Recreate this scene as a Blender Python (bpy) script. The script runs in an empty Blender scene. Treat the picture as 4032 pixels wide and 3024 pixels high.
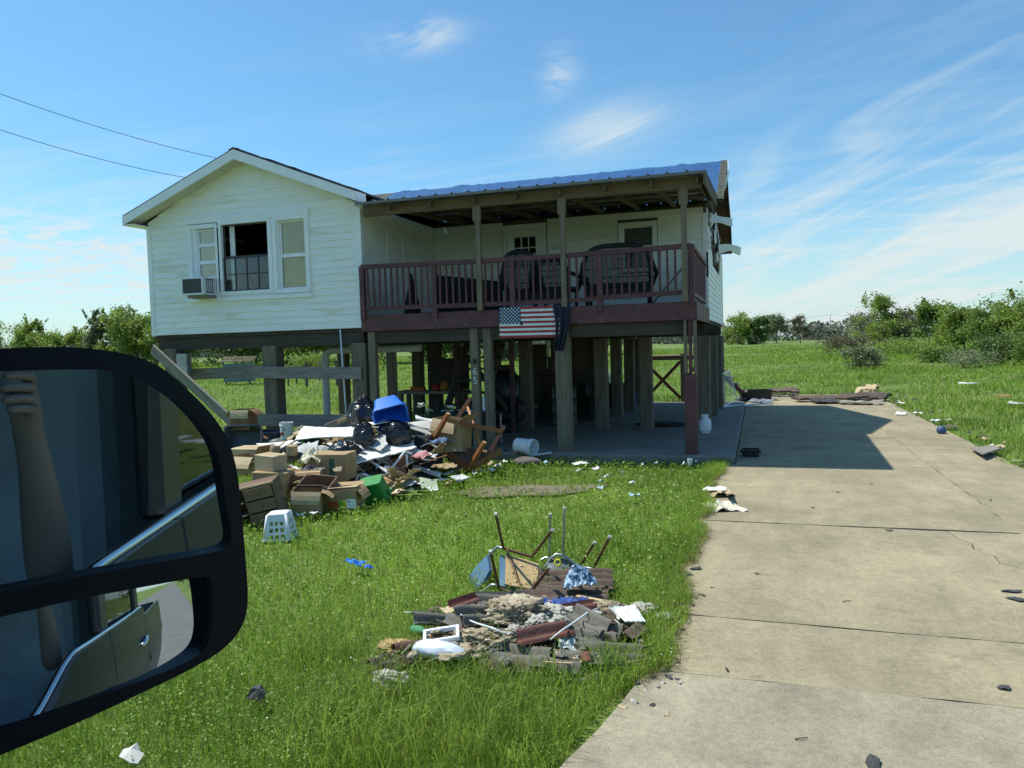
import bpy, bmesh, math, random
import numpy as np
from mathutils import Vector, Matrix, Euler, noise as mnoise

random.seed(7); rng = np.random.default_rng(7)
SC = bpy.context.scene
COL = SC.collection
R = math.radians

# ------------------------------------------------------------------ camera, sky, sun, exposure
CAMP = Vector((6.9966, -12.8732, 2.0))
RT = Vector((0.95237703, 0.30356184, -0.02877845)).normalized()
UPV = Vector((0.01153991, 0.05842967, 0.99822483)).normalized()
FW = Vector((-0.30470448, 0.9510185, -0.052144)).normalized()
FPX, CXP, CYP = 3028.0, 2016.0, 1512.0
cam = bpy.data.cameras.new('camera'); camo = bpy.data.objects.new('camera', cam); COL.objects.link(camo)
m = Matrix.Identity(4)
for i in range(3):
    m[i][0] = RT[i]; m[i][1] = UPV[i]; m[i][2] = -FW[i]; m[i][3] = CAMP[i]
camo.matrix_world = m
cam.sensor_width = 36.0; cam.lens = FPX / 4032.0 * 36.0
cam.clip_start = 0.02; cam.clip_end = 6000
SC.camera = camo
SC.view_settings.view_transform = 'Standard'; SC.view_settings.look = 'None'
SC.view_settings.exposure = 0.93; SC.view_settings.gamma = 1.0
SC.view_settings.use_curve_mapping = False

SUN_DIR = Vector((-0.568, 0.045, 1.0)).normalized()      # towards the sun, from the shadows on the driveway
SUN_EL = math.asin(SUN_DIR.z); SUN_AZ = math.atan2(SUN_DIR.x, SUN_DIR.y)
sd = bpy.data.lights.new('sun', 'SUN'); sd.energy = 2.9; sd.angle = R(0.53); sd.color = (1.0, 0.97, 0.86)
so = bpy.data.objects.new('sun', sd); COL.objects.link(so)
so.rotation_euler = (-SUN_DIR).to_track_quat('-Z', 'Y').to_euler(); so.location = (-20, 0, 40)

def pxdir(x, y): return (FW + RT * ((x - CXP) / FPX) - UPV * ((y - CYP) / FPX))
def PZ(x, y, z=0.0):
    d = pxdir(x, y); return CAMP + d * ((z - CAMP.z) / d.z)
def PY(x, y, yy):
    d = pxdir(x, y); return CAMP + d * ((yy - CAMP.y) / d.y)
def PX(x, y, xx):
    d = pxdir(x, y); return CAMP + d * ((xx - CAMP.x) / d.x)

def build_world():
    w = bpy.data.worlds.new('World'); SC.world = w; w.use_nodes = True
    nt = w.node_tree; N = nt.nodes; L = nt.links; N.clear()
    out = N.new('ShaderNodeOutputWorld'); bg = N.new('ShaderNodeBackground'); bg.inputs[1].default_value = 0.15
    sky = N.new('ShaderNodeTexSky'); sky.sky_type = 'NISHITA'; sky.sun_disc = False
    sky.sun_elevation = SUN_EL; sky.sun_rotation = SUN_AZ % (2 * math.pi)
    sky.altitude = 0; sky.air_density = 1.0; sky.dust_density = 0.6; sky.ozone_density = 1.6
    tc = N.new('ShaderNodeTexCoord')
    sep = N.new('ShaderNodeSeparateXYZ'); L.new(tc.outputs['Generated'], sep.inputs[0])
    def math_(op, a, b=None, clamp=False):
        n = N.new('ShaderNodeMath'); n.operation = op; n.use_clamp = clamp
        for i, v in enumerate((a, b)):
            if v is None: continue
            if hasattr(v, 'node') or isinstance(v, bpy.types.NodeSocket): L.new(v, n.inputs[i])
            else: n.inputs[i].default_value = v
        return n.outputs[0]
    zz = math_('MAXIMUM', sep.outputs[2], 0.0)
    den = math_('ADD', zz, 0.10)
    # high cloud sheet: direction projected on a plane overhead
    pr = N.new('ShaderNodeCombineXYZ')
    L.new(math_('DIVIDE', sep.outputs[0], den), pr.inputs[0]); L.new(math_('DIVIDE', sep.outputs[1], den), pr.inputs[1])
    def cloud(rot, scale, nscale, lo, hi, detail=7, dist=0.6, off=(0, 0, 0)):
        mp = N.new('ShaderNodeMapping'); mp.inputs['Rotation'].default_value = (0, 0, R(rot)); mp.inputs['Scale'].default_value = scale
        mp.inputs['Location'].default_value = off
        L.new(pr.outputs[0], mp.inputs[0])
        nz = N.new('ShaderNodeTexNoise'); nz.inputs['Scale'].default_value = nscale; nz.inputs['Detail'].default_value = detail
        nz.inputs['Roughness'].default_value = 0.6; nz.inputs['Distortion'].default_value = dist
        L.new(mp.outputs[0], nz.inputs[0])
        mr = N.new('ShaderNodeMapRange'); mr.inputs[1].default_value = lo; mr.inputs[2].default_value = hi; mr.interpolation_type = 'SMOOTHSTEP'
        L.new(nz.outputs[0], mr.inputs[0]); return mr.outputs[0]
    def bump(px, py, wx, wy, rot=0.0):
        """soft patch of sky round a direction"""
        d = pxdir(px, py).normalized(); h = Vector((0, 0, 1)).cross(d).normalized() * -1; v = h.cross(d).normalized()
        if v.z < 0: v = -v
        c, s = math.cos(R(rot)), math.sin(R(rot)); a = h * c + v * s; b = v * c - h * s
        res = None
        for ax, wd in ((a, wx), (b, wy)):
            dt = N.new('ShaderNodeVectorMath'); dt.operation = 'DOT_PRODUCT'; dt.inputs[1].default_value = ax; L.new(tc.outputs['Generated'], dt.inputs[0])
            q = math_('DIVIDE', dt.outputs['Value'], wd); q = math_('MULTIPLY', q, q)
            res = q if res is None else math_('ADD', res, q)
        fr = N.new('ShaderNodeVectorMath'); fr.operation = 'DOT_PRODUCT'; fr.inputs[1].default_value = d; L.new(tc.outputs['Generated'], fr.inputs[0])
        return math_('MULTIPLY', math_('POWER', 2.718, math_('MULTIPLY', res, -1.0)), math_('GREATER_THAN', fr.outputs['Value'], 0.0))
    def streaks(px, py, rot, sx, sy, lo, hi, seed):
        d = pxdir(px, py).normalized(); h = Vector((0, 0, 1)).cross(d).normalized() * -1; v = h.cross(d).normalized()
        if v.z < 0: v = -v
        c, s = math.cos(R(rot)), math.sin(R(rot)); a = h * c + v * s; b = v * c - h * s; cx_ = N.new('ShaderNodeCombineXYZ'); cx_.inputs[2].default_value = seed
        for k_, (ax, sc_) in enumerate(((a, sx), (b, sy))):
            dt = N.new('ShaderNodeVectorMath'); dt.operation = 'DOT_PRODUCT'; dt.inputs[1].default_value = ax * sc_; L.new(tc.outputs['Generated'], dt.inputs[0]); L.new(dt.outputs['Value'], cx_.inputs[k_])
        nz = N.new('ShaderNodeTexNoise'); nz.inputs['Scale'].default_value = 1.0; nz.inputs['Detail'].default_value = 9; nz.inputs['Roughness'].default_value = 0.58; nz.inputs['Distortion'].default_value = 0.9; L.new(cx_.outputs[0], nz.inputs[0])
        mr = N.new('ShaderNodeMapRange'); mr.inputs[1].default_value = lo; mr.inputs[2].default_value = hi; mr.interpolation_type = 'SMOOTHSTEP'; L.new(nz.outputs[0], mr.inputs[0]); return mr.outputs[0]
    cirrus = streaks(3800, 850, 17, 3.2, 17.0, 0.40, 0.66, 2.3)
    wide = cloud(58, (0.55, 2.4, 1), 2.2, 0.42, 0.72, 8, 0.7)
    wisps = cloud(65, (0.5, 3.4, 1), 6.5, 0.38, 0.70, 9, 0.9)
    puffs = cloud(20, (1, 1.3, 1), 5.0, 0.35, 0.70, 8, 0.6)
    low = N.new('ShaderNodeMapRange'); low.inputs[1].default_value = 0.42; low.inputs[2].default_value = 0.02; low.interpolation_type = 'SMOOTHSTEP'; L.new(zz, low.inputs[0])
    tot = math_('MULTIPLY', math_('MULTIPLY', wide, low.outputs[0]), 0.28)
    def add(a, b): return math_('ADD', a, b)
    tot = add(tot, math_('MULTIPLY', math_('MULTIPLY', bump(3950, 920, 0.34, 0.16, 14), add(math_('MULTIPLY', cirrus, 1.05), 0.03)), 1.0))
    tot = add(tot, math_('MULTIPLY', math_('MULTIPLY', bump(2365, 505, 0.066, 0.021, 13), add(math_('MULTIPLY', cirrus, 0.9), 0.58)), 1.0))
    tot = add(tot, math_('MULTIPLY', math_('MULTIPLY', bump(1650, 135, 0.05, 0.02, 4), puffs), 0.75))
    tot = add(tot, math_('MULTIPLY', math_('MULTIPLY', bump(2200, 290, 0.022, 0.024, 0), puffs), 0.6))
    tot = add(tot, math_('MULTIPLY', math_('MULTIPLY', bump(250, 1010, 0.20, 0.05, -3), puffs), 1.0))
    hz = N.new('ShaderNodeMapRange'); hz.inputs[1].default_value = 0.22; hz.inputs[2].default_value = 0.0; hz.interpolation_type = 'SMOOTHSTEP'; L.new(zz, hz.inputs[0])
    tot = add(tot, math_('MULTIPLY', hz.outputs[0], 0.42))
    fac = math_('MINIMUM', tot, 0.92)
    mix = N.new('ShaderNodeMix'); mix.data_type = 'RGBA'; L.new(fac, mix.inputs[0])
    tint = N.new('ShaderNodeMix'); tint.data_type = 'RGBA'; tint.blend_type = 'MULTIPLY'; tint.inputs[0].default_value = 1.0
    L.new(sky.outputs[0], tint.inputs[6]); tint.inputs[7].default_value = (0.32, 0.51, 0.57, 1)
    L.new(tint.outputs[2], mix.inputs[6]); mix.inputs[7].default_value = (2.65, 2.95, 2.95, 1)
    L.new(mix.outputs[2], bg.inputs[0]); L.new(bg.outputs[0], out.inputs[0])
build_world()

# ------------------------------------------------------------------ materials
MATS = {}
def M(name, c, rough=0.7, var=0.2, vs=5.0, bump=0.2, bs=45.0, metal=0.0, c2=None, st=(1, 1, 1), spec=0.4,
      trans=0.0, alpha=1.0, coat=0.0, island=0.0, detail=5, bdist=0.01, lo=0.3, hi=0.7, third=None, speck=None):
    if name in MATS: return MATS[name]
    mt = bpy.data.materials.new(name); mt.use_nodes = True; nt = mt.node_tree; N = nt.nodes; L = nt.links
    b = N['Principled BSDF']; out = N['Material Output']
    tc = N.new('ShaderNodeTexCoord'); oi = N.new('ShaderNodeObjectInfo')
    mp = N.new('ShaderNodeMapping'); mp.inputs['Scale'].default_value = st; L.new(tc.outputs['Object'], mp.inputs[0])
    ml = N.new('ShaderNodeMath'); ml.operation = 'MULTIPLY'; ml.inputs[1].default_value = 17.0; L.new(oi.outputs['Random'], ml.inputs[0])
    ad = N.new('ShaderNodeVectorMath'); ad.operation = 'ADD'; L.new(mp.outputs[0], ad.inputs[0]); L.new(ml.outputs[0], ad.inputs[1])
    nz = N.new('ShaderNodeTexNoise'); nz.inputs['Scale'].default_value = vs; nz.inputs['Detail'].default_value = detail; nz.inputs['Roughness'].default_value = 0.62
    L.new(ad.outputs[0], nz.inputs[0])
    mr = N.new('ShaderNodeMapRange'); mr.inputs[1].default_value = lo; mr.inputs[2].default_value = hi; L.new(nz.outputs[0], mr.inputs[0])
    mx = N.new('ShaderNodeMix'); mx.data_type = 'RGBA'; L.new(mr.outputs[0], mx.inputs[0])
    ca = tuple(max(0, x * (1 - var)) for x in c); cb = c2 if c2 else tuple(min(1, x * (1 + var)) for x in c)
    mx.inputs[6].default_value = (*ca, 1); mx.inputs[7].default_value = (*cb, 1)
    colo = mx.outputs[2]
    if third:
        n3 = N.new('ShaderNodeTexNoise'); n3.inputs['Scale'].default_value = third[1]; n3.inputs['Detail'].default_value = 6; L.new(ad.outputs[0], n3.inputs[0])
        r3 = N.new('ShaderNodeMapRange'); r3.inputs[1].default_value = third[2]; r3.inputs[2].default_value = third[3]; L.new(n3.outputs[0], r3.inputs[0])
        m3 = N.new('ShaderNodeMix'); m3.data_type = 'RGBA'; L.new(r3.outputs[0], m3.inputs[0]); L.new(colo, m3.inputs[6]); m3.inputs[7].default_value = (*third[0], 1)
        colo = m3.outputs[2]
    if speck:
        for sc_, am_, stt in speck:
            mp4 = N.new('ShaderNodeMapping'); mp4.inputs['Scale'].default_value = stt; L.new(tc.outputs['Object'], mp4.inputs[0])
            n4 = N.new('ShaderNodeTexNoise'); n4.inputs['Scale'].default_value = sc_; n4.inputs['Detail'].default_value = 3; L.new(mp4.outputs[0], n4.inputs[0])
            r4 = N.new('ShaderNodeMapRange'); r4.inputs[1].default_value = 0.32; r4.inputs[2].default_value = 0.68; r4.inputs[3].default_value = 1 - am_; r4.inputs[4].default_value = 1 + am_; L.new(n4.outputs[0], r4.inputs[0])
            m4 = N.new('ShaderNodeVectorMath'); m4.operation = 'SCALE'; L.new(colo, m4.inputs[0]); L.new(r4.outputs[0], m4.inputs['Scale']); colo = m4.outputs[0]
    if island > 0:
        ge = N.new('ShaderNodeNewGeometry'); hs = N.new('ShaderNodeHueSaturation')
        r1 = N.new('ShaderNodeMapRange'); r1.inputs[3].default_value = 1 - island; r1.inputs[4].default_value = 1 + island; L.new(ge.outputs['Random Per Island'], r1.inputs[0])
        L.new(r1.outputs[0], hs.inputs['Value'])
        r2 = N.new('ShaderNodeMapRange'); r2.inputs[3].default_value = 0.485; r2.inputs[4].default_value = 0.515
        wn = N.new('ShaderNodeTexWhiteNoise'); wn.noise_dimensions = '1D'; L.new(ge.outputs['Random Per Island'], wn.inputs['W']); L.new(wn.outputs[0], r2.inputs[0])
        L.new(r2.outputs[0], hs.inputs['Hue']); L.new(colo, hs.inputs['Color']); colo = hs.outputs[0]
    L.new(colo, b.inputs['Base Color'])
    b.inputs['Roughness'].default_value = rough; b.inputs['Metallic'].default_value = metal
    b.inputs['Specular IOR Level'].default_value = spec; b.inputs['Coat Weight'].default_value = coat
    if alpha < 1: b.inputs['Alpha'].default_value = alpha
    if bump > 0:
        n2 = N.new('ShaderNodeTexNoise'); n2.inputs['Scale'].default_value = bs; n2.inputs['Detail'].default_value = 4; L.new(ad.outputs[0], n2.inputs[0])
        bp = N.new('ShaderNodeBump'); bp.inputs['Strength'].default_value = bump; bp.inputs['Distance'].default_value = bdist
        L.new(n2.outputs[0], bp.inputs['Height']); L.new(bp.outputs[0], b.inputs['Normal'])
    if trans > 0:
        tl = N.new('ShaderNodeBsdfTranslucent'); L.new(colo, tl.inputs[0]); ms = N.new('ShaderNodeMixShader'); ms.inputs[0].default_value = trans
        L.new(b.outputs[0], ms.inputs[1]); L.new(tl.outputs[0], ms.inputs[2]); L.new(ms.outputs[0], out.inputs[0])
    MATS[name] = mt; return mt
def glassm(name, tint, rough=0.02, transp=0.6):
    if name in MATS: return MATS[name]
    mt = bpy.data.materials.new(name); mt.use_nodes = True; nt = mt.node_tree; N = nt.nodes; L = nt.links; N.clear()
    out = N.new('ShaderNodeOutputMaterial'); gl = N.new('ShaderNodeBsdfGlossy'); gl.inputs['Roughness'].default_value = rough
    tr = N.new('ShaderNodeBsdfTransparent'); tr.inputs[0].default_value = (*tint, 1)
    fr = N.new('ShaderNodeFresnel'); fr.inputs[0].default_value = 1.5; ms = N.new('ShaderNodeMixShader')
    L.new(fr.outputs[0], ms.inputs[0]); L.new(tr.outputs[0], ms.inputs[1]); L.new(gl.outputs[0], ms.inputs[2]); L.new(ms.outputs[0], out.inputs[0])
    MATS[name] = mt; return mt

SIDING = M('vinyl_siding', (0.84, 0.86, 0.82), 0.45, 0.06, 1.2, 0.06, 30, st=(0.6, 1, 3), third=((0.62, 0.57, 0.42), 2.2, 0.56, 0.82))
TRIM = M('white_trim', (0.84, 0.86, 0.87), 0.5, 0.06, 3, 0.05, 40)
SHEATH = M('sheathing', (0.10, 0.08, 0.06), 0.9, 0.3)
MAROON = M('maroon_paint', (0.105, 0.040, 0.045), 0.6, 0.28, 3, 0.25, 40, st=(1, 1, 1), third=((0.16, 0.10, 0.09), 9, 0.60, 0.75))
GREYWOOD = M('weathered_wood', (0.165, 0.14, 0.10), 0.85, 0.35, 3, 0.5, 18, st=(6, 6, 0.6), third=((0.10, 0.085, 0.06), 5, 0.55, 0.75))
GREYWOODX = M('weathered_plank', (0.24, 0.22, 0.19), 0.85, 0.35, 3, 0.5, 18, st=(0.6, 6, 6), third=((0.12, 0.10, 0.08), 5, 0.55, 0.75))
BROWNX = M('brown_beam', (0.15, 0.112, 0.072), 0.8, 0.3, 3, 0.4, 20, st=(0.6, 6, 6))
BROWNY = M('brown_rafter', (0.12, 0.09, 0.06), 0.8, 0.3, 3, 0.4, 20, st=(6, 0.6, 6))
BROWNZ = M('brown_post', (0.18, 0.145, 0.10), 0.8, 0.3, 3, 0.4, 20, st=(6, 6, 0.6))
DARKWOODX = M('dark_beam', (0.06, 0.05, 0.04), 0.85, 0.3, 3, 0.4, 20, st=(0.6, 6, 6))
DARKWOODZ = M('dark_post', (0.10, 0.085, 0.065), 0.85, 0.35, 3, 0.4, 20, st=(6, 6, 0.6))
METALROOF = M('porch_metal', (0.30, 0.31, 0.31), 0.5, 0.15, 2, 0.05, 30, metal=0.3)
SHINGLE = M('roof_shingle', (0.07, 0.065, 0.06), 0.9, 0.35, 8, 0.4, 60)
TARP = M('blue_tarp', (0.035, 0.095, 0.24), 0.20, 0.15, 2, 0.55, 9, bdist=0.06, spec=0.7)
PVC = M('white_pvc', (0.66, 0.69, 0.72), 0.4, 0.05, 3, 0.02)
DARKIN = M('dark_interior', (0.012, 0.013, 0.018), 0.9, 0.2)  # darkness of the rooms put into the colour
SHADEY = M('yellow_shade', (1.0, 0.74, 0.36), 0.8, 0.10, 4, 0.1)
GLASS = glassm('window_glass', (0.92, 0.95, 0.95))
METAL = M('grey_metal', (0.35, 0.36, 0.37), 0.4, 0.15, 6, 0.05, metal=0.6)
BLACKM = M('black_metal', (0.02, 0.02, 0.022), 0.5, 0.2)

# ------------------------------------------------------------------ mesh helpers
class MB:
    def __init__(s): s.v = []; s.f = []
    def add(s, vs, fs, T=None):
        o = len(s.v)
        s.v += [tuple(T @ Vector(p)) if T is not None else tuple(p) for p in vs]
        s.f += [tuple(i + o for i in f) for f in fs]; return s
    def box(s, c, d, T=None):
        hx, hy, hz = d[0] / 2, d[1] / 2, d[2] / 2
        vs = [(c[0] + x * hx, c[1] + y * hy, c[2] + z * hz) for x in (-1, 1) for y in (-1, 1) for z in (-1, 1)]
        return s.add(vs, [(0, 1, 3, 2), (4, 6, 7, 5), (0, 4, 5, 1), (2, 3, 7, 6), (0, 2, 6, 4), (1, 5, 7, 3)], T)
    def bb(s, a, b, T=None):
        return s.box([(a[i] + b[i]) / 2 for i in range(3)], [abs(b[i] - a[i]) for i in range(3)], T)
    def cbox(s, c, d, bv=0.008, T=None):
        h = [x / 2 for x in d]; bv = min(bv, min(h) * 0.45); vs = []; idx = {}
        for x in (-1, 1):
            for y in (-1, 1):
                for z in (-1, 1):
                    sg = (x, y, z)
                    for a in range(3):
                        p = [c[k] + sg[k] * (h[k] if k == a else h[k] - bv) for k in range(3)]
                        idx[(x, y, z, a)] = len(vs); vs.append(p)
        fs = []
        for a in range(3):
            o = [k for k in range(3) if k != a]
            for sa in (-1, 1):
                q = []
                for (s1, s2) in ((-1, -1), (1, -1), (1, 1), (-1, 1)):
                    sg = [0, 0, 0]; sg[a] = sa; sg[o[0]] = s1; sg[o[1]] = s2; q.append(idx[(*sg, a)])
                fs.append(tuple(q))
            for s1 in (-1, 1):
                for s2 in (-1, 1):
                    e = []
                    for t, ff in ((-1, (o[0], o[1])), (1, (o[1], o[0]))):
                        for w in ff:
                            sg = [0, 0, 0]; sg[a] = t; sg[o[0]] = s1; sg[o[1]] = s2; e.append(idx[(*sg, w)])
                    fs.append(tuple(e))
        for x in (-1, 1):
            for y in (-1, 1):
                for z in (-1, 1): fs.append(tuple(idx[(x, y, z, a)] for a in range(3)))
        return s.add(vs, fs, T)
    def tube(s, pts, r, n=8, cap=True, T=None):
        pts = [Vector(p) for p in pts]; vs = []; fs = []; k = len(pts)
        rs = r if hasattr(r, '__len__') else [r] * k
        prev = None
        for i, p in enumerate(pts):
            d = (pts[min(i + 1, k - 1)] - pts[max(i - 1, 0)])
            d = d.normalized() if d.length > 1e-9 else Vector((0, 0, 1))
            if prev is None:
                u = d.cross(Vector((0, 0, 1))); u = u if u.length > 1e-3 else d.cross(Vector((1, 0, 0)))
            else: u = prev - d * prev.dot(d)
            u.normalize(); prev = u; w = d.cross(u)
            for j in range(n):
                a = 2 * math.pi * j / n; vs.append(p + (u * math.cos(a) + w * math.sin(a)) * rs[i])
        for i in range(k - 1):
            for j in range(n): fs.append((i * n + j, i * n + (j + 1) % n, (i + 1) * n + (j + 1) % n, (i + 1) * n + j))
        if cap: fs.append(tuple(range(n))); fs.append(tuple((k - 1) * n + j for j in range(n)))
        return s.add(vs, fs, T)
    def lathe(s, prof, n=24, T=None, cap=False):
        vs = []; fs = []
        for (r, z) in prof:
            for j in range(n): a = 2 * math.pi * j / n; vs.append((r * math.cos(a), r * math.sin(a), z))
        for i in range(len(prof) - 1):
            for j in range(n): fs.append((i * n + j, i * n + (j + 1) % n, (i + 1) * n + (j + 1) % n, (i + 1) * n + j))
        if cap: fs.append(tuple(range(n))); fs.append(tuple((len(prof) - 1) * n + j for j in range(n)))
        return s.add(vs, fs, T)
    def grid(s, fn, nu, nv, T=None, thick=0.0):
        """fn(u,v)->point, u,v in 0..1; thick>0 makes it a closed sheet"""
        P = [[Vector(fn(i / nu, j / nv)) for j in range(nv + 1)] for i in range(nu + 1)]
        vs = [p for r in P for p in r]; W = nv + 1
        fs = [(i * W + j, (i + 1) * W + j, (i + 1) * W + j + 1, i * W + j + 1) for i in range(nu) for j in range(nv)]
        if thick:
            o = len(vs); nv_ = []
            for i in range(nu + 1):
                for j in range(nv + 1):
                    a = P[min(i + 1, nu)][j] - P[max(i - 1, 0)][j]; b = P[i][min(j + 1, nv)] - P[i][max(j - 1, 0)]
                    nn = a.cross(b); nn = nn.normalized() if nn.length > 1e-12 else Vector((0, 0, 1)); nv_.append(P[i][j] - nn * thick)
            vs = vs + nv_; fs = fs + [tuple(reversed([k + o for k in f])) for f in fs]
            per = [i * W for i in range(nu)] + [nu * W + j for j in range(nv)] + [i * W + nv for i in range(nu, 0, -1)] + [j for j in range(nv, 0, -1)]
            for a, b in zip(per, per[1:] + per[:1]): fs.append((a, a + o, b + o, b))
        return s.add(vs, fs, T)
    def prism(s, poly, a, b, T=None):
        """poly: list of (x,z) extruded along y from a to b"""
        n = len(poly); vs = [(p[0], a, p[1]) for p in poly] + [(p[0], b, p[1]) for p in poly]
        fs = [tuple(range(n)), tuple(range(2 * n - 1, n - 1, -1))] + [(i, i + n, (i + 1) % n + n, (i + 1) % n) for i in range(n)]
        return s.add(vs, fs, T)
    def mesh(s, name, mat, smooth=False, fix=True):
        me = bpy.data.meshes.new(name); me.from_pydata([tuple(p) for p in s.v], [], s.f)
        if fix:
            bm = bmesh.new(); bm.from_mesh(me); bmesh.ops.recalc_face_normals(bm, faces=bm.faces); bm.to_mesh(me); bm.free()
        if mat: me.materials.append(mat)
        if smooth:
            me.polygons.foreach_set('use_smooth', [True] * len(me.polygons))
            if smooth != True: me.set_sharp_from_angle(angle=R(smooth))
        return me
    def build(s, name, mat, parent=None, smooth=False, T=None, fix=True):
        return link(name, s.mesh(name, mat, smooth, fix), parent, T)
def link(name, me, parent=None, T=None):
    o = bpy.data.objects.new(name, me); COL.objects.link(o)
    if parent: o.parent = parent
    if T is not None: o.matrix_local = T
    return o
def tag(o, label, cat, group=None):
    o['label'] = label; o['category'] = cat
    if group: o['group'] = group
    return o
def struct(o, kind='structure'): o['kind'] = kind; return o
def thing(name, label, cat, T=None, group=None):
    o = bpy.data.objects.new(name, None); COL.objects.link(o); o.empty_display_size = 0.1
    if T is not None: o.matrix_world = T if isinstance(T, Matrix) else Matrix.Translation(T)
    return tag(o, label, cat, group)
def TR(loc, rx=0, ry=0, rz=0, s=1.0):
    return Matrix.Translation(Vector(loc)) @ Euler((R(rx), R(ry), R(rz)), 'XYZ').to_matrix().to_4x4() @ Matrix.Scale(s, 4)
def frame(o, x, y):
    """matrix with origin o and axes along x, (about) y"""
    x = Vector(x).normalized(); y = Vector(y); z = x.cross(y).normalized(); y = z.cross(x)
    mm = Matrix.Identity(4)
    for i in range(3): mm[i][0] = x[i]; mm[i][1] = y[i]; mm[i][2] = z[i]; mm[i][3] = o[i]
    return mm
def copy_tree(o, T=None, parent=None):
    c = o.copy(); COL.objects.link(c); c.parent = parent
    if T is not None: c.matrix_world = T if isinstance(T, Matrix) else Matrix.Translation(T)
    for ch in list(o.children): copy_tree(ch, None, c)
    return c
def npmesh(name, V, F4=None, F3=None, mat=None):
    me = bpy.data.meshes.new(name); V = np.asarray(V, np.float32)
    n4 = 0 if F4 is None else len(F4); n3 = 0 if F3 is None else len(F3)
    li = np.concatenate([np.asarray(F4, np.int32).ravel() if n4 else np.zeros(0, np.int32), np.asarray(F3, np.int32).ravel() if n3 else np.zeros(0, np.int32)])
    st = np.concatenate([np.arange(n4, dtype=np.int32) * 4, n4 * 4 + np.arange(n3, dtype=np.int32) * 3])
    me.vertices.add(len(V)); me.vertices.foreach_set('co', V.ravel())
    me.loops.add(len(li)); me.loops.foreach_set('vertex_index', li)
    me.polygons.add(n4 + n3); me.polygons.foreach_set('loop_start', st)
    me.update(calc_edges=True)
    if mat: me.materials.append(mat)
    return me
def text_mesh(txt, size, depth=0.0):
    cu = bpy.data.curves.new('lettering', 'FONT'); cu.body = txt; cu.size = size; cu.extrude = depth; cu.align_x = 'CENTER'; cu.align_y = 'CENTER'; cu.resolution_u = 3
    ob = bpy.data.objects.new('lettering', cu); COL.objects.link(ob)
    dg = bpy.context.evaluated_depsgraph_get(); me = bpy.data.meshes.new_from_object(ob.evaluated_get(dg))
    bpy.data.objects.remove(ob); return me
# ------------------------------------------------------------------ ground, driveway, patio slab, road
GRASSG = M('grass_ground', (0.10, 0.15, 0.03), 0.95, 0.35, 0.35, 0.6, 14, c2=(0.16, 0.235, 0.04), third=((0.20, 0.21, 0.07), 0.09, 0.52, 0.72), bdist=0.05)
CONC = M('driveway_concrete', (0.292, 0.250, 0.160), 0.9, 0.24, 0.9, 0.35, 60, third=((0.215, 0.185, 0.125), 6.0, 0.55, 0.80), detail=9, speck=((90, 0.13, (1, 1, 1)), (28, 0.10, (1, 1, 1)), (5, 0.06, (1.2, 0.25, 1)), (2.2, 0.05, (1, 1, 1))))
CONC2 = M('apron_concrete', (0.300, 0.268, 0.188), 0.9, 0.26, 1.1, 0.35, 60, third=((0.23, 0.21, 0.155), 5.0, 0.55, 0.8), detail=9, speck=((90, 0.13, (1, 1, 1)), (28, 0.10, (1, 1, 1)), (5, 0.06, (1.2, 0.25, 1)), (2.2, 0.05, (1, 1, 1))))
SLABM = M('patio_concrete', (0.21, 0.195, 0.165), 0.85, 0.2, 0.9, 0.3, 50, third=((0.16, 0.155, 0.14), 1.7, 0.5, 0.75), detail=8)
SOIL = M('dark_soil', (0.085, 0.07, 0.05), 0.95, 0.35, 5, 0.6, 30, bdist=0.03)
ASPH = M('asphalt', (0.16, 0.155, 0.145), 0.9, 0.15, 2, 0.4, 120)

def ground():
    nr, na = 110, 220
    rr = np.concatenate([[0.0], np.geomspace(0.6, 3500, nr)])
    V = []; 
    for r in rr:
        for k in range(na):
            a = 2 * math.pi * k / na; x = CAMP.x + r * math.cos(a); y = CAMP.y + r * math.sin(a)
            near = max(0, min(1, (r - 30) / 60))
            z = -0.045 + 0.02 * mnoise.noise((x * 0.5, y * 0.5, 0)) + near * 0.22 * mnoise.noise((x * 0.045, y * 0.045, 3))
            V.append((x, y, z))
    F = []
    for i in range(len(rr) - 1):
        for k in range(na): F.append((i * na + k, i * na + (k + 1) % na, (i + 1) * na + (k + 1) % na, (i + 1) * na + k))
    me = npmesh('ground', V, F, None, GRASSG); me.polygons.foreach_set('use_smooth', [True] * len(me.polygons))
    struct(link('ground', me))
ground()

# road the truck stands on
rb = MB(); rb.grid(lambda u, v: (-400 + 800 * u, -18.2 + 6.9 * v, 0.012), 40, 2, thick=0.08)
struct(rb.build('road', ASPH))

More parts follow.
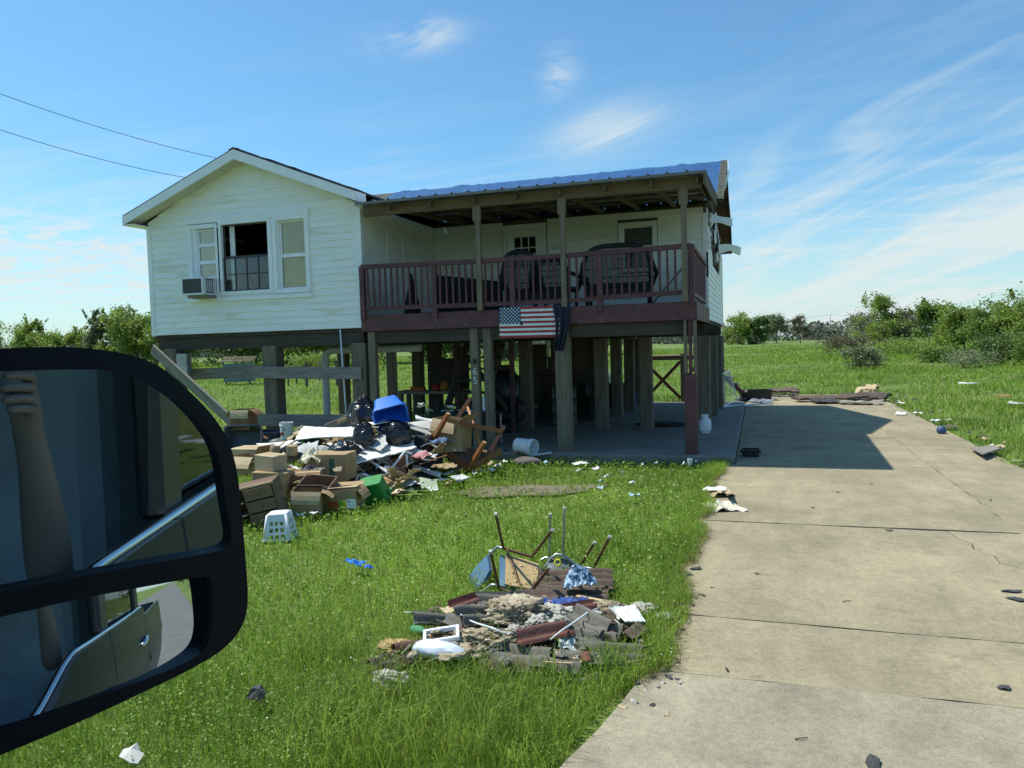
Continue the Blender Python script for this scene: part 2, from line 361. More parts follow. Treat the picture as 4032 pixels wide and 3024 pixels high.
# driveway: a bed with cast panels, open joints and cracks between them
bed = MB(); bed.bb((6.36, -11.3, -0.09), (10.62, 14.6, -0.004)); drive = struct(bed.build('driveway', M('joint_dirt', (0.13, 0.105, 0.07), 0.95, 0.35, 9, 0.4)))
def panel(poly, z, mat, name='concrete_panel'):
    """poly outline -> slab with slightly ragged, slightly rounded edges"""
    pts = []
    n = len(poly)
    for i in range(n):
        a = Vector((*poly[i], 0)); b = Vector((*poly[(i + 1) % n], 0)); L = (b - a).length; k = max(1, int(L / 0.16))
        nn = Vector((-(b - a).y, (b - a).x, 0)).normalized()
        for j in range(k):
            p = a.lerp(b, j / k); off = 0.016 * mnoise.noise((p.x * 4.1, p.y * 4.3, 1.7)) + 0.009 * mnoise.noise((p.x * 17, p.y * 17, 4)) if j else 0
            pts.append(p + nn * (off + 0.0))
    bm = bmesh.new(); vs = [bm.verts.new((p.x, p.y, z)) for p in pts]; f = bm.faces.new(vs)
    r = bmesh.ops.extrude_face_region(bm, geom=[f]); 
    for v in r['geom']:
        if isinstance(v, bmesh.types.BMVert): v.co.z -= 0.07
    bmesh.ops.recalc_face_normals(bm, faces=bm.faces)
    me = bpy.data.meshes.new(name); bm.to_mesh(me); bm.free(); me.materials.append(mat); link(name, me, drive)
g = 0.006
def rect(x0, y0, x1, y1): return [(x0 + g, y0 + g), (x1 - g, y0 + g), (x1 - g, y1 - g), (x0 + g, y1 - g)]
XJ = 9.42
panel([(5.7, -11.3), (XJ + 1.9, -11.3), (XJ + 1.5, -8.34), (6.36, -8.32)], 0.018, CONC2)
panel([(6.37, -8.305), (8.3, -8.325), (XJ + 1.45, -8.325), (XJ + 1.35, -7.405), (7.9, -7.362), (6.36, -7.318)], 0.016, CONC)
panel([(6.36, -7.30), (7.9, -7.35), (XJ + 1.33, -7.395), (XJ + 1.25, -5.6), (9.05, -5.61), (8.93, -5.50), (8.95, -5.25), (8.84, -5.05), (8.87, -4.85), (8.79, -4.62), (8.76, -4.38), (6.37, -4.345)], 0.017, CONC)
panel([(9.06, -5.598), (XJ + 1.22, -5.585), (XJ + 1.2, -2.2), (XJ + 0.008, -2.2), (XJ - 0.008, -4.36), (8.775, -4.37), (8.805, -4.62), (8.885, -4.85), (8.855, -5.05), (8.965, -5.25), (8.945, -5.49)], 0.016, CONC)
for y0, y1 in ((-4.33, -0.42), (-0.42, 3.0), (3.0, 6.6), (6.6, 10.3), (10.3, 14.55)):
    panel(rect(6.37 if y1 < 0 else 6.645, y0, XJ, y1), 0.015 + 0.003 * random.random(), CONC)
for y0, y1 in ((-2.19, 1.6), (1.6, 6.0), (6.0, 10.3), (10.3, 14.55)):
    panel([(XJ + g, y0 + g), (10.58, y0 + g), (10.54 + 0.1 * random.random(), y1 - g), (XJ + g, y1 - g)], 0.013 + 0.003 * random.random(), CONC)
# patio slab under the house
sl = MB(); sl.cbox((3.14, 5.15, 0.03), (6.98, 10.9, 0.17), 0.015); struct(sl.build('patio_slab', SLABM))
# bare patch in the lawn
def patchf(u, v):
    a = u * 2 * math.pi; r = v * (0.95 + 0.40 * mnoise.noise((math.cos(a) * 1.9, math.sin(a) * 1.9, 2)))
    return (3.95 + 0.98 * r * math.cos(a) - 0.20 * r * math.sin(a), -2.80 + 0.36 * r * math.sin(a) + 0.40 * r * math.cos(a), 0.006 * (1 - v) - 0.02 * v * v)
pm = MB(); pm.grid(patchf, 28, 6); struct(pm.build('bare_soil_patch', M('brown_soil', (0.17, 0.15, 0.10), 0.95, 0.3, 4, 0.6, 26, bdist=0.03)))
# ------------------------------------------------------------------ the raised house
H = thing('stilt_house', 'white sided house raised on timber posts, with a red railed porch', 'house')
W, L, ZB, ZE, DD, DT = 4.84, 6.03, 2.38, 4.58, 3.42, 10.25
EXP = 0.127                                  # height of one siding course
def board(a, b, z, out, nm='siding_board', cut=None, hgt=EXP):
    """one lapped siding course from a to b (xy), thicker at its lower edge; cut=(za,zb) raises the top at slanted ends"""
    z = z + random.uniform(-0.0022, 0.0022); a = Vector((*a, random.uniform(-0.002, 0.002))); b = Vector((*b, random.uniform(-0.002, 0.002))); o = Vector((*out, 0)); t = hgt + 0.012
    d = (b - a); Lg = d.length; d.normalize()
    mb = MB(); s0, s1 = (0, 0) if cut is None else cut    # inward shift of the top edge at each end
    for (e0, e1, zz, th) in ((0, 0, 0, 0.017), (0, 0, 0.010, 0.020), (s0 * 0.12, s1 * 0.12, hgt * 0.5, 0.010), (s0, s1, t, 0.004)):
        pass
    rows = [(0.0, 0.015), (0.008, 0.020), (hgt * 0.45, 0.013), (t, 0.004)]
    vs = []; fs = []
    for zz, th in rows:
        k = zz / t
        p = a + d * (s0 * k); q = b - d * (s1 * k)
        vs += [p + o * th + Vector((0, 0, z + zz)), q + o * th + Vector((0, 0, z + zz))]
    n = len(vs)
    for zz, th in (rows[0], rows[-1]):
        k = zz / t; p = a + d * (s0 * k); q = b - d * (s1 * k)
        vs += [p - o * 0.002 + Vector((0, 0, z + zz)), q - o * 0.002 + Vector((0, 0, z + zz))]
    for i in range(3): fs.append((2 * i, 2 * i + 1, 2 * i + 3, 2 * i + 2))
    fs += [(n, n + 1, 1, 0), (n, 0, 2, 4, 6, n + 2), (n + 1, n + 3, 7, 5, 3, 1), (n, n + 2, n + 3, n + 1), (6, 7, n + 3, n + 2)]
    mb.add(vs, fs); return mb.build(nm, SIDING, H)
# --- wing front: boards cut round the window group
WX0, WX1, WZ0, WZ1 = -3.86, -1.07, 3.045, 4.63
nrow = 0; z = ZB
PEAKX, PEAKZ, SL = -2.42, 5.78, 0.455
while z < 5.70:
    if z + EXP <= ZE + 0.02 or z < ZE:
        xa, xb, cut = -W + 0.06, -0.06, None
    else:
        xa = PEAKX - (PEAKZ - z) / SL; xb = PEAKX + (PEAKZ - z) / SL
        xa = max(xa, -W + 0.06); xb = min(xb, -0.06); cut = (EXP / SL, EXP / SL)
        if xb - xa < 0.6: break
    if z + EXP > WZ0 + 0.01 and z < WZ1 - 0.03:
        board((xa, 0), (WX0 + 0.004, 0), z, (0, -1), cut=None if cut is None else (cut[0], 0)); board((WX1 - 0.004, 0), (xb, 0), z, (0, -1), cut=None if cut is None else (0, cut[1]))
    else: board((xa, 0), (xb, 0), z, (0, -1), cut=cut)
    z += EXP
# --- wing side wall towards the porch, porch back wall, right wall
z = ZB + 0.25
while z < 4.60:
    board((0, 0.06), (0, DD), z, (1, 0)); 
    for x0, x1 in ((0.02, 1.66), (2.68, 4.22), (5.05, 5.97)): board((x0, DD), (x1, DD), z, (0, -1))
    if z < 2.75 or z > 4.55: board((1.66, DD), (2.68, DD), z, (0, -1))
    if z + EXP < 3.5 or z > 4.5: board((4.22, DD), (5.05, DD), z, (0, -1))
    z += EXP
# right wall: torn open under the eave
z = ZB; i = 0
while z < 6.15:
    ya, yb = DD + 0.06, DT - 0.06
    if z > ZE - 0.05:
        ya = max(ya, 6.84 - (6.22 - z) / 0.49); yb = min(yb, 6.84 + (6.22 - z) / 0.49)
    if yb - ya < 0.4: break
    if 3.6 < z:
        if z < 4.35:
            k = (z - 3.6) / 0.75
            board((L, ya), (L, 5.4 - 1.2 * k + 0.25 * random.random()), z, (1, 0)); board((L, 8.6 + 0.7 * k + 0.2 * random.random()), (L, yb), z, (1, 0)) if yb > 9.6 else None
        elif z < 4.6: board((L, ya), (L, 3.9 + 0.3 * random.random()), z, (1, 0))
        else: pass
    else: board((L, ya), (L, yb), z, (1, 0))
    z += EXP; i += 1
# left wall courses
z = ZB
while z < ZE: board((-W, DT), (-W, 0.06), z, (-1, 0)); z += EXP
# sheathing, solid behind the boards, with real openings
mb = MB(); t = 0.10
mb.bb((-W, 0.002, ZB), (WX0 + 0.06, t, ZE)); mb.bb((WX1 - 0.06, 0.002, ZB), (0 - 0.002, t, ZE)); mb.bb((WX0 + 0.06, 0.002, ZB), (WX1 - 0.06, t, WZ0 + 0.05)); mb.bb((WX0 + 0.06, 0.002, WZ1 - 0.05), (WX1 - 0.06, t, ZE + 0.1))
gb = MB(); gb.prism([(-W, ZE), (-0.002, ZE), (-0.002, ZE + 0.10), (PEAKX, PEAKZ + 0.0), (-W, ZE + 0.10)], 0.003, t); gb.build('gable_wall', SIDING, H)
mb.bb((-0.1, 0.1, ZB), (-0.002, DD, 4.7)); 
for x0, x1, z0, z1 in ((0, 1.7, ZB, 4.7), (2.64, 4.26, ZB, 4.7), (5.01, L - 0.002, ZB, 4.7), (1.7, 2.64, 4.5, 4.7), (4.26, 5.01, ZB, 3.42), (4.26, 5.01, 4.48, 4.7)): mb.bb((x0, DD + 0.002, z0), (x1, DD + 0.1, z1))
mb.bb((-W + 0.002, 0.1, ZB), (-W + 0.1, DT, ZE)); mb.bb((-W, DT - 0.1, ZB), (L, DT, ZE))
mb.build('wall_sheathing', SHEATH, H)
mb = MB(); mb.bb((L - 0.1, DD + 0.1, ZB), (L - 0.002, DT - 0.1, 3.7)); mb.bb((L - 0.1, DD + 0.1, 3.7), (L - 0.002, 5.6, 4.5)); mb.bb((L - 0.1, 8.4, 3.7), (L - 0.002, DT - 0.1, 4.5)); mb.build('gable_sheathing', M('housewrap_board', (0.14, 0.10, 0.07), 0.9, 0.4, 3), H)
mb = MB(); mb.bb((-W, 0.0, 2.30), (L, DT, 2.375)) if False else None
mb.bb((-W + 0.02, 0.03, 2.31), (-0.02, DT, 2.376)); mb.bb((-0.02, DD + 0.02, 2.31), (L - 0.02, DT, 2.376)); mb.build('floor', DARKWOODX, H)
# corner boards
mb = MB(); mb.bb((-W - 0.022, -0.028, ZB - 0.015), (-W + 0.075, 0.05, ZE + 0.02)); mb.build('corner_board', TRIM, H)
mb = MB(); mb.bb((-0.075, -0.028, ZB + 0.0), (0.028, 0.055, ZE + 0.02)); mb.build('corner_board', TRIM, H)
mb = MB(); mb.bb((L - 0.075, DD - 0.026, 2.42), (L + 0.026, DD + 0.06, 4.55)); mb.build('corner_board', TRIM, H)
mb = MB(); mb.bb((L - 0.06, DT - 0.07, ZB), (L + 0.026, DT + 0.02, 4.3)); mb.build('corner_board', TRIM, H)
mb = MB(); mb.bb((0.70, DD - 0.024, 2.62), (0.76, DD, 4.6)); mb.build('wall_batten', TRIM, H)
for yy in (1.05, 1.75): mb = MB(); mb.bb((0.0, yy, 2.62), (0.024, yy + 0.05, 4.4)); mb.build('wall_batten', TRIM, H)
# --- front windows
def window_unit(x0, x1, z0, z1, y, kind, nm='window'):
    """frame boards round an opening, sash and panes set back"""
    f = MB(); w = 0.085; o = y - 0.045
    f.bb((x0 - w, o, z0), (x0, y + 0.03, z1)); f.bb((x1, o, z0), (x1 + w, y + 0.03, z1)); f.bb((x0 - w, o - 0.004, z1), (x1 + w, y + 0.03, z1 + w)); f.bb((x0 - w, o - 0.012, z0 - 0.07), (x1 + w, y + 0.03, z0))
    fo = f.build(nm, TRIM, H)
    return fo
def sash(fo, x0, x1, z0, z1, y, mat, nx=1, nz=1, mun=None, bar=0.035, pane=True):
    s = MB(); 
    s.bb((x0, y, z0), (x0 + bar, y + 0.035, z1)); s.bb((x1 - bar, y, z0), (x1, y + 0.035, z1)); s.bb((x0 + bar, y, z0), (x1 - bar, y + 0.035, z0 + bar)); s.bb((x0 + bar, y, z1 - bar), (x1 - bar, y + 0.035, z1)); s.build('sash', mat, fo)
    if pane: g_ = MB(); g_.bb((x0 + bar, y + 0.014, z0 + bar), (x1 - bar, y + 0.018, z1 - bar)); g_.build('pane', GLASS, fo)
    if mun:
        for k in range(1, nx): b_ = MB(); xx = x0 + (x1 - x0) * k / nx; b_.bb((xx - 0.009, y + 0.004, z0 + bar), (xx + 0.009, y + 0.03, z1 - bar)); b_.build('muntin', mun, fo)
        for k in range(1, nz): b_ = MB(); zz = z0 + (z1 - z0) * k / nz; b_.bb((x0 + bar, y + 0.005, zz - 0.009), (x1 - bar, y + 0.029, zz + 0.009)); b_.build('muntin', mun, fo)
BRZ = M('bronze_sash', (0.05, 0.05, 0.05), 0.5, 0.2)
fo = window_unit(-3.76, -3.19, 3.14, 4.46, 0, 'l')
sash(fo, -3.66, -3.20, 3.48, 3.80, 0.02, TRIM, 1, 1); sash(fo, -3.66, -3.20, 3.80, 4.14, 0.03, TRIM); sash(fo, -3.66, -3.20, 4.14, 4.45, 0.04, TRIM); 
s_ = MB(); s_.bb((-3.66, 0.078, 3.2), (-3.19, 0.084, 4.46)); s_.build('window_shade', SHADEY, fo)
s_ = MB(); s_.bb((-3.76, 0.0, 3.14), (-3.66, 0.09, 4.46)); s_.build('jamb', TRIM, fo)
fo = window_unit(-3.05, -1.98, 3.19, 4.50, 0, 'c')
sash(fo, -3.05, -1.98, 3.19, 3.86, 0.0, BRZ, 4, 2, BRZ, 0.03)
sash(fo, -3.05, -1.98, 3.86, 4.50, 0.035, BRZ, 1, 1, None, 0.025, False)
s_ = MB(); s_.bb((-2.97, 0.13, 3.2), (-2.86, 0.15, 4.5)); s_.build('curtain', TRIM, fo)
fo = window_unit(-1.79, -1.16, 3.17, 4.49, 0, 'r')
sash(fo, -1.75, -1.16, 3.17, 3.82, 0.015, TRIM); sash(fo, -1.75, -1.16, 3.82, 4.49, 0.04, TRIM)
s_ = MB(); s_.bb((-1.75, 0.078, 3.2), (-1.16, 0.084, 4.49)); s_.build('window_shade', SHADEY, fo)
s_ = MB(); s_.bb((-1.79, 0.0, 3.17), (-1.75, 0.09, 4.49)); s_.build('jamb', TRIM, fo)
# filler boards of the window group
for a_, b_ in ((-3.105, -3.135), (-1.895, -1.875)):
    pass
mb = MB(); mb.bb((-3.88, -0.055, 4.56), (-1.05, 0.0, 4.675)); mb.build('window_head', TRIM, H)
mb = MB(); mb.bb((-3.88, -0.060, 3.005), (-1.05, 0.0, 3.075)); mb.build('window_sill', TRIM, H)
mb = MB(); mb.bb((-3.86, -0.02, 3.06), (-3.84, 0.02, 4.6)); mb.bb((-3.105, -0.03, 3.07), (-3.135, 0.02, 4.56)); mb.bb((-1.895, -0.03, 3.07), (-1.875, 0.02, 4.56)); mb.bb((-1.09, -0.02, 3.06), (-1.07, 0.02, 4.6)); mb.bb((-3.85, -0.015, 3.06), (-1.08, 0.02, 3.13)); mb.build('window_mullion', TRIM, H)
# near-black sheet painted for the dark of the room behind the front windows
mb = MB(); mb.bb((-4.3, 2.4, 2.4), (-0.5, 2.45, 4.7)); mb.build('dark_backing', DARKIN, H)
# --- porch door and window
fo = MB(); fo.bb((1.68, DD - 0.05, 2.62), (1.76, DD + 0.02, 4.56)); fo.bb((2.56, DD - 0.05, 2.62), (2.66, DD + 0.02, 4.56)); fo.bb((1.68, DD - 0.054, 4.48), (2.66, DD + 0.02, 4.60)); fo = fo.build('door_frame', TRIM, H)
d_ = MB(); d_.bb((1.765, DD + 0.0, 2.63), (1.92, DD + 0.04, 4.475)); d_.bb((2.41, DD, 2.63), (2.555, DD + 0.04, 4.475)); d_.bb((1.92, DD, 2.63), (2.41, DD + 0.04, 3.62)); d_.bb((1.92, DD, 4.33), (2.41, DD + 0.04, 4.475)); d_ = d_.build('door', TRIM, H)
g_ = MB(); g_.bb((1.92, DD + 0.018, 3.62), (2.41, DD + 0.022, 4.33)); g_.build('pane', GLASS, d_)
for k in (1, 2): b_ = MB(); xx = 1.92 + 0.49 * k / 3; b_.bb((xx - 0.011, DD + 0.004, 3.62), (xx + 0.011, DD + 0.034, 4.33)); b_.build('muntin', TRIM, d_)
for k in (1, 2): b_ = MB(); zz = 3.62 + 0.71 * k / 3; b_.bb((1.92, DD + 0.005, zz - 0.011), (2.41, DD + 0.033, zz + 0.011)); b_.build('muntin', TRIM, d_)
fo = window_unit(4.32, 4.95, 3.50, 4.38, DD, 'p')
sash(fo, 4.32, 4.95, 3.50, 3.95, DD + 0.0, TRIM); sash(fo, 4.32, 4.95, 3.95, 4.38, DD + 0.03, TRIM, bar=0.025)
for k in range(9): s_ = MB(); zz = 3.98 + 0.043 * k; s_.bb((4.345, DD + 0.075, zz), (4.925, DD + 0.081, zz + 0.036)); s_.build('blind_slat', M('grey_blind', (0.22, 0.24, 0.25), 0.6, 0.1), fo)
mb = MB(); mb.bb((1.2, DD + 1.6, 2.4), (5.6, DD + 1.65, 4.7)); mb.build('dark_backing', DARKIN, H)  # near-black sheet, painted dark behind the porch door and window
lt = MB(); lt.lathe([(0.0, 0), (0.05, 0.0), (0.06, 0.08), (0.035, 0.12), (0, 0.12)], 12, T=TR((2.86, DD - 0.07, 4.0))); lt.build('porch_light', PVC, H, True)
# --- wing roof
ov, fo_ = 0.26, 0.36
def roof_slab(name, pts, th, mat):
    """pts: 4 corners (outer, ccw from above); slab of thickness th downwards"""
    vs = [Vector(p) for p in pts]; mb = MB(); mb.add([*vs, *[p - Vector((0, 0, th)) for p in vs]], [(0, 1, 2, 3), (7, 6, 5, 4), (0, 4, 5, 1), (1, 5, 6, 2), (2, 6, 7, 3), (3, 7, 4, 0)]); return mb.build(name, mat, H)
PZ_, EL = 5.86, -5.12; ER = 0.14; s1 = (PZ_ - 4.80) / (PEAKX - EL); ezr = PZ_ - s1 * (ER - PEAKX)
wr = roof_slab('roof', [(PEAKX, -fo_, PZ_), (PEAKX, 5.9, PZ_), (EL, 5.9, 4.80), (EL, -fo_, 4.80)], 0.03, SHINGLE)
wr2 = roof_slab('roof', [(PEAKX, 5.9, PZ_), (PEAKX, -fo_, PZ_), (ER, -fo_, ezr), (ER, 5.9, ezr)], 0.03, SHINGLE)
# tarp over its right slope
def tarpw(u, v):
    x = PEAKX - 0.12 + (ER + 0.02 - PEAKX + 0.10) * u; y = -fo_ - 0.0 + 5.9 * v; zz = PZ_ - s1 * abs(x - PEAKX) + 0.012 + 0.012 * mnoise.noise((x * 3, y * 3, 1)) + 0.02 * max(0, mnoise.noise((x * 7, y * 2, 5)))
    return (x, y, zz)
tb = MB(); tb.grid(tarpw, 26, 40); tb.build('roof_tarp', TARP, wr2, True)
# rake boards (white fascia) and soffits of the wing gable
fh = 0.17
for (xa, za, xb, zb) in ((EL, 4.80, PEAKX, PZ_), (ER, ezr, PEAKX, PZ_)):
    mb = MB(); mb.prism([(xa, za - 0.032), (xb, zb - 0.032), (xb, zb - 0.032 - fh * 1.06), (xa, za - 0.032 - fh)], -fo_ - 0.018, -fo_ + 0.004); mb.build('rake_board', TRIM, H)
    mb = MB()
    n = 26
    for k in range(n):   # ribbed soffit strips
        u0, u1 = k / n, (k + 0.9) / n; x0, z0_ = xa + (xb - xa) * u0, za + (zb - za) * u0 - 0.032 - fh * 0.80; x1, z1_ = xa + (xb - xa) * u1, za + (zb - za) * u1 - 0.032 - fh * 0.80
        mb.prism([(x0, z0_), (x1, z1_), (x1, z1_ - 0.012), (x0, z0_ - 0.012)], -fo_ + 0.006, -0.003)
    mb.build('soffit', M('soffit_cream', (0.62, 0.60, 0.50), 0.6, 0.08), H)
# eave returns
mb = MB(); mb.bb((EL, -fo_ + 0.005, 4.60), (-W - 0.022, 5.9, 4.615)); mb.bb((EL - 0.018, -fo_ + 0.005, 4.595), (EL, 5.9, 4.77)); mb.build('eave', TRIM, H)
mb = MB(); mb.bb((0.028, -fo_ + 0.005, 4.585), (ER, 3.3, 4.60)); mb.bb((ER, -fo_ + 0.005, 4.58), (ER + 0.018, -0.02, ezr - 0.03)); mb.build('eave', TRIM, H)
vt = MB(); vt.tube([(-3.05, 1.2, 5.5), (-3.05, 1.2, 5.78)], 0.05, 10); vt.build('roof_vent', BLACKM, H)
# --- main roof, ridge along x
RZ, RY, RS = 6.30, 6.84, 0.49; XR = L + 0.30
front_y = 3.93
mr_ = roof_slab('roof', [(PEAKX - 3.2, front_y, RZ - RS * (RY - front_y)), (XR, front_y, RZ - RS * (RY - front_y)), (XR, RY, RZ), (PEAKX - 3.2, RY, RZ)], 0.05, SHINGLE)
roof_slab('roof', [(PEAKX - 3.2, RY, RZ), (XR, RY, RZ), (XR, 10.55, RZ - RS * 3.71), (PEAKX - 3.2, 10.55, RZ - RS * 3.71)], 0.05, M('bare_roof_deck', (0.12, 0.075, 0.05), 0.9, 0.35, 4))
def tarpm(u, v):
    x = -2.6 + (XR - 0.02 + 2.6) * u; y = front_y - 0.02 + (RY + 0.25 - front_y) * v
    zz = RZ - RS * abs(RY - y) + 0.014
    e = abs(v - 0.93) < 0.12
    zz += 0.012 * mnoise.noise((x * 3, y * 3, 2)) + (0.05 * max(0, mnoise.noise((x * 1.7 + 3 * mnoise.noise((x, 0, 0)), y * 6, 5))) + 0.02 * max(0, mnoise.noise((x * 11, y * 11, 8))) if v > 0.78 else 0.0)
    return (x, y, zz)
tb = MB(); tb.grid(tarpm, 110, 30); tb.build('roof_tarp', TARP, mr_, True)
# batten that pins the tarp along the rake
for k in range(26):
    v = k / 26; y = front_y + (RY - front_y) * v; mb = MB(); mb.cbox((XR - 0.05, y, RZ - RS * (RY - y) + 0.03), (0.16, 0.10, 0.02), 0.004); mb.build('shingle_strip', M('pale_batten', (0.40, 0.37, 0.30), 0.8, 0.2), mr_)
# torn right gable: hanging fascia, exposed framing and insulation
TORN = M('torn_white', (0.72, 0.73, 0.72), 0.6, 0.08, 5, 0.2)
def strip(name, pts, w, th, mat, parent=H, axis=(0, 1, 0)):
    mb = MB(); n = len(pts) - 1; ax = Vector(axis)
    def fn(u, v):
        k = min(int(u * n), n - 1); f = u * n - k; p = Vector(pts[k]).lerp(Vector(pts[k + 1]), f); return p + ax * (v - 0.5) * w * (1 + 0.15 * math.sin(u * 9))
    mb.grid(fn, n * 4, 2, thick=th); return mb.build(name, mat, parent)
strip('torn_fascia', [(XR + 0.02, 6.75, 6.22), (XR + 0.05, 6.2, 5.9), (XR + 0.02, 5.4, 5.5), (XR - 0.05, 4.6, 5.1)], 0.16, 0.015, TORN, axis=(0, 0, 1))
strip('torn_fascia', [(L + 0.02, 4.1, 4.55), (L + 0.25, 4.3, 4.52), (L + 0.48, 4.5, 4.47)], 0.16, 0.015, TORN, axis=(0, 0.3, 1))
strip('torn_fascia', [(L + 0.02, 7.8, 4.28), (L + 0.3, 8.6, 4.40), (L + 0.55, 9.6, 4.38)], 0.20, 0.015, TORN, axis=(0.1, 0, 1))
strip('torn_soffit', [(XR, 8.0, 5.6), (XR + 0.02, 9.0, 5.1), (XR, 10.4, 4.5)], 0.10, 0.015, M('weathered_brown', (0.13, 0.085, 0.06), 0.9, 0.3), axis=(0, 0, 1))
for k, yy in enumerate((4.0, 4.6, 5.2, 5.9, 6.6, 7.3, 8.0, 8.7, 9.3)):
    mb = MB(); top = RZ - RS * abs(RY - yy) - 0.08; mb.bb((L - 0.09, yy - 0.02, 3.6), (L - 0.03, yy + 0.02, top)); mb.build('gable_stud', BROWNZ, H)
for k, (yy, zz, s) in enumerate(((4.9, 4.55, 0.3), (5.6, 4.9, 0.35), (6.4, 4.4, 0.3), (7.2, 4.9, 0.32), (5.0, 4.15, 0.22), (8.2, 4.5, 0.25))):
    mb = MB(); ph = random.random() * 9
    mb.grid(lambda u, v: (L + 0.01 + 0.05 * mnoise.noise((u * 3, v * 3, ph)), yy + s * (u - 0.5) * (1.3 + 0.5 * mnoise.noise((v * 2, ph, 0))), zz + s * 1.3 * (v - 0.5) * (1 + 0.6 * mnoise.noise((u * 2, 5, ph)))), 6, 6, thick=0.01)
    mb.build('torn_wrap_and_hole', [TORN, M('torn_brown', (0.22, 0.15, 0.10), 0.9, 0.3), BLACKM][k % 3], H)  # the black ones are dark holes painted as patches
for k in range(16):
    yy, zz, s_ = random.uniform(3.7, 8.8), random.uniform(3.75, 4.7), random.uniform(0.10, 0.28); ph = random.random() * 30
    mb = MB(); mb.grid(lambda u, v: (L + 0.03 + 0.10 * u * abs(mnoise.noise((v * 2, ph, 1))), yy + s_ * (u - 0.5) * (1.2 + 0.6 * mnoise.noise((v * 3, ph, 0))), zz + s_ * 1.2 * (v - 0.5) * (1 + 0.7 * mnoise.noise((u * 3, 5, ph)))), 5, 5, thick=0.008)
    mb.build('torn_wrap_and_hole', [TORN, BLACKM, M('torn_brown', (0.22, 0.15, 0.10)), TORN][k % 4], H)  # black pieces stand for dark holes, their shade put into the colour
mb = MB(); mb.bb((L + 0.0, DD - 0.05, 3.25), (L + 0.03, DD + 0.02, 3.75)); mb.build('torn_corner', BLACKM, H)
# --- porch roof
def porch_roof():
    y0, y1, z0, z1 = -0.45, 3.97, 4.60, 4.895; x0, x1 = 0.17, 6.25; n = 20; step = (x1 - x0) / n
    for k in range(n):
        xs = x0 + k * step; mb = MB()
        prof = [(0, 0.0), (0.02, 0.030), (0.045, 0.030), (0.065, 0.0), (step + 0.012, 0.001)]
        def fn(u, v):
            t = u * 4; i = min(int(t), 3); f = t - i; px = prof[i][0] + (prof[i + 1][0] - prof[i][0]) * f; pz = prof[i][1] + (prof[i + 1][1] - prof[i][1]) * f
            return (xs + px, y0 + (y1 - y0) * v, z0 + (z1 - z0) * v + pz)
        mb.grid(fn, 4, 1, thick=0.004); mb.build('roof_sheet', METALROOF, H)
    mb = MB(); mb.bb((0.17, -0.17, 4.40), (6.18, -0.08, 4.575)); mb.build('porch_beam', BROWNX, H)
    mb = MB(); mb.bb((0.17, -0.47, 4.555), (6.25, -0.445, 4.60)); mb.build('roof_edge', M('edge_trim', (0.17, 0.165, 0.15), 0.6, 0.2), H)
    for xx in (0.75, 1.55, 2.37, 3.13, 3.89, 4.65, 5.40, 6.12):
        mb = MB(); T = frame((xx, -0.40, 4.575), (0, 1, (z1 - z0) / (y1 - y0)), (-1, 0, 0)); mb.bb((0.06, -0.022, -0.135), (4.2, 0.022, -0.045), T); mb.build('rafter', BROWNY, H)
    for yy in (0.35, 1.15, 1.95, 2.75):
        zz = z0 + (z1 - z0) * (yy - y0) / (y1 - y0); mb = MB(); mb.bb((0.2, yy - 0.045, zz - 0.042), (6.2, yy + 0.045, zz - 0.006)); mb.build('purlin', M('pale_purlin', (0.10, 0.08, 0.06), 0.85, 0.3), H)
    T = frame((6.22, -0.46, 4.58), (0, 1, (z1 - z0) / (y1 - y0)), (-1, 0, 0)); mb = MB(); mb.bb((0, -0.03, -0.19), (3.7, 0.0, 0.0), T); mb.build('barge_board', BROWNY, H)
    for xx in (2.37, 3.89, 5.89):
        mb = MB(); mb.cbox((xx, -0.125, 3.5), (0.09, 0.09, 1.80), 0.006); p = mb.build('porch_post', BROWNZ, H)
        mb = MB(); mb.bb((xx - 0.075, -0.176, 4.15), (xx + 0.075, -0.171, 4.42)); mb.build('post_plate', BROWNZ, p)
porch_roof()
# --- porch floor, rim and railing
mb = MB(); mb.bb((0.03, -0.02, 2.53), (L - 0.01, DD - 0.03, 2.60)); mb.build('porch_floor', DARKWOODX, H)
mb = MB(); mb.cbox((3.015, -0.045, 2.455), (6.06, 0.045, 0.30), 0.006); mb.build('porch_rim', MAROON, H)
mb = MB(); mb.cbox((L + 0.015, 1.67, 2.455), (0.045, 3.42, 0.30), 0.006); mb.build('porch_rim', MAROON, H)
for k in range(13):
    mb = MB(); yy = 0.2 + 0.26 * k
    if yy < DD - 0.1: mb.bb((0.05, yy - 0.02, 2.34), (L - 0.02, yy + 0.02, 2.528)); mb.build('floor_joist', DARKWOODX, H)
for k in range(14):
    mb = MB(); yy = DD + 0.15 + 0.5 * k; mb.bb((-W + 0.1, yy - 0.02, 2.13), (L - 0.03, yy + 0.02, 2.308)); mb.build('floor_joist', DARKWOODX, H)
MAROONZ = MAROON
posts = [0.05, 1.49, 2.96, 4.49, 5.99]
sag = lambda x: -0.035 * math.sin(math.pi * min(1, max(0, (x) / 6.0)))      # the rail dips a little
for xx in posts:
    mb = MB(); mb.cbox((xx, -0.075, 3.01 + sag(xx) * 0.5), (0.095, 0.085, 0.99), 0.006); mb.build('railing_post', MAROON, H)
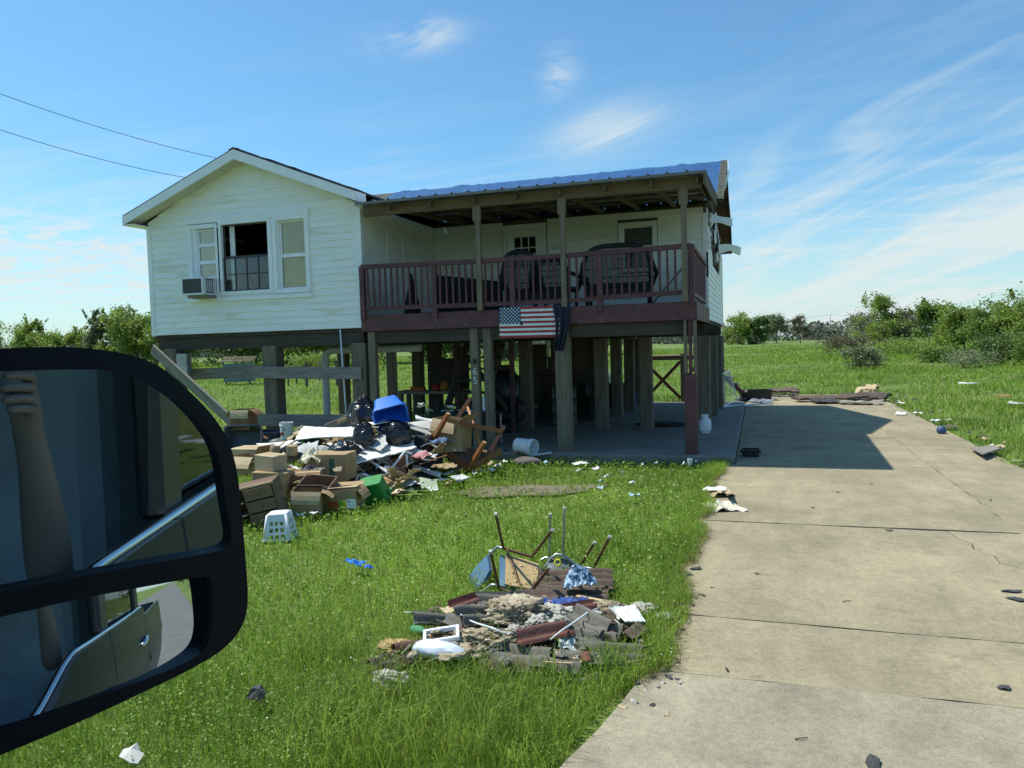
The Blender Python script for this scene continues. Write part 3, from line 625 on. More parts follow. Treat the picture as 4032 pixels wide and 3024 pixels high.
for x0, x1 in zip(posts[:-1], posts[1:]):
    for (za, zb, nm, dy) in ((3.46, 3.535, 'top_rail', 0.10), (2.70, 2.775, 'bottom_rail', 0.045)):
        mb = MB(); n = 5
        mb.grid(lambda u, v: (x0 + (x1 - x0) * u, -0.08 + dy * (v - 0.5), zb + sag(x0 + (x1 - x0) * u) + (0.02 if nm == 'bottom_rail' and x0 > 4 else 0)), n, 1, thick=zb - za); mb.build(nm, MAROON, H)
    nb = int(round((x1 - x0) / 0.123))
    for k in range(1, nb):
        xx = x0 + (x1 - x0) * k / nb; mb = MB(); T = TR((xx, -0.10, 3.12 + sag(xx)), 0, random.uniform(-1, 1), 0); mb.cbox((0, 0, 0), (0.036, 0.034, 0.74), 0.004, T); mb.build('baluster', MAROON, H)
for (za, zb, nm, dx) in ((3.46, 3.535, 'top_rail', 0.10), (2.70, 2.775, 'bottom_rail', 0.045)):
    mb = MB(); mb.cbox((5.99, 1.70, (za + zb) / 2), (dx, 3.40, zb - za), 0.006); mb.build(nm, MAROON, H)
for k in range(1, 27):
    mb = MB(); mb.cbox((5.99, 0.0 + 0.126 * k, 3.12), (0.034, 0.036, 0.74), 0.004); mb.build('baluster', MAROON, H)
# --- timber posts under the house
def pile(x, y, w=0.27, z0=0.10, z1=2.31, mat=GREYWOOD, rz=0, d=None):
    mb = MB(); tw = 0.01
    mb.cbox((0, 0, (z1 - z0) / 2), (w, d or w, z1 - z0), 0.012); return mb.build('post', mat, H, T=TR((x, y, z0), 0, random.uniform(-0.4, 0.4), rz))
for (x, y) in ((-4.46, 0.16), (-2.1, 0.16), (-0.14, 0.16)): pile(x, y, 0.30, z1=2.10)
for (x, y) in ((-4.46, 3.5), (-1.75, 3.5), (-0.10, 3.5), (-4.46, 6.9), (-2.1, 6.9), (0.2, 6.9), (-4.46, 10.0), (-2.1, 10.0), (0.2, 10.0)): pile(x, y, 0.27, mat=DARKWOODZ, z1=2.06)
pile(0.16, 0.04, 0.14, mat=BROWNZ, z1=2.30); p66 = pile(2.19, 0.06, 0.15, mat=BROWNZ, z1=2.30); pile(2.42, 0.10, 0.15, mat=GREYWOOD, z1=2.30)
pile(3.80, 0.08, 0.24, z1=2.30); 
for (x, y) in ((2.1, 3.45), (3.79, 3.4), (5.93, 3.45), (2.0, 6.6), (3.62, 6.3), (5.93, 6.4), (2.0, 10.0), (3.66, 9.8), (5.95, 10.05), (4.75, 3.45), (3.68, 7.9), (5.98, 8.3)): pile(x, y, 0.26, z1=2.06)
pile(5.95, -0.02, 0.20, mat=MAROON, z1=1.42); 
for dx in (-0.075, 0.0, 0.08): pile(5.95 + dx, -0.02, 0.055, mat=MAROON if dx == 0 else BROWNZ, z0=1.425, z1=2.30, d=0.12)
for yy, x0, x1 in ((0.16, -W + 0.05, -0.05), (3.45, -W + 0.05, L - 0.05), (6.7, -W + 0.05, L - 0.05), (10.0, -W + 0.05, L - 0.05)):
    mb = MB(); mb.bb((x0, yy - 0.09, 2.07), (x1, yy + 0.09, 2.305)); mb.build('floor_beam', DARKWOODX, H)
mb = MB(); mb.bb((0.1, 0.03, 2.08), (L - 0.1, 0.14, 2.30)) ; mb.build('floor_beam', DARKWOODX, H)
# bracing boards nailed across the wing posts
mb = MB(); mb.cbox((0, 0, 0), (2.40, 0.04, 0.23), 0.004); mb.build('brace_board', GREYWOODX, H, T=TR((-1.27, -0.03, 1.56), 0, 1.2, 0))
mb = MB(); mb.cbox((0, 0, 0), (2.30, 0.04, 0.23), 0.004); mb.build('brace_board', GREYWOODX, H, T=TR((-3.30, 0.36, 1.58), 0, -1.5, 0))
mb = MB(); mb.cbox((0, 0, 0), (2.25, 0.04, 0.24), 0.004); mb.build('brace_board', GREYWOODX, H, T=TR((-1.28, -0.04, 0.64), 0, 0.6, 0))
# drain pipe with an elbow, thin conduit, meter box
PXX = PY(1287, 1600, 1.2).x; PZT = PY(1300, 1380, 1.2).z - 0.20
a_ = [(PXX, 1.2, -0.05), (PXX, 1.2, PZT)] + [(PXX + 0.2 * (1 - math.cos(t)), 1.2, PZT + 0.2 * math.sin(t)) for t in (0.3, 0.6, 0.9, 1.2, 1.57)] + [(0.6, 1.2, PZT + 0.20)]
mb = MB(); mb.tube(a_, 0.075, 14); mb.build('drain_pipe', PVC, H, 40)
for zz in (PZT - 0.02,): mb = MB(); mb.tube([(PXX, 1.2, zz - 0.05), (PXX, 1.2, zz + 0.05)], 0.088, 14); mb.build('pipe_collar', PVC, H, 40)
mb = MB(); mb.tube([(-0.42, 0.0, 0.1), (-0.46, 0.0, 1.2), (-0.50, 0.0, 2.37)], 0.016, 8); mb.build('conduit', PVC, H, True)
mb = MB(); mb.cbox((-4.12, 0.0, 1.78), (0.26, 0.14, 0.42), 0.01); mb.build('meter_box', METAL, H)
# house number and a small plate on the porch post
for tx, zz in (('6', 1.52), ('5', 1.36)):
    me = text_mesh(tx, 0.19, 0.003); me.materials.append(M('number_white', (0.62, 0.63, 0.62), 0.5, 0.05)); link('house_number', me, H, TR((2.19, -0.021, zz), 90, 0, 0))
mb = MB(); mb.bb((2.155, -0.022, 1.66), (2.235, -0.016, 1.75)); mb.build('post_plate', BLACKM, H)
# porch stairs climbing under the deck
def stairs():
    for sx in (0.95, 1.75):
        mb = MB(); T = frame((sx, 1.0, 0.12), (0.0, 2.2, 2.2), (1, 0, 0)); mb.bb((0, -0.02, -0.12), (2.95, 0.02, 0.12), T); mb.build('stair_stringer', DARKWOODZ, H)
    for k in range(9):
        mb = MB(); mb.bb((0.93, 1.05 + 0.235 * k, 0.30 + 0.235 * k), (1.77, 1.30 + 0.235 * k, 0.34 + 0.235 * k)); mb.build('stair_tread', DARKWOODX, H)
stairs()
for (x, z1) in ((0.80, 2.3), (2.05, 2.3)):
    mb = MB(); mb.cbox((x, 2.6, 1.2), (0.09, 0.09, 2.2), 0.006); mb.build('stair_post', MAROON, H)
mb = MB(); T = frame((0.9, 2.6, 1.95), (1.15, 0, -1.5), (0, 1, 0)); mb.bb((0, -0.02, -0.05), (1.7, 0.02, 0.05), T); mb.build('stair_brace', DARKWOODX, H)
# ------------------------------------------------------------------ grass, weeds
GRB = M('grass_blade', (0.190, 0.340, 0.034), 0.55, 0.35, 0.55, 0.0, c2=(0.31, 0.46, 0.055), trans=0.5, island=0.30, spec=0.35, third=((0.30, 0.38, 0.08), 0.22, 0.56, 0.80))
CLV = M('clover_leaf', (0.19, 0.34, 0.035), 0.5, 0.3, 0.8, 0.0, c2=(0.27, 0.42, 0.045), trans=0.45, island=0.30, spec=0.4)
STRAW = M('straw_blade', (0.30, 0.25, 0.11), 0.8, 0.25, 2, 0.0, trans=0.3, island=0.25)
def vnoise(x, y, s, seed):
    """cheap smooth value noise, vectorised"""
    r_ = np.random.default_rng(seed); T_ = r_.random((64, 64))
    u = x * s + 100; v = y * s + 100; i = np.floor(u).astype(int); j = np.floor(v).astype(int); fu = u - i; fv = v - j
    fu = fu * fu * (3 - 2 * fu); fv = fv * fv * (3 - 2 * fv); g_ = lambda a, b: T_[a % 64, b % 64]
    return (g_(i, j) * (1 - fu) + g_(i + 1, j) * fu) * (1 - fv) + (g_(i, j + 1) * (1 - fu) + g_(i + 1, j + 1) * fu) * fv
def lawn_ok(x, y):
    n1 = vnoise(x, y, 1.6, 1) - 0.5; n2 = vnoise(x, y, 5.0, 2) - 0.5
    left = 6.43 + 0.10 * n1 * 2 + 0.09 * n2 - 0.75 * np.clip((-8.3 - y) / 2.2, 0, 1)
    left = np.where(y > -0.4, 6.0, left)
    right = 10.55 + 0.25 * n1 + 0.12 * n2 + 0.7 * np.clip((-8 - y) / 3, 0, 1)
    ok = ~((x > left) & (x < right) & (y > -11.5) & (y < 14.65))
    ok &= ~((x > -0.38 + 0.1 * n2) & (x < 6.75) & (y > -0.20 + 0.16 * n1 + 0.12 * n2) & (y < 10.65))
    ok &= y > -11.25 + 0.2 * n1
    e = ((x - 3.95) * 0.96 + (y + 2.85) * 0.28) ** 2 / 1.0 + (-(x - 3.95) * 0.33 + (y + 2.80) * 0.94) ** 2 / 0.11
    ok &= (e > 0.40 + 2.2 * n2) | (rng.random(len(x)) < 0.25)
    ok &= (((x - 5.62) / 0.62) ** 2 + ((y + 7.95) / 0.62) ** 2 > 0.80 + n2 * 0.9) | (rng.random(len(x)) < 0.10)
    ok &= ((x - 1.6) / 1.05) ** 2 + ((y + 2.9) / 1.6) ** 2 > 0.9 + n2 * 0.5
    return ok
def wedge(n, r0, r1, a0=-0.98, a1=0.62):
    """points round the camera, evenly spread in log distance (a field seen in perspective)"""
    r = np.exp(rng.uniform(math.log(r0), math.log(r1), n)); a = rng.uniform(a0, a1, n) + math.atan2(FW.x, FW.y) + 0.0
    return CAMP.x + r * np.sin(a), CAMP.y + r * np.cos(a), r
def blades(name, x, y, h, w, lean, mat, z0=-0.03):
    n = len(x); az = rng.uniform(0, 2 * math.pi, n); la = rng.uniform(0, 2 * math.pi, n); ln = lean * rng.uniform(0.3, 1.0, n) * h
    wx, wy = np.cos(az) * w / 2, np.sin(az) * w / 2; lx, ly = np.cos(la) * ln, np.sin(la) * ln
    z0 = np.full(n, z0) if np.isscalar(z0) else z0
    V = np.zeros((n, 5, 3), np.float32)
    V[:, 0] = np.stack([x - wx, y - wy, z0], 1); V[:, 1] = np.stack([x + wx, y + wy, z0], 1)
    k = 0.75
    V[:, 2] = np.stack([x + wx * k + lx * 0.3, y + wy * k + ly * 0.3, z0 + h * 0.62], 1); V[:, 3] = np.stack([x - wx * k + lx * 0.3, y - wy * k + ly * 0.3, z0 + h * 0.62], 1)
    V[:, 4] = np.stack([x + lx, y + ly, z0 + h * (1.0 - 0.25 * (ln / np.maximum(h, 1e-6)) ** 2)], 1)
    b = np.arange(n) * 5
    F4 = np.stack([b, b + 1, b + 2, b + 3], 1); F3 = np.stack([b + 3, b + 2, b + 4], 1)
    return struct(link(name, npmesh(name, V.reshape(-1, 3), F4, F3, mat)), 'stuff')
def gz(x, y):
    r = np.hypot(x - CAMP.x, y - CAMP.y); out = np.full(len(x), -0.045)
    far = np.where(r > 30)[0]
    for i in far: out[i] += min(1, (r[i] - 30) / 60) * 0.22 * mnoise.noise((x[i] * 0.045, y[i] * 0.045, 3)) - 0.02
    return out
def grow():
    x, y, r = wedge(400000, 3.0, 170); k = lawn_ok(x, y); x, y, r = x[k], y[k], r[k]
    # trampled and shaded ground under the wing grows thinner
    n1 = vnoise(x, y, 0.7, 5); n2 = vnoise(x, y, 2.3, 6); nf = vnoise(x, y, 0.12, 8)
    h = 0.045 + 0.075 * n1 + 0.055 * n2 + 0.05 * np.clip((-8.2 - y) / 2, 0, 1) * (0.4 + n2)
    field = np.clip((y - 14) / 12, 0, 1) ; h = h * (1 - field) + field * (0.07 + 0.22 * nf * n1 + 0.04 * n2)
    right = np.clip((x - 10.4) / 2.0, 0, 1) * np.clip((y + 2) / 4, 0, 1); h = h + right * 0.07 * n1
    h = h * rng.uniform(0.55, 1.25, len(x)) * (1 + 0.004 * r)
    w = np.clip(0.0008 * r, 0.0035, 0.10) * rng.uniform(0.7, 1.3, len(x))
    blades('lawn_grass', x, y, h, w, 0.75, GRB, gz(x, y))
    # long coarse grass at the roadside and along the drive
    n = 16000; x = rng.uniform(2.5, 6.6, n); y = rng.uniform(-10.6, -7.6, n); t = vnoise(x, y, 1.4, 11); k = lawn_ok(x, y) & (t > 0.42); x, y = x[k], y[k]
    blades('tall_grass', x, y, rng.uniform(0.10, 0.30, len(x)) , rng.uniform(0.004, 0.008, len(x)), 1.1, GRB, -0.04)
    n = 12000; y = rng.uniform(-8.6, -0.3, n); x = 6.40 + rng.normal(0, 0.10, n); k = lawn_ok(x, y); x, y = x[k], y[k]
    blades('edge_grass', x, y, rng.uniform(0.06, 0.20, len(x)), rng.uniform(0.004, 0.008, len(x)), 1.0, GRB, -0.03)
    n = 9000; y = rng.uniform(-9.2, -1.0, n); x = 6.41 + rng.normal(0, 0.07, n); k = lawn_ok(x - 0.05, y); x, y = x[k], y[k]
    blades('dry_edge_grass', x, y, rng.uniform(0.03, 0.12, len(x)), rng.uniform(0.003, 0.006, len(x)), 1.3, STRAW, -0.01)
    x, y, r = wedge(22000, 3.0, 60); t = vnoise(x, y, 0.55, 31); k = lawn_ok(x, y) & (t > 0.58); x, y, r = x[k], y[k], r[k]
    blades('dead_grass', x, y, rng.uniform(0.04, 0.12, len(x)), np.clip(0.0009 * r, 0.0035, 0.05), 1.1, STRAW, -0.03)
    # low broad-leaved weeds through the lawn
    x, y, r = wedge(70000, 3.0, 14); t = vnoise(x, y, 0.9, 21); k = lawn_ok(x, y) & (t + 0.25 * vnoise(x, y, 3, 22) > 0.46); x, y, r = x[k], y[k], r[k]; n = len(x)
    s = np.clip(0.0016 * r, 0.005, 0.02) * rng.uniform(0.6, 1.4, n); a = rng.uniform(0, 6.283, n); tl = rng.normal(0, 0.45, (n, 2)); zc = rng.uniform(0.0, 0.085, n) * (0.5 + t[k])
    ux, uy = np.cos(a) * s, np.sin(a) * s; V = np.zeros((n, 4, 3), np.float32)
    for q, (cu, cv) in enumerate(((1, 0), (0, 0.8), (-1, 0), (0, -0.8))):
        px, py = ux * cu - uy * cv, uy * cu + ux * cv; V[:, q] = np.stack([x + px, y + py, zc + px * tl[:, 0] + py * tl[:, 1]], 1)
    struct(link('lawn_weeds', npmesh('lawn_weeds', V.reshape(-1, 3), np.arange(n * 4).reshape(-1, 4), None, CLV)), 'stuff')
    # tiny white flowers
    x, y, r = wedge(240, 3.2, 9); t = vnoise(x, y, 0.9, 21); k = lawn_ok(x, y) & (t > 0.45); x, y, r = x[k], y[k], r[k]; n = len(x); V = []; F = []
    for i in range(n):
        s_ = 0.0045 * random.uniform(0.6, 1.3); z_ = random.uniform(0.05, 0.12); o = len(V)
        V += [(x[i] + s_, y[i], z_), (x[i], y[i] + s_, z_), (x[i] - s_, y[i], z_), (x[i], y[i] - s_, z_), (x[i], y[i], z_ + s_)]; F += [(o, o + 1, o + 4), (o + 1, o + 2, o + 4), (o + 2, o + 3, o + 4), (o + 3, o, o + 4)]
    struct(link('white_flowers', npmesh('white_flowers', V, None, F, M('petal', (0.75, 0.76, 0.70), 0.6, 0.05, bump=0)))  , 'stuff')
grow()

# ------------------------------------------------------------------ trees and shrubs
BARK = M('bark', (0.11, 0.09, 0.07), 0.9, 0.35, 6, 0.6, 20, st=(4, 4, 0.6))
LEAF = [M('leaf_mid', (0.16, 0.26, 0.05), 0.55, 0.35, 0.5, 0, c2=(0.24, 0.34, 0.07), trans=0.40, island=0.30),  # leaf colours lightened in place of distance haze
        M('leaf_dark', (0.11, 0.19, 0.05), 0.55, 0.35, 0.5, 0, c2=(0.17, 0.26, 0.065), trans=0.35, island=0.30),
        M('leaf_light', (0.23, 0.33, 0.06), 0.55, 0.3, 0.5, 0, c2=(0.32, 0.41, 0.08), trans=0.45, island=0.28),
        M('leaf_grey', (0.19, 0.23, 0.12), 0.6, 0.3, 0.5, 0, c2=(0.26, 0.30, 0.15), trans=0.35, island=0.28),
        M('leaf_brown', (0.18, 0.165, 0.10), 0.7, 0.3, 0.5, 0, c2=(0.22, 0.20, 0.12), trans=0.3, island=0.28)]
def leaves(pts, size, elong=1.6, wind=None):
    n = len(pts); u = rng.normal(size=(n, 3)); u[:, 2] *= 0.6
    if wind is not None: u += np.array(wind) * 1.2
    u /= np.linalg.norm(u, axis=1)[:, None]; w = rng.normal(size=(n, 3)); v = np.cross(u, w); v /= np.linalg.norm(v, axis=1)[:, None]
    s = size * rng.uniform(0.6, 1.35, n)[:, None]; V = np.zeros((n, 4, 3), np.float32)
    V[:, 0] = pts - u * s * elong * 0.5; V[:, 1] = pts + v * s * 0.5; V[:, 2] = pts + u * s * elong * 0.5; V[:, 3] = pts - v * s * 0.5
    return V.reshape(-1, 3), np.arange(n * 4).reshape(-1, 4)
def tree(loc, h, rad, kind, label, nm='broadleaf_tree', n=7000, leaf=0.16, trunk=True, seed=0, gap=0.5, wind=None, low=0.15, group=None, cat='tree', spiky=0.0, stems=1):
    rs = random.Random(seed); t = thing(nm, label, cat, Matrix.Translation(Vector(loc)), group)
    mb = MB(); tips = []
    for sidx in range(stems):
        a0 = rs.uniform(0, 6.28); bx, by = (0, 0) if stems == 1 else (rad * 0.35 * math.cos(a0), rad * 0.35 * math.sin(a0))
        tr_ = 0.045 * h * (0.6 if stems > 1 else 0.8) * 0.5
        top = Vector((bx * 1.6 + rs.uniform(-0.1, 0.1) * h, by * 1.6 + rs.uniform(-0.1, 0.1) * h, h * 0.82)); p0 = Vector((bx, by, -0.15))
        path = [p0.lerp(top, q) + Vector((rs.uniform(-1, 1), rs.uniform(-1, 1), 0)) * 0.03 * h * (q > 0) for q in (0, 0.2, 0.4, 0.6, 0.8, 1)]
        mb.tube(path, [tr_ * (1 - 0.85 * q) for q in (0, 0.2, 0.4, 0.6, 0.8, 1)], 7)
        for k in range(9):
            q = rs.uniform(0.22, 0.95); base = p0.lerp(top, q); a = rs.uniform(0, 6.28); ln = rad * rs.uniform(0.55, 1.05) * (1 - 0.45 * q)
            tip = base + Vector((math.cos(a) * ln, math.sin(a) * ln, ln * rs.uniform(0.2, 0.9))); 
            if tip.z > h: tip.z = h * rs.uniform(0.9, 1.0)
            mid = base.lerp(tip, 0.5) + Vector((0, 0, 0.06 * ln)); mb.tube([base, mid, tip], [tr_ * 0.45 * (1 - q * 0.6), tr_ * 0.28 * (1 - q * 0.5), tr_ * 0.08], 5); tips += [mid, tip, base.lerp(tip, 0.75)]
        tips.append(top)
    mb.build('trunk', BARK, t, True)
    # crown: leaf clumps round the branch tips and through the volume, with holes between them
    cl = []
    for p in tips: cl.append((p, rad * rs.uniform(0.20, 0.36)))
    for k in range(26): 
        a = rs.uniform(0, 6.28); q = rs.uniform(low, 0.95); rr_ = rad * math.sin(math.pi * min(1, 0.18 + 0.8 * q)) * rs.uniform(0.3, 0.95); cl.append((Vector((math.cos(a) * rr_, math.sin(a) * rr_, h * q)), rad * rs.uniform(0.12, 0.30)))
    for k in range(int(8 * spiky)):
        a = rs.uniform(0, 6.28); rr_ = rad * rs.uniform(0, 0.8); b0 = Vector((math.cos(a) * rr_, math.sin(a) * rr_, h * rs.uniform(0.75, 0.95)))
        dx, dy = rs.uniform(-0.10, 0.10) * h, rs.uniform(-0.10, 0.10) * h; hh_ = rs.uniform(0.10, 0.22) * h
        for q in range(7): cl.append((b0 + Vector((dx * q / 7, dy * q / 7, hh_ * q / 7)), rad * 0.075 * (1.15 - q / 9)))
    P = []; wts = np.array([c[1] ** 2 for c in cl]); wts /= wts.sum(); cnt = rng.multinomial(n, wts)
    for (c, cr), m_ in zip(cl, cnt):
        d = rng.normal(size=(m_, 3)) * cr * 0.52; d[:, 2] *= 0.85
        if wind is not None: d = d + np.outer(np.linalg.norm(d, axis=1) ** 2 / cr, np.array(wind)) 
        P.append(np.array(c) + d)
    P = np.concatenate(P); P = P[P[:, 2] > 0.02 * h]
    f_ = 2.6 / rad; keep = np.array([mnoise.noise((p[0] * f_ + seed, p[1] * f_, p[2] * f_)) < 0.16 for p in P]); P = P[keep]
    V, F = leaves(P, leaf, wind=wind); o = link('crown', npmesh('crown', V, F, None, LEAF[kind]), t); return t
def shrub(loc, h, rad, kind, label, n=3000, leaf=0.10, seed=0, group=None, nm='shrub', cat='shrub'):
    return tree(loc, h, rad, kind, label, nm, n, leaf, True, seed, low=0.03, group=group, cat=cat, stems=4)
def at(px, py): p = PZ(px, py, -0.1); return (p.x, p.y, -0.12)
# right of the house, from the far ones to the near ones
GT = 'trees at the edge of the field'
tree(at(2905, 1358), 8.4, 5.0, 2, 'bright green spreading tree in the far clump beside the house', n=11000, leaf=0.30, seed=1, group=GT, low=0.05)
tree(at(2975, 1356), 7.0, 4.6, 1, 'dark rounded tree in the far clump beside the bright green one', n=11000, leaf=0.30, seed=2, group=GT, low=0.02)
tree(at(3058, 1352), 8.8, 4.6, 3, 'grey green tree with a bare forked trunk, far across the field', n=7000, leaf=0.28, seed=3, group=GT, low=0.4)
tree(at(3153, 1353), 7.4, 2.9, 4, 'small brownish tree on a thin bare trunk near the utility pole', n=4000, leaf=0.24, seed=4, group=GT, low=0.4)
tree(at(3455, 1386), 6.4, 2.7, 2, 'pale feathery tree with a slim light trunk in the field', n=9000, leaf=0.14, seed=5, group=GT, low=0.22, spiky=0.6)
tree(at(3395, 1372), 5.2, 3.2, 3, 'low grey green bush behind the pale feathery tree', n=9000, leaf=0.14, seed=6, group=GT, low=0.05)
tree(at(3560, 1382), 4.6, 3.2, 4, 'brownish thin scrub tree between the feathery tree and the dark thicket', n=8000, leaf=0.14, seed=7, group=GT, low=0.05)
tree(at(3655, 1392), 4.9, 2.1, 0, 'narrow dark green tree with an upright tuft on top', n=13000, leaf=0.125, seed=8, group=GT, low=0.05, spiky=0.5)
tree(at(3800, 1404), 4.1, 2.1, 2, 'windswept tree with branches blown to one side', n=17000, leaf=0.115, seed=9, group=GT, low=0.05, wind=(-0.75, -0.1, 0.25), spiky=0.4)
tree(at(3935, 1410), 4.3, 2.3, 0, 'dense dark tree behind the round shrub', n=17000, leaf=0.115, seed=10, group=GT, low=0.03, wind=(-0.35, 0, 0.15))
tree(at(4080, 1415), 5.1, 2.5, 2, 'tallest tree at the edge of the right hand thicket', n=17000, leaf=0.115, seed=11, group=GT, low=0.03, wind=(-0.3, 0, 0.1), spiky=0.4)
tree(at(4230, 1412), 5.2, 2.6, 1, 'dark green tree at the outer end of the thicket', n=14000, leaf=0.12, seed=111, group=GT, low=0.03)
GS = 'shrubs in the field'
shrub(at(3960, 1440), 1.75, 1.6, 1, 'round leafy shrub standing before the dark thicket', n=6500, leaf=0.085, seed=12, group=GS)
shrub(at(4110, 1444), 1.6, 1.4, 0, 'spreading shrub beside the round leafy shrub', n=5000, leaf=0.085, seed=13, group=GS)
shrub(at(3390, 1458), 1.25, 1.1, 3, 'grey green bush standing alone in the mown field', n=4200, leaf=0.08, seed=14, group=GS)
shrub(at(3310, 1400), 1.7, 2.2, 4, 'low brown bramble patch below the utility pole', n=4200, leaf=0.11, seed=15, group=GS)
shrub(at(3700, 1432), 1.15, 1.3, 0, 'low green bush below the narrow dark tree', n=3800, leaf=0.085, seed=16, group=GS)
shrub(at(3600, 1405), 0.9, 3.2, 2, 'wide bright green bramble bank in the field', n=5200, leaf=0.10, seed=17, group=GS)
shrub(at(3560, 1400), 1.6, 1.0, 1, 'small dark bush on the bright bramble bank', n=2500, leaf=0.10, seed=18, group=GS)
shrub(at(3800, 1450), 0.8, 1.6, 3, 'low grey weedy clump in front of the windswept tree', n=2600, leaf=0.07, seed=19, group=GS)
# left of and behind the house
GL = 'trees behind the house'
left = [(-60, 1452, 6.6, 2.8, 0, 'tall ragged tree beside the truck mirror', 0.8), (150, 1450, 5.2, 2.6, 2, 'light green bushy tree above the truck mirror', 1.0), (300, 1448, 3.9, 2.6, 2, 'low light green tree between two ragged ones', 0.3),
        (390, 1448, 5.6, 1.5, 3, 'thin bare topped grey tree behind the mirror', 0.8), (500, 1446, 5.9, 2.6, 2, 'bushy tree with upright shoots close to the house corner', 1.0), (600, 1444, 4.7, 2.8, 0, 'green tree half hidden by the house corner', 0.4),
        (740, 1444, 4.6, 3.2, 0, 'wide green tree seen under the house behind the braces', 0.2), (880, 1442, 4.6, 3.2, 1, 'dark green tree behind the small shed', 0.2), (1010, 1440, 4.4, 3.0, 0, 'mid green tree behind the wing posts', 0.2),
        (1150, 1440, 4.4, 3.2, 1, 'dark broad tree behind the white drain pipe', 0.2), (1290, 1440, 4.4, 3.2, 2, 'light green tree behind the white drain pipe', 0.2), (1440, 1436, 4.4, 3.4, 2, 'bright green tree seen past the work bench', 0.2), (1600, 1434, 4.4, 3.4, 0, 'green tree seen through the porch stairs', 0.2),
        (1780, 1428, 4.4, 3.6, 0, 'green tree seen behind the leaning boards', 0.2), (1960, 1420, 4.4, 3.6, 3, 'grey green tree seen behind the leaning boards', 0.2), (2150, 1410, 4.6, 3.8, 3, 'grey green tree seen beside the covered grill', 0.2), (2330, 1400, 4.2, 3.8, 0, 'green tree seen above the covered grill', 0.2)]
for k, (px, py, hh, rr_, kd, lb, sp) in enumerate(left):
    tree(at(px, py), hh * 1.80, rr_ * 1.6, (2 if kd in (0, 2) else 3) if k < 6 else kd, lb, n=15000, leaf=0.25, seed=40 + k, group=GL, low=0.03, spiky=sp, stems=2)
for k, (px, py, hh, rr_) in enumerate(((1230, 1470, 1.5, 2.0), (1440, 1476, 1.3, 1.6), (1370, 1466, 1.6, 2.0), (560, 1470, 1.2, 1.5), (720, 1468, 1.2, 1.6))):
    shrub(at(px, py), hh, rr_, 2, ['bright yellow green bramble behind the drain pipe', 'bright yellow green bramble past the work bench', 'bright bramble between drain pipe and work bench', 'low bright bramble beside the mirror edge', 'low bright bramble behind the meter box'][k], n=3500, leaf=0.13, seed=80 + k, group='brambles behind the house')
# wood on the horizon: one mass
def far_wood():
    P = []
    for k in range(900):
        a = rng.uniform(-1.25, 0.95) + math.atan2(FW.x, FW.y); r_ = rng.uniform(330, 460); hh = rng.uniform(5, 9); rd = rng.uniform(3, 7)
        c = np.array([CAMP.x + r_ * math.sin(a), CAMP.y + r_ * math.cos(a), 0]); m_ = 60; d = rng.normal(size=(m_, 3)); d /= np.linalg.norm(d, axis=1)[:, None]; d *= np.array([rd, rd, hh * 0.55]); P.append(c + d + np.array([0, 0, hh * 0.45]))
    P = np.concatenate(P); V, F = leaves(P, 1.25); struct(link('distant_woodland', npmesh('distant_woodland', V, F, None, M('leaf_far', (0.17, 0.18, 0.14), 0.8, 0.3, 0.05, 0, c2=(0.20, 0.23, 0.17), trans=0.25, island=0.25))), 'stuff')
far_wood()
# ------------------------------------------------------------------ utility pole and wires
WIREM = M('wire_black', (0.02, 0.02, 0.02), 0.6, 0.1, bump=0)
pp = PZ(3268, 1336, -0.1)
t = thing('utility_pole', 'tall pale utility pole standing far across the field', 'pole', Matrix.Translation(pp))
mb = MB(); mb.tube([(0, 0, -0.3), (0, 0, 6), (0, 0, 11.8)], [0.40, 0.36, 0.26], 10); mb.build('pole_shaft', M('pale_pole', (0.62, 0.61, 0.60), 0.8, 0.2), t, True)
mb = MB(); mb.cbox((0, 0, 10.9), (2.2, 0.14, 0.14), 0.01); mb.build('cross_arm', M('pale_pole', (0.4, 0.4, 0.4)), t)
for sx in (-1, 0, 1):
    mb = MB(); mb.lathe([(0, 10.97), (0.06, 10.97), (0.08, 11.05), (0.04, 11.15), (0, 11.2)], 8, T=TR((sx * 0.95, 0, 0))); mb.build('insulator', METAL, t)
def wire(name, a, b, sag_, r_, label, cat='wire', group=None):
    a = Vector(a); b = Vector(b); mb = MB(); n = 28
    mb.tube([a.lerp(b, k / n) - Vector((0, 0, sag_ * 4 * (k / n) * (1 - k / n))) for k in range(n + 1)], r_, 5); o = mb.build(name, WIREM, None, True); return tag(o, label, cat, group)
wire('power_line', pp + Vector((-95, 20, 8.0)), pp + Vector((-0.95, 0, 11.0)), 1.8, 0.035, 'thin wire running from the far pole behind the trees on its house side')
wire('power_line', pp + Vector((0.95, 0, 11.0)), pp + Vector((120, -15, 9.2)), 2.4, 0.035, 'thin wire running from the far pole over the thicket')
# service drop: two wires falling to a service pole behind the house
sp = Vector((-1.2, 17.5, 0))
t = thing('service_pole', 'wooden service pole standing behind the house', 'pole', Matrix.Translation(sp)); mb = MB(); mb.tube([(0, 0, -0.3), (0, 0, 5.6)], [0.13, 0.10], 10); mb.build('pole_shaft', GREYWOOD, t, True)
mb = MB(); mb.cbox((0, -0.12, 5.3), (0.12, 0.10, 0.16), 0.01); mb.build('wire_bracket', METAL, t)
for (pa, pb, zz, lb) in (((-420, 205), (850, 622), 5.45, 'upper of two black wires sloping down behind the gable'), ((-420, 360), (735, 700), 5.15, 'lower of two black wires sloping down behind the gable')):
    b = sp + Vector((0, -0.17, zz)); q = pxdir(*pb); # point over the roof line on the same depth as the pole
    b2 = PY(pb[0], pb[1], 15.0); a = PY(pa[0], pa[1], 6.0)
    wire('power_line', a, b2, 0.30, 0.012, lb, group='service wires')
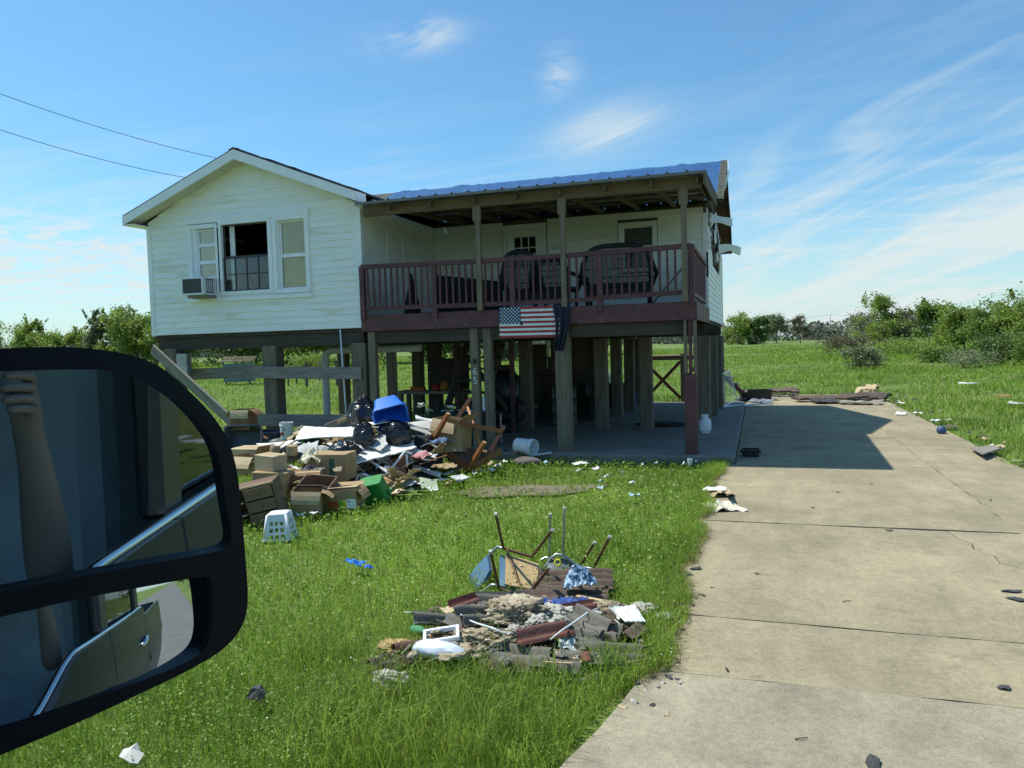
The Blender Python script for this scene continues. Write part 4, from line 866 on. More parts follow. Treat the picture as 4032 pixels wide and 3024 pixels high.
# ------------------------------------------------------------------ the truck the picture is taken from: cab side, wing mirror
PAINT = M('truck_paint', (0.010, 0.017, 0.028), 0.30, 0.15, 2, 0.0, metal=0.0, coat=0.0, spec=0.08)
BLKP = M('black_plastic', (0.010, 0.013, 0.018), 0.40, 0.2, 20, 0.03, 300)
CHROME = M('chrome', (0.72, 0.74, 0.76), 0.12, 0.05, 3, 0, metal=1.0)
RUBBER = M('tyre_rubber', (0.02, 0.02, 0.02), 0.8, 0.2)
CABIN = M('cabin_reflection_tone', (0.26, 0.34, 0.38), 0.9, 0.2)  # blue-grey in this colour stands in for the reflection on the window glass
TGLASS = glassm('truck_glass', (0.40, 0.46, 0.47))
MIRRORM = M('mirror_silver', (0.70, 0.76, 0.78), 0.015, 0.0, 3, 0, metal=1.0)
MIRRORM2 = MIRRORM
FY = -12.66                                  # plane of the truck's right flank; its nose points to -x
TK = thing('pickup_truck', 'dark pickup truck on the road, its wing mirror close up', 'truck', Matrix.Translation((0, 0, 0)))
def flank(name, x0, x1, z0, z1, mat, n=16, mz=10, top=None, par=TK):
    """bulged side panel; top(x) may shape its upper edge"""
    mb = MB()
    def fn(u, v):
        x = x0 + (x1 - x0) * u; zt = top(x) if top else z1; zz = z0 + (zt - z0) * v
        y = FY + 0.045 * math.sin(math.pi * min(1, max(0, (zz - 0.45) / 1.25))) - 0.02 * (zz > 1.45) * (zz - 1.45) + (0.018 if 1.02 < zz < 1.10 else 0)
        return (x, y, zz)
    mb.grid(fn, n, mz, thick=0.03); return mb.build(name, mat, par, 35)
belt = lambda x: 1.63 if x > 7.15 else 1.63 - 0.13 * (1 - math.cos(min(1, (7.15 - x) / 0.38) * math.pi)) / 2
fd = flank('front_door', 6.05, 7.52, 0.62, 1.6, PAINT, 30, 14, belt)
rd = flank('rear_door', 7.535, 8.72, 0.62, 1.6, PAINT, 20, 14, lambda x: 1.63)
flank('rocker_panel', 6.0, 8.75, 0.42, 0.61, BLKP, 6, 3)
flank('bed_side', 8.90, 11.05, 0.62, 1.55, PAINT, 24, 12); flank('cab_corner', 8.735, 8.87, 0.62, 1.63, PAINT, 3, 12)
flank('front_fender', 4.35, 6.035, 0.62, 1.45, PAINT, 20, 12)
def cabrail(nm, pts, r_, mat): mb = MB(); mb.tube(pts, r_, 8); return mb.build(nm, mat, TK, True)
mb = MB(); mb.cbox((7.60, FY - 0.035, 1.93), (0.14, 0.06, 0.60), 0.015); mb.build('door_pillar', BLKP, TK)
mb = MB(); mb.cbox((8.78, FY - 0.04, 1.93), (0.22, 0.06, 0.60), 0.015); mb.build('door_pillar', PAINT, TK)
mb = MB(); mb.cbox((7.30, FY - 0.06, 2.275), (3.3, 0.10, 0.09), 0.02); mb.build('roof_rail', PAINT, TK)
cabrail('front_pillar', [(5.55, FY - 0.03, 1.50), (6.05, FY - 0.05, 2.0), (6.30, FY - 0.07, 2.25)], 0.055, PAINT)
mb = MB(); mb.grid(lambda u, v: (5.75 + 3.2 * u, FY - 0.06 - 1.85 * v, 2.31 + 0.05 * math.sin(math.pi * v)), 8, 8, thick=0.04); mb.build('cab_roof', PAINT, TK, True)
mb = MB(); mb.bb((7.70, FY - 0.035, 1.645), (8.66, FY - 0.030, 2.23)); mb.build('rear_door_glass', TGLASS, TK)
mb = MB(); mb.bb((6.0, FY - 1.97, 0.62), (8.88, FY - 1.90, 2.25)); mb.build('far_side', CABIN, TK)
mb = MB(); mb.bb((8.80, FY - 1.90, 0.62), (8.88, FY - 0.1, 2.29)); mb.build('cab_back', CABIN, TK)
mb = MB(); mb.bb((5.9, FY - 1.90, 0.55), (8.8, FY - 0.06, 0.62)); mb.build('cab_floor', CABIN, TK)
mb = MB(); mb.cbox((6.2, FY - 1.0, 1.25), (0.5, 1.75, 0.55), 0.06); mb.build('dashboard', CABIN, TK)
mb = MB(); mb.cbox((7.85, FY - 0.50, 1.50), (0.18, 0.52, 1.05), 0.06); mb.cbox((7.45, FY - 0.50, 1.02), (0.70, 0.52, 0.2), 0.06); mb.build('seat', CABIN, TK)
mb = MB(); mb.cbox((5.1, FY - 0.98, 1.22), (1.5, 1.85, 0.46), 0.10); mb.build('hood', PAINT, TK)
mb = MB(); mb.bb((8.9, FY - 1.95, 0.7), (11.05, FY - 0.05, 0.76)); mb.bb((8.9, FY - 1.97, 0.7), (11.05, FY - 1.92, 1.55)); mb.bb((10.98, FY - 1.93, 0.7), (11.05, FY - 0.04, 1.55)); mb.build('truck_bed', PAINT, TK)
# bright trim along the window line and a door handle
mb = MB(); mb.tube([(x, FY + 0.010, belt(x) + 0.006) for x in np.linspace(6.1, 8.85, 60)], 0.013, 8); mb.build('window_trim', CHROME, TK, True)
for hx in (7.30, 8.48):
    mb = MB(); mb.tube([(hx - 0.11, FY + 0.045, 1.36), (hx - 0.10, FY + 0.085, 1.365), (hx + 0.0, FY + 0.092, 1.37), (hx + 0.10, FY + 0.085, 1.375), (hx + 0.11, FY + 0.045, 1.38)], [0.016, 0.021, 0.021, 0.021, 0.016], 10); mb.build('door_handle', CHROME, fd if hx < 8 else rd, True)
for wx, wy in ((5.25, FY - 0.10), (9.95, FY - 0.10), (5.25, FY - 1.82), (9.95, FY - 1.82)):
    mb = MB(); mb.lathe([(0.26, -0.13), (0.38, -0.13), (0.42, -0.09), (0.42, 0.09), (0.38, 0.13), (0.26, 0.13), (0.26, -0.13)], 28, T=TR((wx, wy, 0.43), 90, 0, 0)); w_ = mb.build('tyre', RUBBER, TK, 40)
    mb = MB(); mb.lathe([(0.0, -0.06), (0.08, -0.08), (0.20, -0.05), (0.262, -0.10), (0.262, 0.10), (0.0, 0.10)], 20, T=TR((wx, wy, 0.43), 90, 0, 0)); mb.build('rim', METAL, w_, 40)

# --- wing mirror: outline set on the plane of its face, 0.75 m from the eye
MA = R(33.0); MN = Vector((math.cos(MA), -math.sin(MA), 0.0)); MT = Vector((math.sin(MA), math.cos(MA), 0)); MUP = Vector((0, 0, 1))
M0 = CAMP + pxdir(485, 1950).normalized() * 0.75
def onm(px, py):
    d = pxdir(px, py); p = CAMP + d * ((M0 - CAMP).dot(MN) / d.dot(MN)) - M0; return (p.dot(MT), p.dot(MUP))
def m3(u, v, w=0.0): return M0 + MT * u + MUP * v + MN * w
def dense(poly, n):
    """resample a closed outline and round it off (Chaikin)"""
    for _ in range(2):
        q = []
        for i in range(len(poly)):
            a, b = Vector(poly[i]), Vector(poly[(i + 1) % len(poly)]); q += [a.lerp(b, 0.25), a.lerp(b, 0.75)]
        poly = q
    return [tuple(p) for p in poly]
kd = 4032 / 2212.0; kc = 1100 / 1059.0
outer = [onm(x * kd, y * kd) for x, y in ((-260, 770), (0, 752), (150, 748), (262, 760), (340, 785), (400, 836), (455, 890), (492, 945), (512, 1010), (522, 1100), (530, 1200), (537, 1290), (530, 1345), (490, 1400), (410, 1448), (300, 1500), (150, 1570), (0, 1632), (-200, 1712), (-330, 1700), (-370, 1300), (-350, 860))]
gu = [onm(x * kc, 1300 + y * kc) for x, y in ((-420, 175), (0, 155), (300, 148), (440, 152), (560, 190), (680, 268), (785, 385), (832, 480), (848, 600), (872, 740), (880, 800), (860, 832), (700, 862), (300, 935), (0, 992), (-430, 1085), (-500, 1000), (-500, 300))]
gl = [onm(x * kc, 1300 + y * kc) for x, y in ((-430, 1185), (0, 1088), (300, 1018), (520, 978), (780, 930), (806, 940), (806, 1060), (804, 1150), (775, 1218), (690, 1268), (550, 1325), (300, 1412), (0, 1512), (-420, 1650), (-500, 1600), (-500, 1260))]
outer, gu, gl = dense(outer, 0), dense(gu, 0), dense(gl, 0)
def ringed(poly, sc, cu, cv): return [(cu + (p[0] - cu) * sc, cv + (p[1] - cv) * sc) for p in poly]
cu = sum(p[0] for p in outer) / len(outer); cv = sum(p[1] for p in outer) / len(outer)
# shell behind the face
mb = MB(); rings = [(1.0, -0.002), (0.995, -0.02), (0.985, -0.045), (0.93, -0.085), (0.80, -0.125), (0.55, -0.150), (0.2, -0.160)]; n = len(outer); vs = []
for sc, dp in rings: vs += [m3(*p, dp) for p in ringed(outer, sc, cu, cv)]
fs = [(i * n + j, i * n + (j + 1) % n, (i + 1) * n + (j + 1) % n, (i + 1) * n + j) for i in range(len(rings) - 1) for j in range(n)] + [tuple((len(rings) - 1) * n + j for j in range(n))]
mb.add(vs, fs); hs = mb.build('mirror_housing', M('mirror_paint', (0.012, 0.022, 0.036), 0.18, 0.15, 2, 0.0, coat=0.6, spec=0.6), TK, True)
# bezel plate with two openings, its edges turned in
bm = bmesh.new(); loops = []
for poly, sc in ((outer, 1.0), (gu, 1.0), (gl, 1.0)):
    vv = [bm.verts.new(m3(*p, 0.0)) for p in poly]; loops.append(vv)
    for a, b in zip(vv, vv[1:] + vv[:1]): bm.edges.new((a, b))
bmesh.ops.triangle_fill(bm, use_beauty=True, use_dissolve=False, edges=bm.edges[:])
for k, vv in enumerate(loops):
    w_ = [bm.verts.new(v.co - MN * (0.022 if k else 0.004)) for v in vv]
    for i in range(len(vv)): bm.faces.new((vv[i], vv[(i + 1) % len(vv)], w_[(i + 1) % len(vv)], w_[i]))
bmesh.ops.recalc_face_normals(bm, faces=bm.faces); me = bpy.data.meshes.new('mirror_bezel'); bm.to_mesh(me); bm.free(); me.materials.append(BLKP); link('mirror_bezel', me, hs)
def pane_grid(name, poly, curv, tilt, pan, dep):
    us = [p[0] for p in poly]; vs_ = [p[1] for p in poly]; u0, u1, v0, v1 = min(us) - 0.01, max(us) + 0.01, min(vs_) - 0.01, max(vs_) + 0.01; mb = MB(); uc, vc = (u0 + u1) / 2 if curv == 0 else u1 - 0.11, (v0 + v1) / 2 if curv == 0 else v1 - 0.10
    def fn(a, b):
        u = u0 + (u1 - u0) * a; v = v0 + (v1 - v0) * b; w = -dep - curv * ((u - uc) ** 2 + (v - vc) ** 2) - tilt * (v - vc) - pan * (u - uc); return m3(u, v, w)
    def inside(p):
        c_ = False; q = poly
        for i in range(len(q)):
            (xa, ya), (xb, yb) = q[i], q[i - 1]
            if (ya > p[1]) != (yb > p[1]) and p[0] < (xb - xa) * (p[1] - ya) / (yb - ya) + xa: c_ = not c_
        return c_
    poly = ringed(poly, 1.05, sum(us) / len(us), sum(vs_) / len(vs_)); N_ = 64
    mb.grid(fn, N_, N_); keep = []
    for fi, f_ in enumerate(mb.f):
        i, j = divmod(fi, N_)
        if inside((u0 + (u1 - u0) * (i + 0.5) / N_, v0 + (v1 - v0) * (j + 0.5) / N_)): keep.append(f_)
    mb.f = keep; return mb.build(name, MIRRORM, hs, True)
pane_grid('mirror_glass', gu, 0.0, 0.0, 0.0, 0.012)
pane_grid('convex_glass', gl, 0.80, 0.015, 0.055, 0.003)
cabrail('mirror_arm', [m3(cu - 0.10, cv + 0.02, -0.09), Vector((6.12, FY + 0.02, M0.z + 0.02))], 0.028, BLKP)
cabrail('mirror_arm', [m3(cu - 0.10, cv - 0.10, -0.09), Vector((6.10, FY + 0.02, M0.z - 0.12))], 0.028, BLKP)

# --- hand holding up the phone inside the cab
SKIN = M('skin', (0.17, 0.145, 0.125), 0.55, 0.08, 10, 0.05)  # skin colour darkened so the arm reads as dim inside the cab
ph = thing('phone', 'black phone held sideways in the open truck window', 'phone', Matrix.Translation((0, 0, 0)))
mb = MB(); Tph = frame(CAMP + RT * 0.055 - FW * 0.022 - UPV * 0.01, RT, UPV); mb.cbox((0, 0, 0), (0.146, 0.071, 0.008), 0.003, Tph); mb.build('phone_body', BLKP, ph)
def arm():
    t = thing('person', 'bare forearm and hand holding a phone up inside the truck cab', 'person', Matrix.Translation((0, 0, 0)))
    o = CAMP + RT * 0.205 + FW * 0.015 - UPV * 0.055
    L_ = lambda a, b, c: o + RT * a + UPV * b + FW * c
    V = []; E = []; Rr = []
    def chain(pts, rs, root=None):
        prev = root
        for p, r_ in zip(pts, rs):
            V.append(tuple(p)); Rr.append(r_); i = len(V) - 1
            if prev is not None: E.append((prev, i))
            prev = i
        return prev
    elbow = L_(0.17, -0.40, -0.06)
    chain([elbow, L_(0.13, -0.27, -0.04), L_(0.085, -0.14, -0.02), L_(0.065, -0.085, -0.015), L_(0.05, -0.03, -0.012)], [0.046, 0.044, 0.031, 0.027, 0.030]); palm = 4
    for k, (b, ln) in enumerate(((0.028, 0.072), (0.008, 0.080), (-0.012, 0.075), (-0.030, 0.060))):
        chain([L_(0.040, b, 0.010), L_(0.015, b + 0.004, 0.030), L_(0.015 - ln * 0.4, b + 0.006, 0.032), L_(0.015 - ln * 0.75, b + 0.004, 0.030)], [0.0105, 0.0095, 0.009, 0.0075], palm)
    chain([L_(0.03, 0.0, -0.02), L_(-0.005, 0.02, -0.024), L_(-0.035, 0.028, -0.022)], [0.013, 0.0105, 0.009], palm)
    me = bpy.data.meshes.new('person'); me.from_pydata(V, E, []); ob = link('forearm_and_hand', me, t)
    md = ob.modifiers.new('skin', 'SKIN'); sv = me.skin_vertices[0].data
    for i, r_ in enumerate(Rr): sv[i].radius = (r_, r_)
    sv[0].use_root = True
    ob.modifiers.new('sub', 'SUBSURF').render_levels = 2; me.materials.append(SKIN)
    dg = bpy.context.evaluated_depsgraph_get(); m2 = bpy.data.meshes.new_from_object(ob.evaluated_get(dg)); bpy.data.objects.remove(ob)
    m2.polygons.foreach_set('use_smooth', [True] * len(m2.polygons)); m2.materials.clear(); m2.materials.append(SKIN); link('forearm_and_hand', m2, t)
arm()
# ------------------------------------------------------------------ generators for loose things
CARD = M('cardboard', (0.36, 0.25, 0.13), 0.85, 0.15, 4, 0.15, 60)
CARDL = M('cardboard_pale', (0.46, 0.36, 0.22), 0.85, 0.15, 4, 0.15, 60)
DRYW = M('drywall', (0.72, 0.72, 0.67), 0.9, 0.08, 3, 0.2, 30, third=((0.50, 0.48, 0.42), 3.5, 0.6, 0.8))
DRYG = M('drywall_grey', (0.46, 0.46, 0.44), 0.9, 0.12, 3, 0.2, 30)
PAPER = M('paper_white', (0.78, 0.79, 0.77), 0.8, 0.06, 6, 0.2, 30)
BAGM = M('bin_bag', (0.010, 0.010, 0.012), 0.22, 0.2, 4, 0.9, 11, bdist=0.05, spec=0.7)
BLUEP = M('blue_plastic', (0.03, 0.17, 0.72), 0.38, 0.06, 3, 0.05)
GREENP = M('green_plastic', (0.02, 0.22, 0.045), 0.4, 0.12, 3, 0.08)
WHITEP = M('white_plastic', (0.76, 0.79, 0.82), 0.4, 0.04, 3, 0.04)
WALNUT = M('walnut_board', (0.15, 0.085, 0.05), 0.55, 0.3, 2, 0.15, 20, st=(0.6, 5, 5))
PANELB = M('brown_laminate', (0.17, 0.11, 0.07), 0.6, 0.2, 2, 0.1, 20, st=(0.6, 5, 5))
PINE = M('pine', (0.55, 0.40, 0.22), 0.7, 0.18, 3, 0.2, 25, st=(0.8, 6, 6))
CHERRY = M('cherry_wood', (0.22, 0.085, 0.03), 0.4, 0.35, 2, 0.15, 20, st=(0.6, 5, 5))
REDB = M('red_print', (0.45, 0.04, 0.04), 0.7, 0.12)
DKBLUE = M('dark_blue_plastic', (0.02, 0.035, 0.07), 0.45, 0.15)
GREYC = M('grey_cloth', (0.13, 0.12, 0.12), 0.9, 0.25, 6, 0.5, 30)
ONDG = M('corrugated_grey', (0.155, 0.145, 0.122), 0.92, 0.22, 5, 0.5, 50, third=((0.12, 0.11, 0.095), 7, 0.5, 0.8))
ONDR = M('corrugated_red', (0.17, 0.060, 0.045), 0.9, 0.25, 5, 0.4, 50, third=((0.11, 0.085, 0.07), 6, 0.45, 0.75))
ONDB = M('corrugated_brown', (0.12, 0.085, 0.065), 0.92, 0.25, 5, 0.4, 50)
INSW = M('insulation_white', (0.46, 0.445, 0.39), 0.95, 0.15, 9, 1.0, 35, bdist=0.03)
INSB = M('insulation_tan', (0.36, 0.29, 0.185), 0.95, 0.3, 7, 1.0, 30, bdist=0.03, c2=(0.54, 0.47, 0.34), third=((0.20, 0.15, 0.08), 6, 0.55, 0.75))
SHG = M('shingle_scrap', (0.055, 0.057, 0.06), 0.9, 0.3, 8, 0.4, 60)
DARKCL = M('dark_cloth', (0.015, 0.016, 0.018), 0.9, 0.3, 4, 0.6, 15)
RUST = M('rusty_tube', (0.14, 0.075, 0.045), 0.6, 0.4, 18, 0.2, 60, metal=0.4)
STEEL = M('steel_tube', (0.45, 0.47, 0.48), 0.3, 0.15, 12, 0.05, metal=0.8)
VINYLB = M('blue_vinyl', (0.085, 0.17, 0.26), 0.5, 0.15, 5, 0.3, 25)
CHIP = M('chipboard', (0.42, 0.30, 0.15), 0.9, 0.25, 30, 0.4, 80)
CLEARP = glassm('clear_plastic', (0.86, 0.90, 0.90), 0.15)

def sheet4(name, label, cat, corners, th=0.012, mat=DRYW, jag=0.03, bend=0.02, group=None, nu=14, nv=10, seed=None, parent=None, rough=0.0):
    """flat board or sheet through four points (tl, tr, br, bl), edges broken, a little bowed"""
    c = [Vector(p) for p in corners]; cen = sum(c, Vector()) / 4; c = [p - cen for p in c]; sd_ = random.random() * 50 if seed is None else seed
    nrm = (c[1] - c[0]).cross(c[3] - c[0]).normalized(); ex = ((c[1] - c[0]).length + (c[2] - c[3]).length) / 2; ey = ((c[3] - c[0]).length + (c[2] - c[1]).length) / 2
    def fn(u, v):
        ju = jag * (mnoise.noise((v * ey * 9, sd_, 0)) + 0.5 * mnoise.noise((v * ey * 31, sd_, 3))) / max(ex, 0.05); jv = jag * (mnoise.noise((u * ex * 9, sd_, 7)) + 0.5 * mnoise.noise((u * ex * 31, sd_, 9))) / max(ey, 0.05)
        uu = u + ju * (1 if u > 0.5 else -1) * abs(2 * u - 1); vv = v + jv * abs(2 * v - 1)
        p = (c[0] * (1 - uu) + c[1] * uu) * (1 - vv) + (c[3] * (1 - uu) + c[2] * uu) * vv
        return p + nrm * (bend * (math.sin(u * 3.0 + sd_) * math.cos(v * 2.5 + sd_)) + rough * mnoise.noise((u * 4, v * 4, sd_)) + rough * 0.5 * mnoise.noise((u * 9, v * 9, sd_)))
    mb = MB(); mb.grid(fn, nu, nv, thick=th); o = mb.build(name, mat, parent, 30 if rough == 0 else 50, T=Matrix.Translation(cen))
    return o if parent else tag(o, label, cat, group)
def stick(name, label, cat, a, b, w, t, mat, group=None, roll=0, parent=None, bv=0.004):
    a = Vector(a); b = Vector(b); d = b - a; side = d.cross(Vector((0, 0, 1))); side = side if side.length > 1e-3 else Vector((1, 0, 0))
    T = frame((a + b) / 2, d, side) @ Matrix.Rotation(R(roll), 4, 'X'); mb = MB(); mb.cbox((0, 0, 0), (d.length, w, t), bv); o = mb.build(name, mat, parent, T=T)
    return o if parent else tag(o, label, cat, group)
def lump(name, label, cat, loc, size, mat, seed=0, amp=0.35, freq=1.6, sub=4, fine=0.08, group=None, rz=0, flat=True, ridged=False, parent=None):
    bm = bmesh.new(); bmesh.ops.create_icosphere(bm, subdivisions=sub, radius=1.0)
    for v in bm.verts:
        p = v.co.copy(); n1 = mnoise.noise(p * freq + Vector((seed, 0, 0))); n2 = mnoise.noise(p * freq * 3.1 + Vector((0, seed, 0))); n3 = mnoise.noise(p * freq * 8 + Vector((0, 0, seed)))
        if ridged: n2 = 1 - 2 * abs(n2); n3 = 1 - 2 * abs(n3)
        v.co = p * (1 + amp * n1 + amp * 0.45 * n2 + fine * n3)
        if flat and v.co.z < -0.55: v.co.z = -0.55 + (v.co.z + 0.55) * 0.1
        v.co = Vector((v.co.x * size[0], v.co.y * size[1], (v.co.z + 0.55) * size[2]))
    me = bpy.data.meshes.new(name); bm.to_mesh(me); bm.free(); me.materials.append(mat); me.polygons.foreach_set('use_smooth', [True] * len(me.polygons))
    o = link(name, me, parent, TR(loc, 0, 0, rz)); return o if parent else tag(o, label, cat, group)
def cloth(name, label, cat, loc, sx, sy, mat, amp=0.05, freq=9, rz=0, group=None, seed=0, th=0.004, tilt=0, dome=0.0, n=22):
    mb = MB()
    def fn(u, v):
        x = sx * (u - 0.5); y = sy * (v - 0.5); e = 1 + 0.25 * mnoise.noise((u * 2.2, v * 2.2, seed + 9))
        zz = amp * (0.6 + mnoise.noise((x * freq, y * freq, seed)) + 0.6 * (1 - 2 * abs(mnoise.noise((x * freq * 1.9, y * freq * 1.9, seed + 4))))) + dome * max(0, 1 - (2 * u - 1) ** 2 - (2 * v - 1) ** 2)
        return (x * e, y * e, max(0.0, zz))
    mb.grid(fn, n, n, thick=th); o = mb.build(name, mat, None, 60, T=TR(loc, tilt, 0, rz)); return tag(o, label, cat, group)
def rrect(w, d, r, n=4):
    pts = []
    for cx, cy, a0 in ((w / 2 - r, d / 2 - r, 0), (-w / 2 + r, d / 2 - r, 90), (-w / 2 + r, -d / 2 + r, 180), (w / 2 - r, -d / 2 + r, 270)):
        for k in range(n + 1): a = R(a0 + 90 * k / n); pts.append((cx + r * math.cos(a), cy + r * math.sin(a)))
    return pts
def loft(mb, rings, cap0=True, cap1=True, T=None):
    n = len(rings[0]); vs = [p for r_ in rings for p in r_]
    fs = [(i * n + j, i * n + (j + 1) % n, (i + 1) * n + (j + 1) % n, (i + 1) * n + j) for i in range(len(rings) - 1) for j in range(n)]
    if cap0: fs.append(tuple(range(n)))
    if cap1: fs.append(tuple((len(rings) - 1) * n + j for j in range(n)))
    mb.add(vs, fs, T); return mb
def tub(name, label, cat, T, w, d, h, mat, taper=0.8, r=0.05, rim=0.025, group=None, ribs=0):
    """open tote with wall thickness, rolled rim and side grips; opening at +z"""
    t = thing(name, label, cat, T, group); mb = MB(); th = 0.006
    def ring(s, z, ex=0.0): return [(x, y, z) for x, y in rrect(w * s + 2 * ex, d * s + 2 * ex, r)]
    rings = [ring(taper, 0), ring(taper + (1 - taper) * 0.5, h * 0.5), ring(1 - 0.01, h - rim), ring(1, h - rim, 0.016), ring(1, h, 0.018), ring(1, h, -0.004), ring(1 - 0.012, h - rim), ring(taper + (1 - taper) * 0.5, h * 0.5, -th), ring(taper, th, -th)]
    loft(mb, rings); mb.build('tub_body', mat, t, 35)
    for s in (-1, 1): mb = MB(); mb.cbox((s * (w / 2 + 0.014), 0, h - rim * 2.0), (0.03, d * 0.38, rim * 1.3), 0.008); mb.build('handle', mat, t)
    return t
def carton(name, label, T, w, d, h, mat=CARD, flaps=None, closed=True, group=None, cat='box', prints=()):
    """board box with 5 mm walls; flaps = (angle from level for +x, -x, +y, -y) when open"""
    t = thing(name, label, cat, T, group); th = 0.005; mb = MB()
    if closed: mb.cbox((0, 0, h / 2), (w, d, h), 0.006)
    else:
        mb.bb((-w / 2, -d / 2, 0), (w / 2, d / 2, th)); mb.bb((-w / 2, -d / 2, th), (-w / 2 + th, d / 2, h)); mb.bb((w / 2 - th, -d / 2, th), (w / 2, d / 2, h)); mb.bb((-w / 2 + th, -d / 2, th), (w / 2 - th, -d / 2 + th, h)); mb.bb((-w / 2 + th, d / 2 - th, th), (w / 2 - th, d / 2, h))
    mb.build('box_body', mat, t)
    if closed:
        mb = MB(); mb.bb((-w / 2 + 0.004, -0.03, h + 0.0005), (w / 2 - 0.004, 0.03, h + 0.0015)); mb.build('tape', M('tan_tape', (0.50, 0.40, 0.24), 0.3, 0.1), t)
    if flaps:
        ln = min(w, d) * 0.48
        for k, a in enumerate(flaps):
            if a is None: continue
            mb = MB(); wd = (d if k < 2 else w) * 0.97
            mb.grid(lambda u, v: (u * ln, (v - 0.5) * wd * (1 - 0.06 * u), 0.012 * math.sin(u * 3) * random.uniform(0.6, 1)), 3, 2, thick=0.004)
            base = {0: (w / 2, 0, 0), 1: (-w / 2, 0, 180), 2: (0, d / 2, 90), 3: (0, -d / 2, 270)}[k]
            mb.build('flap', CARDL if k % 2 else mat, t, T=TR((base[0], base[1], h), 0, 0, base[2]) @ Matrix.Rotation(R(-a), 4, 'Y'))
    for (x0, z0, x1, z1, pm, face) in prints:
        mb = MB()
        if face == 'f': mb.bb((x0, -d / 2 - 0.0012, z0), (x1, -d / 2 - 0.0004, z1))
        else: mb.bb((w / 2 + 0.0004, x0, z0), (w / 2 + 0.0012, x1, z1))
        mb.build('print', pm, t)
    return t
def corrugated(name, label, loc, lx, ly, mat, rz=0, tilt=0, roll=0, pitch=0.095, amp=0.018, seed=0, jag=0.05, sagc=0.03, group='broken corrugated roof sheets'):
    """waves run along local x"""
    mb = MB(); nv = max(8, int(ly / pitch * 10)); nu = 10
    def fn(u, v):
        x = lx * (u - 0.5); y = ly * (v - 0.5); e = abs(2 * u - 1)
        x += jag * e * (mnoise.noise((y * 8, seed, u)) + 0.5 * mnoise.noise((y * 27, seed, 2))); 
        return (x, y + 0.02 * mnoise.noise((x * 5, seed, 1)), amp * math.sin(2 * math.pi * y / pitch + seed) + sagc * mnoise.noise((x * 2.5, y * 2.5, seed)) + amp)
    mb.grid(fn, nu, nv, thick=0.005); o = mb.build(name, mat, None, 60, T=TR(loc, tilt, roll, rz)); return tag(o, label, 'roof sheet', group)
def kindof(mt_):
    return {'shingle_scrap': 'dark shingle', 'cardboard_pale': 'tan cardboard', 'cardboard': 'brown cardboard', 'corrugated_grey': 'grey roofing', 'corrugated_brown': 'brown roofing', 'corrugated_red': 'red roofing', 'paper_white': 'white paper', 'drywall': 'pale wallboard', 'drywall_grey': 'grey wallboard', 'weathered_plank': 'grey wood', 'insulation_tan': 'tan insulation', 'lilac_paper': 'lilac paper', 'blue_paper': 'pale blue paper', 'grey_paper': 'grey paper', 'teal_bag': 'teal plastic', 'rainbow_page': 'rainbow coloured page'}.get(mt_.name, 'mixed')
def scrap(name, label, cat, loc, s, mat, group, seed, asp=0.7, th=0.004, up=0.02, tilt=0):
    k = random.Random(seed); n = 9; pts = []
    for i in range(n): a = 2 * math.pi * i / n; r_ = s * 0.5 * k.uniform(0.65, 1.15); pts.append((r_ * math.cos(a), r_ * asp * math.sin(a)))
    vs = [(0, 0, up * k.random())] + [(x, y, up * k.uniform(-0.2, 1.0) * (1 if i % 2 else 0.4)) for i, (x, y) in enumerate(pts)]; m_ = len(vs)
    zmin = min(v[2] for v in vs); vs = [(x, y, z - zmin + th) for x, y, z in vs]; vs2 = [(x, y, z - th) for x, y, z in vs]
    fs = [(0, 1 + i, 1 + (i + 1) % n) for i in range(n)] + [(m_, m_ + 1 + (i + 1) % n, m_ + 1 + i) for i in range(n)] + [(1 + i, 1 + (i + 1) % n, m_ + 1 + (i + 1) % n, m_ + 1 + i) for i in range(n)]
    mb = MB(); mb.add(vs + vs2, fs); o = mb.build(name, mat, None, T=TR(loc, tilt, 0, k.uniform(0, 360))); return tag(o, label.replace('KIND', kindof(mat)), cat, group)
# ------------------------------------------------------------------ the heap of household waste in front of the house
mb = MB()
def moundf(u, v):
    a = u * 2 * math.pi; r_ = v; x = 1.42 + 0.85 * r_ * math.cos(a); y = -2.55 + 1.25 * r_ * math.sin(a); h_ = 0.46 * (1 - r_ ** 1.6) * (0.75 + 0.5 * mnoise.noise((x * 1.5, y * 1.5, 3))) + 0.06 * mnoise.noise((x * 7, y * 7, 1)) * (1 - r_)
    return (x, y, max(-0.03, h_) if v < 1 else -0.05)
mb.grid(moundf, 60, 26); struct(mb.build('small_rubble', M('rubble', (0.05, 0.045, 0.04), 0.95, 0.6, 9, 0.9, 30, c2=(0.14, 0.12, 0.10), bdist=0.05), None, 40), 'stuff')
def pt(px, py, y): return PY(px, py, y)
GD = 'broken wallboard on the heap'
sheet4('wallboard', 'largest white wallboard sheet, lying sunlit across the top of the heap', 'wallboard', [pt(1194, 1684, -2.2), pt(1413, 1673, -2.1), pt(1400, 1724, -2.8), pt(1164, 1732, -2.9)], group=GD, bend=0.04)
sheet4('wallboard', 'small grey wallboard piece below the largest white sheet', 'wallboard', [pt(1345, 1738, -2.75), pt(1408, 1712, -2.6), pt(1428, 1768, -3.0), pt(1340, 1765, -3.05)], mat=DRYG, group=GD)
sheet4('wallboard', 'shaded grey wallboard leaning under the round black bag', 'wallboard', [pt(1418, 1758, -2.75), pt(1515, 1708, -2.45), pt(1526, 1752, -2.7), pt(1500, 1776, -2.9)], mat=DRYG, group=GD)  # the shade on this sheet is put into its grey colour
